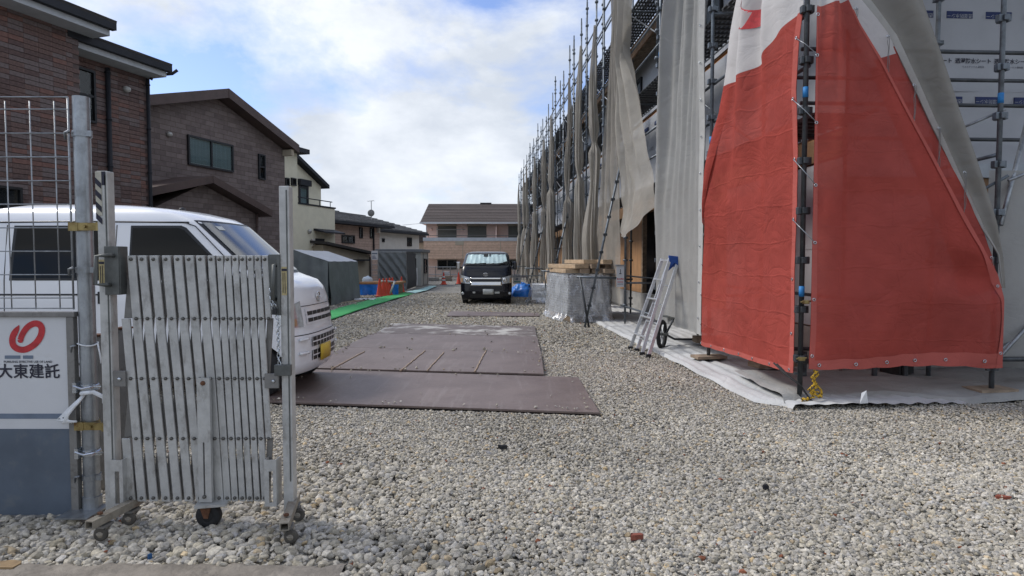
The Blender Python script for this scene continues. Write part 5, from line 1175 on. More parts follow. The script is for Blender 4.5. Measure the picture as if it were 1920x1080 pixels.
M['curtain'] = mat('pale_curtain', (.42, .50, .47), .8, 0, .12, 2, .5, 14, stretch=(8, 8, .4))
M['darkroom'] = mat('dark_room', (.012, .013, .015), .8, 0, .3, 3)
BR4 = [mat('brick_red', (.165, .09, .075), .8, 0, .22, 14), mat('brick_brown', (.14, .09, .08), .8, 0, .22, 14), mat('brick_grey', (.145, .115, .112), .8, 0, .2, 14), mat('brick_dark', (.105, .069, .064), .8, 0, .22, 14)]
def window(parent, W, l0, l1, z0, z1, n=2, back='darkroom', frame='black', dep=.07, w=.05, pane='pane', horiz=False):
    mb = MB(); bars = [(l0, l1, z0, z0 + w), (l0, l1, z1 - w, z1), (l0, l0 + w, z0 + w + .001, z1 - w - .001), (l1 - w, l1, z0 + w + .001, z1 - w - .001)]
    for b_ in bars: mb.wbox(W, *b_, -.02, dep)
    fr = mb.build('window', M[frame], parent)
    for i in range(n):
        if horiz: a0, a1, c0, c1 = l0 + w, l1 - w, z0 + w + (z1 - z0 - 2 * w) * i / n, z0 + w + (z1 - z0 - 2 * w) * (i + 1) / n
        else: a0, a1, c0, c1 = l0 + w + (l1 - l0 - 2 * w) * i / n, l0 + w + (l1 - l0 - 2 * w) * (i + 1) / n, z0 + w, z1 - w
        mb = MB(); mb.wbox(W, a0 + .02, a1 - .02, c0 + .02, c1 - .02, .022 - .008 * i, .030 - .008 * i); mb.build('pane', M[pane], fr)
        if i:
            mb = MB()
            if horiz: mb.wbox(W, a0, a1, c0 - .025, c0 + .025, .0, dep - .01)
            else: mb.wbox(W, a0 - .03, a0 + .03, c0, c1, .0, dep - .01)
            mb.build('mullion', M[frame], fr)
    mb = MB(); mb.wbox(W, l0 + w, l1 - w, z0 + w, z1 - w, -.015, .005); mb.build('room', M[back] if isinstance(back, str) else back, fr)
    return fr
def winpx(parent, W, x0, y0, x1, y1, **k):
    a_, b_ = W.uv(x0, y0), W.uv(x1, y1); c = W.uv((x0 + x1) / 2, (y0 + y1) / 2)
    return window(parent, W, a_[0], b_[0], min(a_[1], b_[1]), max(a_[1], b_[1]), **k)
def ventcap(parent, W, px, py, r=.08, m='alu'):
    l, z = W.uv(px, py); mb = MB(); n = 12
    for j, (rr, of) in enumerate(((r, .0), (r, .04), (r * .75, .10), (r * .3, .12))): pass
    mb.path([W.pt(l, z, 0), W.pt(l, z, .05), W.pt(l, z - .01, .11), W.pt(l, z - .02, .125)], r, 12, rs=[r, r, r * .8, r * .3]); return mb.build('vent_cap', M[m], parent, True)

# --- H1: red-brown brick house
c1 = Vector((-9.33, 14.0, 0)); W1 = Wall(c1, D); W1b = Wall(c1 - W1.n * .62, D)
zA = W1.uv(157, 66)[1]; lB, zBw = W1b.uv(278, 146)
h1 = thing('brick_house', 'nearest house on the left, dark red brick walls under a black gutter', 'house', c1)
mb = MB(); mb.wbox(W1, -9, 0, 0, zA, -7, -.02); mb.build('wall', M['brown_trim'], h1); mb = MB(); mb.wbox(W1b, -.3, lB, 0, zBw + .3, -6.3, -.02); mb.build('wall', M['brown_trim'], h1)
bricks = []
for (W, la, lb, zt) in ((W1, -6.0, 0.0, zA), (W1b, 0.0, lB, zBw + .05)):
    row = 0; z = .6
    while z < zt - .02:
        l = lb - (.15 if row % 2 else 0); first_b = True
        while l > la:
            ll = l - .292; 
            if first_b and row % 2: ll = l - .142
            bricks.append((W, max(ll, la), l - .003, z + .012, min(z + .1, zt))); l = ll; first_b = False
        z += .1; row += 1
def vis(b_):
    W, a_, c, z0, z1 = b_; p = W.pt((a_ + c) / 2, (z0 + z1) / 2); 
    u = p.x / p.y * F + CX; y = HOR - (p.z - EYE) / p.y * F
    return (0 < u < 285 and y < 385 and y > 0), p.y
sc_ = [(not vis(b_)[0], vis(b_)[1], i) for i, b_ in enumerate(bricks)]; sc_.sort()
pick = set(i for _, _, i in sc_[:300]); rest = MB(); shared = {}
for i, b_ in enumerate(bricks):
    W, a_, c, z0, z1 = b_; mi = min(3, int(abs(nval(a_ * .9, z0 * 2.1, 3)) * 4 + rnd.random() * 2.6))
    dep = rnd.uniform(-.002, .004)
    if i in pick:
        key = (id(W), round(c - a_, 3), mi, round(z1 - z0, 3))
        if key not in shared:
            mb = MB(); mb.wbox(W, a_, c, z0, z1, -.02, .0); o = mb.build('brick', BR4[mi], h1); shared[key] = (o, W.pt(a_, z0))
        else:
            o0, p0 = shared[key]; o = o0.copy(); COL.objects.link(o); o.parent = h1; o.location = W.pt(a_, z0) - p0 + W.n * dep
    else: rest.wbox(W, a_, c, z0, z1, -.02, dep, mi)
o = rest.build('brick_field', BR4, h1); o['kind'] = 'stuff'
def eave(parent, W, l0, l1, z, over, name='roof', up=.28, rise=1.2, deep=6.0, end=True):
    mb = MB(); mb.wbox(W, l0, l1, z - .005, z + .15, -.3, over); mb.build('soffit', M['fascia_w'], parent)
    mb = MB(); mb.wbox(W, l0, l1 + .06, z + .12, z + .26, over + .003, over + .13); mb.build('gutter', M['gutter'], parent)
    mb = MB(); a0, a1 = z + .152, z + .34
    p = [W.pt(l0, a0, over + .08), W.pt(l1 + .08, a0, over + .08), W.pt(l1 - deep * .8, a0 + rise, -deep), W.pt(l0, a0 + rise, -deep), W.pt(l0, a1, over + .10), W.pt(l1 + .1, a1, over + .10), W.pt(l1 - deep * .8, a1 + rise, -deep), W.pt(l0, a1 + rise, -deep)]
    mb.hexa(p); mb.add([W.pt(l1 + .08, a0, over + .08), W.pt(l1 + .08, a0, -deep), W.pt(l1 - deep * .8, a0 + rise, -deep)], [(0, 1, 2)]); mb.build(name, M['roof_dark'], parent)
eave(h1, W1, -9.5, W1.uv(206, 66, .5)[0], zA, .50); eave(h1, W1b, -.25, W1b.uv(312, 138, .5)[0], zBw, .50)
def dpipe(parent, W, px, y0, y1, r=.04, off=.07, m='gutter'):
    l = W.uv(px, (y0 + y1) / 2)[0]; zt = W.uv(px, y0)[1]; zb = max(0, W.uv(px, y1)[1]); mb = MB(); mb.tube(W.pt(l, zb, off), W.pt(l, zt, off), r, 8)
    for z in np.arange(zb + .3, zt, 1.1): mb.lathe(W.pt(l, z, off), [(r, 0), (r * 1.3, .005), (r * 1.3, .03), (r, .035)], 8)
    mb.build('downpipe', M[m], parent, True)
dpipe(h1, W1b, 204, 130, 600, .055); dpipe(h1, W1b, 279, 150, 600, .045, .06)
l, z = W1b.uv(279, 150); mb = MB(); mb.path([W1b.pt(l, z, .06), W1b.pt(l + .03, z + .12, .12), W1b.pt(l + .3, z + .2, .45), W1b.pt(l + .36, z + .3, .56)], .04, 8); mb.build('downpipe', M['gutter'], h1, True)
a_ = W1b.uv(178, 232); b_ = W1b.uv(178, 135); window(h1, W1b, a_[0] - .62, a_[0], a_[1], b_[1], n=2, horiz=True)
ventcap(h1, W1b, 235, 168)
a_ = W1.uv(38, 352); window(h1, W1, a_[0] - 1.2, a_[0], 1.3, a_[1], n=1)

# --- H2: brown gabled house
def gable_house(root, W, wl, wr, apex, zl, zr, deep, m, z0=0.0):
    mb = MB(); poly = [W.pt(wl, z0), W.pt(wr, z0), W.pt(wr, zr), W.pt(*apex), W.pt(wl, zl)]; mb.prism(poly, -W.n * deep); return mb.build('wall', m, root)
def gable_roof(root, W, ltip, apex, rtip, th, over, deep, m, trim):
    for (t_, nm) in ((rtip, 'roof'), (ltip, 'roof')):
        mb = MB(); A, T = Vector(apex), Vector(t_); dn = Vector((0, -th)); k = .012 if t_ is ltip else 0
        lo = [W.pt(*(A + dn), over - k), W.pt(*(T + dn), over - k), W.pt(*(T + dn), -deep), W.pt(*(A + dn), -deep)]; hi = [W.pt(*A, over - k), W.pt(*T, over - k), W.pt(*T, -deep), W.pt(*A, -deep)]; mb.hexa(lo + hi); mb.build(nm, m, root)
        mb = MB(); dd = Vector((0, -th - .02)); pts = [W.pt(*(A + Vector((0, .02))), over + .003 - k), W.pt(*(T + Vector((0, .02))), over + .003 - k), W.pt(*(T + dd), over + .003 - k), W.pt(*(A + dd), over + .003 - k)]; mb.prism(pts, W.n * .03); mb.build('bargeboard', trim, root)
W2 = Wall((-8.64, 24.5, 0), D)
h2 = thing('brown_gabled_house', 'brown stone-patterned house with a steep gable and sliding window, second from the left', 'house', (-8.64, 24.5, 0))
ov = .45
ap, rt, lt = W2.uv(428, 167, ov), W2.uv(560, 273, ov), W2.uv(262, 180, ov)
apw = (ap[0], ap[1] - .28); slope_r = (ap[1] - rt[1]) / (rt[0] - ap[0]); wl = -6.9
gable_house(h2, W2, wl, 0, apw, lt[1] - .28 + (lt[1] - ap[1]) / (lt[0] - ap[0]) * (wl - lt[0]), apw[1] - slope_r * (0 - apw[0]), 7, M['block'])
gable_roof(h2, W2, lt, ap, rt, .26, ov, 7.3, M['brown_trim'], M['brown_trim'])
mb = MB(); mb.wbox(W2, -.12, .04, rt[1] - .42, rt[1] - .2, .0, ov - .05); mb.build('eave_end', M['tan'], h2)
def wq(W, x0, y0, x1, y1): 
    a_, b_ = W.uv(x0, y0), W.uv(x1, y1); return a_[0], b_[0], b_[1], a_[1]
a_ = W2.uv(350, 252); b_ = W2.uv(436, 324); c_ = W2.uv(350, 308)
window(h2, W2, a_[0], b_[0], (b_[1] + c_[1]) / 2, a_[1], n=2, back='curtain', w=.06)
a_ = W2.uv(483, 288); b_ = W2.uv(496, 338); window(h2, W2, a_[0], b_[0], b_[1], a_[1], n=2, horiz=True)
ventcap(h2, W2, 315, 252)
W2a = Wall(Vector((-8.64, 24.5, 0)) + W2.n * 1.0, D)
ap2, rt2, lt2 = W2a.uv(400, 329, .4), W2a.uv(511, 394, .4), W2a.uv(262, 356, .4); wr2 = W2a.uv(482, 400)[0]
sl2 = (ap2[1] - rt2[1]) / (rt2[0] - ap2[0])
mb = MB(); mb.prism([W2a.pt(-7, 0), W2a.pt(wr2, 0), W2a.pt(wr2, ap2[1] - .25 - sl2 * (wr2 - ap2[0])), W2a.pt(ap2[0], ap2[1] - .25), W2a.pt(-7, lt2[1] - .4)], -W2.n * .98); mb.build('annex_wall', M['block'], h2)
for (t_, k) in ((rt2, 0), (lt2, .012)):
    mb = MB(); A, T = Vector(ap2), Vector(t_); dn = Vector((0, -.22)); mb.hexa([W2a.pt(*(A + dn), .4 - k), W2a.pt(*(T + dn), .4 - k), W2a.pt(*(T + dn), -1.0), W2a.pt(*(A + dn), -1.0), W2a.pt(*A, .4 - k), W2a.pt(*T, .4 - k), W2a.pt(*T, -1.0), W2a.pt(*A, -1.0)]); mb.build('annex_roof', M['brown_trim'], h2)
dpipe(h2, W2a, 480, 402, 600, .045, .08, 'brown_trim')
mb = MB(); l, z = W2a.uv(480, 402); mb.path([W2a.pt(l, z, .08), W2a.pt(l + .1, z + .12, .15), W2a.pt(l + .35, z + .16, .25)], .045, 8); mb.build('downpipe', M['brown_trim'], h2, True)

# --- H3: pale yellow house with balcony
W3 = Wall((-8.55, 31.0, 0), D)
h3 = thing('yellow_house', 'pale yellow house with a black-railed balcony, behind the right gate post', 'house', (-8.55, 31, 0))
zp = W3.uv(629, 392)[1]; ll = W3.uv(551, 400)[0]
mb = MB(); mb.wbox(W3, ll, 0, 0, zp, -1.6, 0); mb.build('balcony_block', M['stucco'], h3)
mb = MB(); mb.wbox(W3, ll - .02, .05, zp + .002, zp + .07, -1.6, .04); mb.build('coping', M['gutter'], h3)
mb = MB()
for l in np.linspace(ll + .3, -.25, 4): mb.tube(W3.pt(l, zp + .07, -.08), W3.pt(l, zp + .32, -.08), .02, 6)
mb.tube(W3.pt(ll + .1, zp + .32, -.08), W3.pt(-.1, zp + .32, -.08), .025, 6); mb.build('railing', M['gutter'], h3)
W3b = Wall(W3.o - W3.n * 1.65, D); lr = W3b.uv(602, 380)[0]; t1, t2 = W3b.uv(556, 286, .35), W3b.uv(618, 347, .35)
k3 = (t1[1] - t2[1]) / (t2[0] - t1[0])
mb = MB(); mb.prism([W3b.pt(t1[0] - .6, 0), W3b.pt(lr, 0), W3b.pt(lr, t2[1] - .2 + k3 * (t2[0] - lr)), W3b.pt(t1[0] - .6, t1[1] - .2 + k3 * .6)], -W3.n * 6); mb.build('wall', M['stucco'], h3)
mb = MB(); A, T, dn = Vector((t1[0] - .8, t1[1] + k3 * .8)), Vector(t2), Vector((0, -.18)); mb.hexa([W3b.pt(*(A + dn), .35), W3b.pt(*(T + dn), .35), W3b.pt(*(T + dn), -6.3), W3b.pt(*(A + dn), -6.3), W3b.pt(*A, .35), W3b.pt(*T, .35), W3b.pt(*T, -6.3), W3b.pt(*A, -6.3)]); mb.build('roof', M['gutter'], h3)
a_ = W3b.uv(559, 340); b_ = W3b.uv(577, 384); window(h3, W3b, a_[0], b_[0], b_[1] - .2, a_[1] - .18, n=1, back='curtain', w=.1)
mb = MB(); mb.wbox(W3b, a_[0] - .05, b_[0] + .1, a_[1] - .17, a_[1] + .12, .0, .18); mb.build('shutter_box', M['gutter'], h3)
W3c = Wall(W3.o + W3.n * .15, D); q = W3c.uv(557, 288); q2 = W3c.uv(526, 300)
mb = MB(); mb.wbox(W3c, q2[0], q[0], 0, q[1], -3, 0); mb.build('wall', M['stucco'], h3)
mb = MB(); mb.wbox(W3c, q2[0] - .3, q[0] + .35, q[1] + .002, q[1] + .2, -3.4, .4); mb.build('roof', M['gutter'], h3)
for (x0, x1) in ((534, 541), (545, 554)):
    a_ = W3c.uv(x0, 333); b_ = W3c.uv(x1, 349); window(h3, W3c, a_[0], b_[0], b_[1], a_[1], n=1, w=.04)
a_ = W3.uv(591, 447); b_ = W3.uv(607, 480); mb = MB(); mb.wbox(W3, a_[0], b_[0], .1, a_[1], .002, .06); mb.build('door', M['gutter'], h3)
a_ = W3.uv(588, 433); b_ = W3.uv(627, 440); mb = MB(); mb.hexa([W3.pt(a_[0], a_[1] - .1, .6), W3.pt(b_[0], a_[1] - .1, .6), W3.pt(b_[0], a_[1] + .02, 0), W3.pt(a_[0], a_[1] + .02, 0), W3.pt(a_[0], a_[1] - .04, .6), W3.pt(b_[0], a_[1] - .04, .6), W3.pt(b_[0], a_[1] + .12, 0), W3.pt(a_[0], a_[1] + .12, 0)]); mb.build('door_canopy', M['gutter'], h3)
ventcap(h3, W3, 579, 434, .10); a_ = W3.uv(583, 448); b_ = W3.uv(588, 462); mb = MB(); mb.wbox(W3, a_[0], b_[0], b_[1], a_[1], .0, .08); mb.build('meter_box', M['stucco2'], h3)
a_ = W3.uv(552, 436); mb = MB(); mb.wbox(W3, a_[0] - .5, a_[0] + .12, .3, a_[1] + .1, .0, .1); mb.build('shutter_box', M['gutter'], h3)

# --- H4: pinkish brown house with tiled hip roof
W4 = Wall((-8.47, 41.0, 0), D); h4 = thing('tiled_roof_house', 'pinkish brown house with a low grey tiled hip roof, right of the yellow house', 'house', (-8.47, 41, 0))
zt = W4.uv(712, 424)[1]; mb = MB(); mb.wbox(W4, -9, 0, 0, zt, -8, 0); mb.build('wall', M['pinksiding'], h4)
def tiled_hip(root, W, l0, l1, z, over, rise, deep, m, ncourse=14, name='roof'):
    """tile courses stepped one over the other on the slope facing us and the right-hand hip"""
    for i in range(ncourse):
        f0, f1 = i / ncourse, (i + 1) / ncourse; mb = MB(); la0, la1 = l1 + over - (deep + over) * f0, l1 + over - (deep + over) * f1
        o0, o1 = over - (deep + over) * f0, over - (deep + over) * f1; z0, z1 = z + rise * f0, z + rise * f1
        mb.hexa([W.pt(l0, z0, o0), W.pt(la0, z0, o0), W.pt(la1, z1, o1), W.pt(l0, z1, o1), W.pt(l0, z0 + .09, o0), W.pt(la0, z0 + .09, o0), W.pt(la1, z1 + .04, o1), W.pt(l0, z1 + .04, o1)])
        mb.hexa([W.pt(la0, z0, o0), W.pt(la0, z0, -2 * deep), W.pt(la1, z1, -2 * deep), W.pt(la1, z1, o1), W.pt(la0 + .01, z0 + .09, o0), W.pt(la0 + .01, z0 + .09, -2 * deep), W.pt(la1, z1 + .04, -2 * deep), W.pt(la1, z1 + .04, o1)])
        mb.build('tile_course', m, root)
    mb = MB(); mb.wbox(W, l0, l1 + over + .05, z - .16, z - .005, -deep, over + .08); mb.build('gutter', M['gutter'], root)
tiled_hip(h4, W4, -9, 0, zt + .02, .65, 1.35, 3.6, M['roof_tile'])
for (x0, y0, x1, y1, n_) in ((640, 440, 664, 457, 2), (673, 426, 679, 447, 1), (693, 427, 698, 447, 1)):
    a_ = W4.uv(x0, y0); b_ = W4.uv(x1, y1); window(h4, W4, a_[0], b_[0], b_[1], a_[1], n=n_, w=.06)
dpipe(h4, W4, 699, 426, 470, .05); l, z = W4.uv(709, 428); mb = MB(); mb.wbox(W4, l - .2, l, z - .3, z + .1, 0, .15); mb.build('meter_box', M['stucco2'], h4)
ant = Vector(P(697, 412, 44)); top = P(696, 377, 44)
mb = MB(); mb.tube(ant - Vector((0, 0, .8)), top, .03, 6); mb.tube(top + Vector((-.25, 0, -.02)), top + Vector((.2, 0, .05)), .015, 5); [mb.tube(top + Vector((-.25 + .11 * i, -.12, 0)), top + Vector((-.25 + .11 * i, .12, 0)), .01, 4) for i in range(5)]; an_ = mb.build('antenna_mast', M['alu'], h4)
mb = MB(); mb.lathe(ant + Vector((-.02, -.1, .45)), [(.03, .05), (.16, .035), (.24, -.0), (.235, -.012), (.03, .02)], 14, 'y'); mb.build('dish', M['alu_dark'], an_, True)
# lean-to in front of it
W4b = Wall((-7.34, 33.0, 0), D); h4b = thing('lean_to', 'low tan lean-to building with a grey shed roof, between tarpaulin tent and tiled house', 'outbuilding', (-7.34, 33, 0))
q1, q2 = W4b.uv(694, 478), W4b.uv(629, 464)
mb = MB(); mb.prism([W4b.pt(q2[0] - 1, 0), W4b.pt(q1[0], 0), W4b.pt(q1[0], q1[1]), W4b.pt(q2[0] - 1, q2[1] + .1)], -W4b.n * 4); mb.build('wall', M['tan'], h4b)
mb = MB(); k_ = (q2[1] - q1[1]) / (q2[0] - q1[0]); e_ = [(q2[0] - 1.2, q2[1] + .12), (q1[0] + .3, q1[1] + .02 + k_ * .3)]
mb.hexa([W4b.pt(*e_[0], .35), W4b.pt(*e_[1], .35), W4b.pt(e_[1][0], e_[1][1] + .35, -4.5), W4b.pt(e_[0][0], e_[0][1] + .35, -4.5), W4b.pt(e_[0][0], e_[0][1] + .12, .35), W4b.pt(e_[1][0], e_[1][1] + .12, .35), W4b.pt(e_[1][0], e_[1][1] + .47, -4.5), W4b.pt(e_[0][0], e_[0][1] + .47, -4.5)]); mb.build('roof', M['roof_dark'], h4b)
l, z = W4b.uv(692, 482); mb = MB(); mb.tube(W4b.pt(l, 0, .06), W4b.pt(l, z, .06), .04, 6); mb.build('downpipe', M['gutter'], h4b)
a_ = W4b.uv(670, 487); b_ = W4b.uv(680, 489); mb = MB(); mb.wbox(W4b, a_[0] - .4, b_[0] + .2, a_[1] - .06, a_[1] + .02, 0, .35); mb.build('canopy', M['gutter'], h4b)
# --- H5: cream house
W5 = Wall((-7.1, 49.0, 0), D); h5 = thing('cream_house', 'cream house with a grey tiled hip roof, left of the pink apartment block', 'house', (-7.1, 49, 0))
zt = W5.uv(786, 438)[1]; mb = MB(); mb.wbox(W5, -7, 0, 0, zt, -7, 0); mb.build('wall', M['stucco2'], h5); tiled_hip(h5, W5, -7, 0, zt + .02, .5, 1.25, 3.2, M['roof_tile'], 12)
for (x0, y0, x1, y1, n_) in ((716, 447, 720, 454, 1), (763, 445, 771, 462, 2)):
    a_ = W5.uv(x0, y0); b_ = W5.uv(x1, y1); window(h5, W5, a_[0], b_[0], b_[1], a_[1], n=n_, w=.05)
W6 = Wall((P(800, 460, 56).x, 56, 0), (1, 0, 0)); h6 = thing('far_house', 'sliver of a far house between the cream house and the pink apartment block', 'house', (P(790, 460, 56).x, 56, 0))
mb = MB(); mb.wbox(W6, -3, .4, 0, P(790, 455, 56).z, -4, 0); mb.build('wall', M['tan'], h6); mb = MB(); mb.wbox(W6, -3.3, .6, P(790, 455, 56).z + .005, P(790, 441, 56).z, -4, .5); mb.build('roof', M['roof_dark'], h6)
mb = MB(); mb.tube(P(755, 422, 52), P(800, 418, 54), .012, 5); o = mb.build('overhead_wire', M['ink'], None); tag(o, 'thin overhead wire between the cream house roof and the pink apartment block', 'wire')

# --- pink apartment block across the end of the yard
AY = 54.0
def zA_(py, Y=AY): return P(900, py, Y).z
WA = Wall((P(800, 450, AY).x, AY, 0), (1, 0, 0)); hA = thing('pink_apartment_block', 'two-storey pink and tan apartment block with brown roof at the far end', 'apartment block', (P(900, 450, AY).x, AY, 0))
M['pinkwall'] = mat('pink_render', (.86, .66, .59), .9, 0, .05, 3)
M['tansiding'] = siding('tan_siding', (.64, .46, .345), (.58, .41, .305), 6.0, .22, .35, (.42, .29, .215))
xr_ = 12.5; zb0, zb1, ze = zA_(486), zA_(452), zA_(418)
mb = MB(); mb.wbox(WA, 0, xr_, 0, ze, -7, 0); mb.build('wall', M['pinkwall'], hA)
mb = MB(); mb.wbox(WA, -.1, xr_, zb0, zA_(452, 52.8), .01, 1.2); mb.build('balcony_front', M['tansiding'], hA)
mb = MB(); mb.wbox(WA, -.14, xr_, zA_(452, 52.8) + .003, zA_(445.5, 52.8), 1.0, 1.24); mb.build('balcony_coping', M['fascia_w'], hA); MATS['pale_grey_fascia']
mb = MB(); z_ = zA_(441.5, 52.8); mb.tube(WA.pt(0, z_, 1.1), WA.pt(xr_, z_, 1.1), .025, 6); [mb.tube(WA.pt(x, z_ - .2, 1.1), WA.pt(x, z_, 1.1), .015, 5) for x in np.arange(.3, xr_, 1.6)]; mb.build('balcony_rail', M['alu_dark'], hA)
for x in (3.1, 6.2): mb = MB(); mb.wbox(WA, x, x + .05, zb0 + .02, zA_(453, 52.8), 1.2, 1.215); mb.build('siding_joint', M['tan'], hA)
for (x0, x1) in ((821, 856), (877, 912), (953, 990)):
    a_, b_ = WA.uv(x0, 424), WA.uv(x1, 450); w_ = MB(); w_.wbox(WA, a_[0], b_[0], b_[1], a_[1], .002, .05); sh_ = w_.build('shutter', mat('grey_shutter', (.15, .155, .14), .6, 0, .08, 3), hA)
    for j in range(9):
        z_ = b_[1] + (a_[1] - b_[1]) * (j + .5) / 9; w_ = MB(); w_.wbox(WA, a_[0] + .02, b_[0] - .02, z_, z_ + (a_[1] - b_[1]) / 9 * .75, .0502, .062); w_.build('slat', MATS['grey_shutter'], sh_)
    w_ = MB(); w_.wbox(WA, a_[0] - .06, b_[0] + .06, a_[1] + .002, a_[1] + .22, .002, .16); w_.build('shutter_box', M['tan'], hA)
for (x0, x1) in ((820, 857), (948, 985)):
    a_, b_ = WA.uv(x0, 487), WA.uv(x1, 506); window(hA, WA, a_[0], b_[0], b_[1], a_[1], n=2, frame='alu_dark', w=.06); mb = MB(); mb.wbox(WA, a_[0] - .1, b_[0] + .1, a_[1] + .02, a_[1] + .25, .0, .15); mb.build('shutter_box', M['tan'], hA)
a_, b_ = WA.uv(856, 452), WA.uv(872, 460); mb = MB(); mb.wbox(WA, a_[0], b_[0], b_[1], a_[1] - .02, 1.201, 1.23); mb.build('vent_grille', M['tan'], hA)
for px in (809, 866): ventcap(hA, WA, px, 430, .10, 'pinkwall')
mb = MB(); z_ = zA_(430.5, 53.4); mb.tube(WA.pt(.9, z_, .6), WA.pt(3.3, z_, .6), .03, 6); mb.tube(WA.pt(.95, zA_(446, 53.4), .6), WA.pt(.95, zA_(426, 53.4), .6), .03, 6); mb.build('laundry_pole', M['alu'], hA)
mb = MB(); a_ = WA.uv(930, 430); mb.wbox(WA, a_[0], a_[0] + .08, zb1, ze - .3, .01, 1.1); mb.build('balcony_divider', M['pinkwall'], hA)
e0, rd = (P(788, 416, 52.6)), P(804, 382, 57.5); xe = xr_ + WA.o.x + .8
mb = MB(); th = Vector((0, 0, -.12)); nco = 12
for i in range(nco):
    p0, p1 = e0.lerp(rd, i / nco), e0.lerp(rd, (i + 1) / nco); mb = MB(); mb.hexa([p0 + th, Vector((xe, p0.y, p0.z)) + th, Vector((xe, p1.y, p1.z)) + th, p1 + th, p0 + Vector((0, 0, .03)), Vector((xe, p0.y, p0.z + .03)), Vector((xe, p1.y, p1.z - .01)), p1 + Vector((0, 0, -.01))]); mb.build('roof_course', MATS.get('rc') or M.setdefault('apt_roof', siding('brown_shingle_roof', (.105, .086, .078), (.08, .066, .06), .9, .25, .4)), hA)
mb = MB(); mb.b2((e0.x - .05, e0.y - .12, e0.z - .16), (xe, e0.y - .002, e0.z - .02)); mb.build('gutter', M['signwhite'], hA)
mb = MB(); mb.prism([Vector((e0.x + .02, e0.y, e0.z - .13)), Vector((rd.x, rd.y, rd.z - .13)), Vector((rd.x, rd.y, e0.z - .13))], (.06, 0, 0)); mb.build('gable_end', M['pinkwall'], hA)
mb = MB(); mb.b2((rd.x + 4.6, rd.y - .2, rd.z - .1), (rd.x + 5.6, rd.y + .2, rd.z + .08)); mb.build('ridge_vent', M['roof_dark'], hA)
l_ = WA.uv(799, 430)[0]; mb = MB(); mb.tube(WA.pt(.0, 0, .12), WA.pt(.0, ze, .12), .04, 6); mb.build('downpipe', M['signwhite'], hA)
# ------------------------------------------------------------------ yard things on the left
# tarpaulin tent
def tarp_box(root, x0, x1, y0, y1, zr, zl, m, seed=0, roofm=None):
    def side(u, v):      # right side (x1), from near to far
        y = y0 + (y1 - y0) * u; z = (.03 + .03 * nval(u * 5, seed, 1)) * (1 - v) + zr * v; f_ = .09 * abs(math.sin(u * 9 + seed)) ** .5 * (1 - v * .6) + .06 * nval(u * 6, v * 2, seed)
        return Vector((x1 + (f_ + .04) * (1 - .8 * v) , y, z))
    def front(u, v):
        x = x0 + (x1 - x0) * u; zt = zl + (zr - zl) * u; z = .03 * (1 - v) + zt * v
        return Vector((x, y0 - .05 * (1 - v) - .04 * math.sin(u * 17 + seed + v * 2) * (1 - .6 * v) - .04 * nval(u * 5, v * 3, seed), z))
    def roof(u, v):
        x = x0 + (x1 - x0) * u; y = y0 + (y1 - y0) * v; z = zl + (zr - zl) * u - .05 * math.sin(v * math.pi * 3) ** 2 * (1 - abs(2 * u - 1))
        return Vector((x, y, z + .004 + .015 * nval(x * 2, y * 2, seed)))
    for (fn, nm, mm_, k) in ((side, 'side_sheet', m, 60), (front, 'front_sheet', m, 50), (roof, 'roof_sheet', roofm or m, 30)):
        mb = MB(); mb.grid(fn, k, 24); mb.build(nm, mm_, root, True)
    for (x, y, z) in ((x0, y0, zl), (x1, y0, zr), (x1, y1, zr), (x0, y1, zl)):
        mb = MB(); mb.tube((x - .02, y + .04, 0), (x - .02, y + .04, z), .02, 6); mb.build('frame_pole', M['pole'], root)
    mb = MB(); mb.grid(lambda u, v: Vector((x0 + .0, y0 + (y1 - y0) * u, zl * v)), 6, 4); mb.build('back_sheet', m, root, True)
    mb = MB(); mb.grid(lambda u, v: Vector((x0 + (x1 - x0) * u, y1, (zl + (zr - zl) * u) * v)), 6, 4); mb.build('back_sheet', m, root, True)
te = thing('tarpaulin_tent', 'grey tarpaulin tent with a pale sloping roof, behind the white van', 'tent', (-6.7, 21.4, 0))
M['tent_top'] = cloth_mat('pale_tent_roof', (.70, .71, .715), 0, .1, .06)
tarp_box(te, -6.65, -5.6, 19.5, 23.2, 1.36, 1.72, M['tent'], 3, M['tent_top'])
p = P(665, 563, 23); mb = MB(); mb.grid(lambda u, v: Vector((-5.5 + .7 * u, 22.2 + .5 * v, .03 + .08 * abs(nval(u * 5, v * 5, 2)))), 10, 6); o = mb.build('white_scrap', M['string'], None); tag(o, 'crumpled white plastic scrap on the gravel at the foot of the tarpaulin tent', 'plastic scrap')
mb = MB(); mb.box((-5.35, 21.2, .03), (.09, 1.6, .03), Matrix.Rotation(-.25, 3, 'Z')); o = mb.build('lath', M['sand'], None); tag(o, 'thin tan lath lying between tarpaulin tent and green mat', 'lath')
# site hut and its tarpaulin lean-to
hut = thing('site_hut', 'small grey prefabricated site hut with a dark window beside the pale aqua mat', 'site hut', (-6, 35.8, 0))
M['hut'] = mat('grey_hut_panel', (.36, .37, .355), .6, 0, .06, 2); hz_ = P(789, 473, 34.3).z
mb = MB(); mb.b2((-7.2, 34.3, .02), (-4.88, 37.4, hz_)); mb.build('wall', M['hut'], hut)
mb = MB(); mb.b2((-7.3, 34.15, hz_ + .002), (-4.78, 37.5, hz_ + .17)); mb.build('roof', mat('hut_roof', (.15, .16, .17), .6, 0, .1, 2), hut, bevel=.02)
WH = Wall((-4.88, 34.3, 0), (0, 1, 0), (1, 0, 0)); a_, b_ = WH.uv(794.5, 485), WH.uv(799.5, 512); window(hut, WH, a_[0], b_[0], b_[1], a_[1], n=2, horiz=True)
for y in (.9, 2.6): mb = MB(); mb.wbox(WH, y, y + .04, .05, hz_ - .02, .001, .02); mb.build('panel_joint', M['steel_grey'], hut)
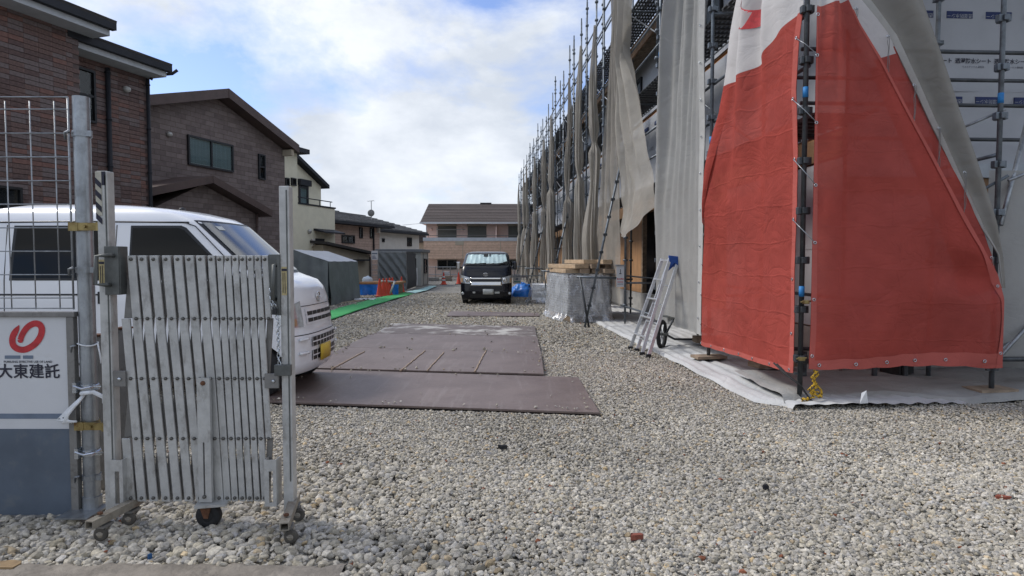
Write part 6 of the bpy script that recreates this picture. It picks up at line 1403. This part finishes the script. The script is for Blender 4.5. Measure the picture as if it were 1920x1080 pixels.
WHf = Wall((-7.2, 34.3, 0), (1, 0, 0)); mb = MB(); mb.wbox(WHf, 1.55, 2.15, .05, hz_ - .15, .001, .04); d_ = mb.build('door', M['hut'], hut); mb = MB(); mb.wbox(WHf, 1.62, 2.08, .9, 1.5, .041, .05); mb.build('door_pane', M['tint'], d_)
mb = MB(); mb.tube((-5.05, 34.0, .05), (-5.05, 34.0, 1.0), .035, 8); mb.build('downpipe', M['signwhite'], hut)
lt_ = thing('tarpaulin_shelter', 'dark grey tarpaulin sheet hung in slanting folds beside the site hut', 'tarpaulin', (-5.8, 29.6, 0))
c4 = [P(709, 474, 29.6), P(761.5, 474, 29.6), P(762, 544, 29.6), P(711, 530, 29.6)]
def slack(u, v): 
    p = c4[3].lerp(c4[2], u).lerp(c4[0].lerp(c4[1], u), v); d_ = (u - (1 - v) * .9); p.y -= .10 * math.sin(d_ * 21) * (1 - v * .75) + .03 * nval(u * 6, v * 6, 2); p.x += .06 * math.sin(v * 5) * (1 - u) * .4; return p
mb = MB(); mb.grid(slack, 60, 40); mb.build('sheet', M['tent'], lt_, True)
mb = MB(); q0, q1 = c4[1], P(779, 476, 33.5); mb.grid(lambda u, v: Vector((q0.x + (q1.x - q0.x) * u + .03 * math.sin(v * 6), 29.7 + 4 * u, (P(762, 544, 29.6).z + .02) + (q0.z - .02) * v)), 10, 16); mb.build('opening_shade_sheet', mat('opening_shade_dark', (.035, .04, .045), .7, 0, .2, 3, .4, 8), lt_, True)  # near-black sheet across the opening, its inner shade put into the colour
mb = MB(); mb.tube(c4[0] + Vector((0, .03, .03)), c4[1] + Vector((0, .03, .03)), .02, 6); mb.tube(Vector((c4[0].x, 29.65, 0)), c4[0], .02, 6); mb.tube(Vector((c4[1].x, 29.65, 0)), c4[1], .02, 6); mb.build('frame_pole', M['galv'], lt_)
# notice board on a stand
nb_ = thing('notice_stand', 'white notice board on a tall frame in front of the hung tarpaulin', 'notice board', (P(703, 530, 28).x, 28, 0))
WN = Wall((P(697, 500, 28).x, 28, 0), (1, 0, 0)); w_ = WN.uv(709, 500)[0]; z1, z2, z3 = WN.uv(700, 470)[1], WN.uv(700, 487)[1], WN.uv(700, 530)[1]
for x in (0, w_): mb = MB(); mb.tube(WN.pt(x, 0, 0), WN.pt(x, z1, 0), .018, 6); mb.build('leg', M['galv'], nb_)
mb = MB(); mb.wbox(WN, 0, w_, z2, z1, .02, .04); bd = mb.build('board', M['signwhite'], nb_); mb = MB(); mb.wbox(WN, .02, w_ - .02, z1 - .15, z1 - .10, .0402, .045); mb.build('print', M['greyblue'], bd)
for i in range(3): mb = MB(); mb.wbox(WN, .04, w_ - .06 - .03 * i, z2 + .05 + i * .05, z2 + .072 + i * .05, .0402, .044); mb.build('print', M['navy'], bd)
for i in range(5): z_ = .3 + (z2 - .3) * i / 5; mb = MB(); mb.tube(WN.pt(0, z_, 0), WN.pt(w_, z_, 0), .012, 5); mb.build('cross_bar', M['galv'], nb_)
# timber platform with blue tarp skirt
pf = thing('timber_platform', 'low timber platform skirted with bright blue tarpaulin behind the traffic cones', 'platform', (-5.2, 25.6, 0))
x0, x1 = P(674, 530, 25.5).x, P(748, 530, 25.5).x; zt = P(700, 529, 25.5).z
for i in range(5): mb = MB(); mb.b2((x0, 25.4 + i * .36, zt - .08), (x1, 25.4 + i * .36 + .34, zt)); mb.build('plank', M['plywood'], pf)
mb = MB(); mb.grid(lambda u, v: Vector((x0 + (x1 - x0) * u, 25.42 - .06 * (1 - v) - .05 * math.sin(u * 19) * (1 - v), .02 + (zt - .1) * v)), 40, 8); mb.build('tarp_skirt', M['blue_tarp'], pf, True)
mb = MB(); mb.b2((x0 + .1, 25.6, .0), (x1 - .1, 27.0, zt - .1)); mb.build('base_frame', M['timber_old'], pf)
c_ = P(689, 522, 26.4)
mb = MB(); mb.grid(lambda u, v: Vector((c_.x + .22 * math.cos(u * 6.283) * (1 - v * v * .95) + .05 * nval(u * 4, v, 1), c_.y + .3 * math.sin(u * 6.283) * (1 - v * v * .95), zt + .005 + .2 * (1 - (1 - v) ** 2) * (1 + .3 * nval(u * 3, v * 2, 5)))), 24, 10); o = mb.build('sack', mat('pale_blue_sack', (.50, .58, .66), .7, 0, .15, 4, .5, 8), None, True); tag(o, 'crumpled pale blue sack on the timber platform beside the notice board', 'sack')
# traffic cones
def cone(loc, label, stripes, first={}):
    key = stripes
    if key not in first:
        r_ = thing('traffic_cone', label, 'traffic cone', (0, 0, 0), 'traffic cones')
        mb = MB(); mb.b2((-.19, -.19, 0), (.19, .19, .03)); mb.build('base', M['rubber'] if not stripes else M['cone'], r_, bevel=.012)
        mb = MB(); mb.lathe((0, 0, .03), [(.165, 0), (.15, .02), (.125, .06), (.03, .64), (.028, .67), (.0, .675)], 20); mb.build('shell', M['cone'], r_, True)
        if stripes:
            for z0 in (.2, .38): mb = MB(); f_ = lambda z: .125 - (.095) * (z - .09) / .58 + .004; mb.lathe((0, 0, 0), [(f_(z0), z0), (f_(z0 + .1), z0 + .1)], 20); mb.build('band', M['signwhite'], r_, True)
        first[key] = r_; r_.location = loc; return r_
    c = copy_tree(first[key]); c.location = loc; c['label'] = label; c.rotation_euler = (0, 0, rnd.uniform(0, 1.5)); return c
for i, (x, y, lb) in enumerate(((712, 557, 'leftmost red traffic cone of the cluster beside the green mat'), (719, 556, 'second red traffic cone from the left in the cluster beside the green mat'), (725, 555.5, 'third red traffic cone from the left in the cluster beside the green mat'), (731, 554, 'fourth red traffic cone from the left in the cluster beside the green mat'), (736, 552.5, 'rightmost red traffic cone of the cluster beside the green mat'), (753, 549, 'single red traffic cone standing apart at the end of the green mat'))):
    cone(G(x, y), lb, False)
cone(G(832, 533.5), 'distant traffic cone with white bands in front of the far barrier', True); c_ = cone(G(860, 533), 'distant plain red traffic cone just left of the black van', False)
for i, (p0, p1, lb) in enumerate(((P(716, 527, 24.6), P(741, 528.5, 25.8), 'white plastic bar lying across the cone cluster'), (P(740, 528, 25.2), P(731, 551, 25.2), 'white plastic bar leaning against the rightmost cone of the cluster'), (P(751, 527.5, 26.8), P(747, 548, 26.8), 'pale tan bar leaning against the single cone by the green mat'))):
    mb = MB(); mb.tube(p0, p1, .035, 8); o = mb.build('cone_bar', M['signwhite'] if i < 2 else M['sand'], None, True); tag(o, lb, 'bar')
mb = MB(); c_ = G(741, 551); mb.grid(lambda u, v: Vector((c_.x + .13 * math.cos(u * 6.283) * (1.1 - v * .7) + .03 * nval(u * 3, v * 3, 1), c_.y + .13 * math.sin(u * 6.283), .55 * v)), 16, 8); o = mb.build('blue_bag', mat('blue_plastic_bag', (.10, .22, .50), .5, 0, .3, 8), None, True); tag(o, 'small blue plastic bag between the cone cluster and the single cone', 'bag')
# far barrier, and boxes behind it
fb = thing('pipe_barrier', 'distant pipe and net barrier across the yard in front of the pink apartment block', 'barrier', (-2.5, 42.5, 0))
xa, xb = P(803, 510, 42.5).x, P(872, 510, 42.5).x
for x in np.linspace(xa, xb, 6): mb = MB(); mb.tube((x, 42.5, 0), (x, 42.5, 1.0), .025, 6); mb.build('post', M['galv'], fb)
for z in (.45, .95): mb = MB(); mb.tube((xa, 42.5, z), (xb + 6, 42.5, z), .025, 6); mb.build('rail', M['galv'], fb)
mb = MB(); mb.grid(lambda u, v: Vector((xa + (xb - xa + 6) * u, 42.54, .1 + .8 * v - .05 * math.sin(u * 18) ** 2)), 30, 4); mb.build('net', cloth_mat('sparse_net', (.35, .33, .3), .75, .2), fb, True)
for (px, w, h, m_, lb) in ((838, .7, .35, 'timber_old', 'low timber pallet stack behind the distant banded cone'), (812, .8, .25, 'concrete', 'low pale concrete blocks behind the far barrier beside the hut'), (836, .5, .62, 'signwhite', 'white crate behind the distant banded cone')):
    p = P(px, 530, 43.5 if w != .5 else 44.6); mb = MB(); n = 3
    for i in range(n): mb.box((p.x, p.y, h * (i + .5) / n), (w * (1 - .08 * (i % 2)), .6, h / n - .02))
    o = mb.build('stacked_load', M[m_], None, bevel=.01); tag(o, lb, 'stack')

# ------------------------------------------------------------------ yard things on the right
film = bpy.data.materials.new('stretch_film'); film.use_nodes = True; t = film.node_tree; t.nodes.clear(); nn = t.nodes.new; lk = t.links.new
o_ = nn('ShaderNodeOutputMaterial'); m1 = nn('ShaderNodeMixShader'); m2 = nn('ShaderNodeMixShader'); tp = nn('ShaderNodeBsdfTransparent'); gl0 = nn('ShaderNodeBsdfGlossy'); df = nn('ShaderNodeBsdfDiffuse'); df.inputs[0].default_value = (.72, .75, .78, 1); gl0.inputs['Roughness'].default_value = .18
n0 = nn('ShaderNodeTexNoise'); n0.inputs['Scale'].default_value = 5; n0.inputs['Detail'].default_value = 6; n0.inputs['Distortion'].default_value = 1.5; mr = nn('ShaderNodeMapRange'); mr.inputs[1].default_value = .35; mr.inputs[2].default_value = .75; mr.inputs[3].default_value = .28; mr.inputs[4].default_value = .75
tcn = nn('ShaderNodeTexCoord'); mpp = nn('ShaderNodeMapping'); mpp.inputs['Scale'].default_value = (1, 1, .45); mpp.inputs['Rotation'].default_value = (0, .5, 0); lk(tcn.outputs['Object'], mpp.inputs[0]); lk(mpp.outputs[0], n0.inputs['Vector']); lk(n0.outputs[0], mr.inputs[0])
bp = nn('ShaderNodeBump'); bp.inputs['Strength'].default_value = .9; bp.inputs['Distance'].default_value = .05; lk(n0.outputs[0], bp.inputs['Height']); lk(bp.outputs[0], gl0.inputs['Normal']); lk(bp.outputs[0], df.inputs['Normal'])
m1.inputs[0].default_value = .42; lk(df.outputs[0], m1.inputs[1]); lk(gl0.outputs[0], m1.inputs[2]); lk(mr.outputs[0], m2.inputs[0]); lk(tp.outputs[0], m2.inputs[1]); lk(m1.outputs[0], m2.inputs[2]); lk(m2.outputs[0], o_.inputs[0])
def wrapped_stack(name, label, x0, x1, y0, y1, z0, z1, n, m, parent_label=None, seed=0, rot=-.03):
    root = thing(name, label, 'wrapped stack', ((x0 + x1) / 2, (y0 + y1) / 2, 0))
    for i in range(n):
        a_, b_ = z0 + (z1 - z0) * i / n, z0 + (z1 - z0) * (i + 1) / n; mb = MB(); j = rnd.uniform(-.012, .012); mb.b2((x0 + .03 + j, y0 + .03 - j, a_ + .004), (x1 - .03 + j, y1 - .03, b_ - .006)); mb.build('board', m, root)
    mb = MB(); 
    for xx in (x0 + .1, (x0 + x1) / 2, x1 - .1): mb.b2((xx - .05, y0 + .02, .02), (xx + .05, y1 - .02, z0 - .002))
    mb.build('pallet', M['timber_old'], root)
    per = 2 * (x1 - x0 + y1 - y0)
    def wrapf(u, v):
        d = u * per; w, h = x1 - x0, y1 - y0
        if d < w: p, nr = Vector((x0 + d, y0, 0)), Vector((0, -1, 0))
        elif d < w + h: p, nr = Vector((x1, y0 + d - w, 0)), Vector((1, 0, 0))
        elif d < 2 * w + h: p, nr = Vector((x1 - (d - w - h), y1, 0)), Vector((0, 1, 0))
        else: p, nr = Vector((x0, y1 - (d - 2 * w - h), 0)), Vector((-1, 0, 0))
        z = .03 + (z1 + .02 - .03) * v; bulge = .015 + .05 * (1 - v) ** 2 * (.5 + nval(d * 3, v * 2, seed)) + .012 * math.sin(d * 30 + v * 8) * (1 - v) + .03 * nval(d * 2.2, v * 4, seed + 3) + .10 * (1 - sm(0, .16, v)) * (.6 + nval(d * 5, 1, seed))
        if nr.x < 0: bulge += .10 * (1 - v) * math.sin(math.pi * max(0, min(1, (d - 2 * w - h) / h)))
        return p + nr * bulge + Vector((0, 0, z))
    mb = MB(); mb.grid(wrapf, 130, 26); mb.build('film_wrap', film, root, True)
    pv = Vector((x0, y0, 0)); Rm_ = Matrix.Rotation(rot, 4, 'Z'); T_ = Matrix.Translation(pv) @ Rm_ @ Matrix.Translation(-pv)
    root.matrix_world = T_ @ Matrix.Translation(root.location); root.location = (T_ @ Matrix.Translation(WLOC[root])).translation; root.rotation_euler = (0, 0, rot)
    return root
M['boards'] = mat('grey_board_stack', (.30, .31, .33), .6, 0, .12, 6)
fx0, fx1 = P(1067, 560, 14.2).x, P(1148, 560, 14.2).x
wrapped_stack('wrapped_board_stack', 'tall stack of grey boards wrapped in clear film, with timber on top', fx0, fx1, 14.2, 16.4, .14, P(1100, 516, 14.2).z, 16, M['boards'], seed=4, rot=.17)
zt = P(1100, 516, 14.2).z + .03; lay = 0
tim = [(1052, 1085, 0, 'leftmost sawn timber on the wrapped stack, bottom layer'), (1078, 1100, 0, 'second sawn timber from the left on the wrapped stack, bottom layer'), (1098, 1125, 0, 'third sawn timber from the left on the wrapped stack, bottom layer'), (1122, 1146, 0, 'rightmost sawn timber on the wrapped stack, bottom layer'), (1058, 1092, 1, 'long pale timber on the left of the middle layer on the wrapped stack'), (1092, 1112, 1, 'timber in the middle layer on the wrapped stack, near its centre'), (1116, 1145, 1, 'timber on the right of the middle layer on the wrapped stack'), (1085, 1118, 2, 'left timber of the top layer on the wrapped stack'), (1112, 1135, 2, 'right timber of the top layer on the wrapped stack')]
for i, (a_, b_, ly, lb) in enumerate(tim):
    xa_, xb_ = P(a_, 500, 14.3).x, P(b_, 500, 14.3).x; z = zt + ly * .105; w = max(.2, (xb_ - xa_) * .8); mb = MB(); rot = Matrix.Rotation(rnd.uniform(-.06, .10) + (.12 if ly == 1 else 0), 3, 'Z')
    c_ = Vector(((xa_ + xb_) / 2 - .06, 15.25 + rnd.uniform(-.12, .12), z + .058)); mb.box(c_ + Vector((0, 0, .0)), (w, 2.0 + rnd.uniform(-.2, .1), .095), Matrix.Rotation(.17, 3, 'Z') @ rot)
    o = mb.build('sawn_timber', M['timber'] if i in (0, 4, 7, 8) else M['timber_old'], None, bevel=.006); tag(o, lb, 'timber', 'sawn timbers on the wrapped stack')
wrapped_stack('wrapped_bag_stack', 'low film-wrapped stack of pale bags beyond the tall board stack', P(996, 560, 20.6).x, P(1024, 560, 20.6).x + .1, 20.6, 21.8, .12, P(1000, 534, 20.6).z, 5, M['string'], seed=9)
mb = MB(); p0 = P(1010, 535, 22.2); mb.box(Vector((p0.x + .25, 22.2, .55)), (.14, .9, 1.1), Matrix.Rotation(.2, 3, 'Y')); o = mb.build('leaning_board', M['timber'], None); tag(o, 'pale timber board leaning upright behind the low wrapped bag stack', 'board')
# blue tarp heap
c_ = G(984, 558); mb = MB()
def heap(u, v):
    a_ = u * 6.283; r = (1 - v) ** .7; rr = 1 + .25 * nval(math.cos(a_) * 1.5, math.sin(a_) * 1.5, 3)
    return Vector((c_.x - .1 + .55 * r * rr * math.cos(a_), c_.y + .7 + .6 * r * rr * math.sin(a_), .02 + .48 * (1 - (1 - v) ** 2) * (1 + .3 * nval(u * 5, v * 3, 2)) + .05 * nval(u * 14, v * 7, 4) * (1 - abs(2 * v - 1))))
mb.grid(heap, 60, 18); o = mb.build('tarp_heap', M['blue_tarp'], None, True); tag(o, 'crumpled bright blue tarpaulin heap between black van and wrapped stacks', 'tarpaulin')
# notices on the scaffold
def notice(W, x0, y0, x1, y1, label, kind):
    a_, b_ = W.uv(x0, y0), W.uv(x1, y1); r_ = thing('notice_sign', label, 'notice', W.pt((a_[0] + b_[0]) / 2, b_[1]))
    mb = MB(); mb.wbox(W, a_[0], b_[0], b_[1], a_[1], 0, .012); mb.build('board', M['signwhite'], r_)
    cx_ = (a_[0] + b_[0]) / 2; h = a_[1] - b_[1]; w = b_[0] - a_[0]
    mb = MB(); mb.wbox(W, a_[0] - .03, b_[0] + .01, a_[1] + .001, a_[1] + .03, -.01, .03); mb.build('hanger', M['galv'], r_)
    if kind == 0:
        text_mb('立入禁止', w * .23, W, cx_, b_[1] + h * .38, .014, bold=.002).build('lettering', M['redink'], r_)
        mb = MB(); mb.wbox(W, cx_ - w * .14, cx_ + w * .14, b_[1] + h * .62, b_[1] + h * .66, .0122, .014); mb.wbox(W, cx_ - w * .03, cx_ + w * .05, b_[1] + h * .665, b_[1] + h * .85, .0122, .014); mb.build('pictogram', M['ink'], r_)
        for q in (.12, .22): mb = MB(); mb.wbox(W, cx_ - w * .38, cx_ + w * .38, b_[1] + h * q, b_[1] + h * (q + .035), .0122, .014); mb.build('print', M['redink'] if q > .2 else M['greyblue'], r_)
    else:
        mb = MB(); mb.wbox(W, cx_ - w * .1, cx_ + w * .12, b_[1] + h * .5, b_[1] + h * .85, .0122, .014); mb.wbox(W, cx_ - w * .25, cx_ - w * .11, b_[1] + h * .62, b_[1] + h * .70, .0122, .014); mb.build('pictogram', M['greyblue'], r_); mb = MB(); mb.wbox(W, cx_ - w * .38, cx_ + w * .38, b_[1] + h * .22, b_[1] + h * .38, .0122, .014); mb.build('print', mat('teal_print', (.08, .3, .28), .6), r_)
notice(Wall((0, 13.2, 0), (1, 0, 0)), 1156, 499, 1170, 538, 'white notice with red lettering hung on the scaffold beside the wrapped board stack', 0)
notice(Wall((0, 24, 0), (1, 0, 0)), 962, 519, 977, 532, 'small white notice with a teal pictogram beside the blue tarpaulin heap', 1)
bar_o = MB(); p = P(969, 519, 24.02); bar_o.tube(p + Vector((-.3, 0, .03)), p + Vector((1.0, .3, .03)), .02, 6); bar_o.build('rail', M['pole'], scf)
# stepladder leaning on the grey sheet
lad = thing('stepladder', 'folded aluminium stepladder with blue top caps leaning on the grey sheet', 'stepladder', G(1203, 662))
def strut(a_, b_, w, d, name, m, par): 
    d_ = (b_ - a_); L_ = d_.length; z = d_.normalized(); y = Vector((0, 1, 0)); x = y.cross(z).normalized(); y = z.cross(x); rot = Matrix((x, y, z)).transposed(); mb = MB(); mb.box((a_ + b_) / 2, (w, d, L_), rot); return mb.build(name, m, par, bevel=.004)
TY = 9.95
lg = [(G(1182, 652, .03), P(1242, 485, TY)), (G(1194, 656, .03), P(1254, 492, TY)), (G(1204, 663, .03), P(1256, 485, TY - .15)), (G(1216, 667, .03), P(1270, 494, TY - .15))]
for a_, b_ in lg:
    s_ = strut(a_, b_, .05, .028, 'stile', M['ladder'], lad); mb = MB(); mb.box(a_ + Vector((0, 0, .0)), (.075, .06, .05)); mb.build('rubber_foot', M['rubber'], s_, bevel=.01)
for k in (.16, .36, .56, .77, .98):
    strut(lg[0][0].lerp(lg[0][1], k), lg[2][0].lerp(lg[2][1], k), .02, .05, 'tread', M['ladder'], lad)
    if k < .9: strut(lg[1][0].lerp(lg[1][1], k - .03), lg[3][0].lerp(lg[3][1], k - .03), .018, .04, 'tread', M['ladder'], lad)
for q in (lg[2][1], lg[1][1]):
    mb = MB(); mb.prism([q + Vector((-.02, -.03, .05)), q + Vector((.15, -.03, .03)), q + Vector((.14, -.03, -.13)), q + Vector((.07, -.03, -.06)), q + Vector((-.01, -.03, -.13))], (0, .05, 0)); mb.build('top_cap', M['blueplastic'], lad, bevel=.006)
# hand cart behind the ladder: wheel, frame, tray
ct = thing('hand_cart', 'small hand cart with one dark spoked wheel behind the stepladder', 'hand cart', G(1241, 645))
wc = P(1241, 628, 9.9); wc.z = .25; rr = .20
mb = MB(); mb.path([wc + Vector((.48 * rr * math.cos(a_), .87 * rr * math.cos(a_), rr * math.sin(a_))) for a_ in np.linspace(0, 2 * math.pi, 30)], .032, 8, cap=False); wh = mb.build('wheel', M['rubber'], ct, True)
for i in range(6): a_ = i * math.pi / 3; mb = MB(); mb.tube(wc, wc + Vector((.48 * rr * math.cos(a_), .87 * rr * math.cos(a_), rr * math.sin(a_))), .008, 5); mb.build('spoke', M['galv'], wh)
mb = MB(); mb.tube(wc + Vector((-.06, 0, 0)), wc + Vector((.1, 0, 0)), .02, 8); mb.build('axle', M['steel_grey'], ct)
mb = MB(); mb.path([wc + Vector((.06, 0, 0)), wc + Vector((.25, .2, -.1)), wc + Vector((.75, .5, -.14)), wc + Vector((1.0, .5, -.1))], .018, 6); mb.path([wc + Vector((.06, 0, .0)), wc + Vector((.2, .1, .22)), wc + Vector((.5, .35, .25))], .016, 6); mb.build('frame', M['pole_dark'], ct, True)
mb = MB(); mb.box(wc + Vector((.38, .3, .25)), (.5, .42, .02), Matrix.Rotation(.3, 3, 'Z')); mb.build('tray', M['steel_grey'], ct)
# small clutter under the scaffold
for i, (s_, t_, w, h, lb) in enumerate(((3.9, .55, .5, .10, 'dark offcut board lying under the grey sheet right of the hand cart'), (1.6, .5, .6, .07, 'dark plank lying on the ground sheet behind the red sheet'), (.95, 1.62, .34, .16, 'dark block under the right-hand end of the red sheet'))):
    mb = MB(); mb.box(B(s_, t_, .10 + h / 2), (w, .22, h), Matrix.Rotation(.3 * i, 3, 'Z')); o = mb.build('offcut', M['rubber'] if i == 2 else M['timber_old'], None, bevel=.01); tag(o, lb, 'offcut')
# yellow and black rope at the corner pole, cables
cp = B(0, -.0, 0)
rope = thing('hazard_rope', 'yellow and black twisted rope tied round the corner scaffold pole below the red sheets', 'rope', B(0, -.05, .1))
WRp = Wall(B(-.05, 0, 0), BR, -BU)
def rp(px, py, o_=.05): l, z = WRp.uv(px, py); return WRp.pt(l, z, o_)
cords = [[(1520, 693), (1528, 700), (1518, 712), (1524, 724), (1514, 735), (1520, 742), (1506, 748)], [(1528, 695), (1514, 705), (1526, 716), (1508, 728), (1528, 733), (1534, 742), (1524, 738), (1512, 730)], [(1497, 747), (1506, 744), (1515, 746), (1510, 751), (1499, 751), (1503, 744)], [(1524, 718), (1532, 728), (1536, 738), (1528, 742), (1520, 735)]]
for c in cords:
    mb = MB(); pts = [rp(x, y, .05 + .02 * (i % 2)) for i, (x, y) in enumerate(c)]; sm_ = []
    for i in range(len(pts) - 1):
        for k in range(5): sm_.append(pts[i].lerp(pts[i + 1], k / 5) + Vector((0, 0, .006 * math.sin(k))))
    mb.path(sm_ + [pts[-1]], .010, 7); mb.build('strand', M['rope'], rope, True)
mb = MB(); mb.path([rp(1478, 690, -.3), rp(1482, 705, -.1), rp(1494, 718, .03), rp(1500, 726, .05)], .009, 6); mb.path([rp(1484, 692, -.3), rp(1488, 708, -.1), rp(1498, 722, .03), rp(1512, 745, .06), rp(1526, 762, .12)], .009, 6)
o = mb.build('cable', M['rubber'], None, True); tag(o, 'dark cables running down beside the corner scaffold pole', 'cable')
for i, (x, y) in enumerate(((1508, 566), (1500, 672))):
    p = rp(x, y, .03); mb = MB(); mb.box(p, (.06, .03, .035)); mb.tube(p + Vector((-.05, 0, 0)), p + Vector((.05, 0, .01)), .009, 6); mb.build('coupler_bolt', M['brass'], scf, bevel=.004)
# torn plastic corner standing up, small litter and offcuts of coloured stone on the gravel
mb = MB(); p = G(1612, 757, .06); mb.add([p, p + Vector((.09, .02, 0)), p + Vector((.05, -.02, .13)), p + Vector((.02, .01, .10))], [(0, 1, 2, 3)]); o = mb.build('plastic_scrap', M['string'], None); tag(o, 'small torn corner of white plastic standing up below the camera-facing red sheet', 'plastic scrap')
for i, (x, y, w, c, lb) in enumerate(((942, 836, .038, (.02, .02, .022), 'black scrap lying on the gravel in front of the first steel plate'), (1436, 912, .024, (.015, .015, .02), 'small black scrap on the gravel right of centre'), (1880, 932, .05, (.22, .06, .035), 'large red brick chip on the gravel near the right edge'), (1192, 1004, .04, (.20, .06, .04), 'red brick chip on the gravel at the bottom centre'), (282, 1040, .014, (.02, .08, .2), 'small blue scrap on the gravel in front of the gate'), (12, 1060, .09, (.25, .17, .09), 'piece of brown wood at the bottom left corner'))):
    p = G(x, y, .03); mb = MB(); n = 7
    top = [p + Vector((w * math.cos(k * 6.283 / n) * rnd.uniform(.6, 1.1), w * .6 * math.sin(k * 6.283 / n) * rnd.uniform(.6, 1.1), rnd.uniform(.0, .012))) for k in range(n)]; mb.prism(top, (0, 0, -.025)); o = mb.build('chip', mat('chip_colour', c, .8, 0, .2, 30), None); tag(o, lb, 'scrap')
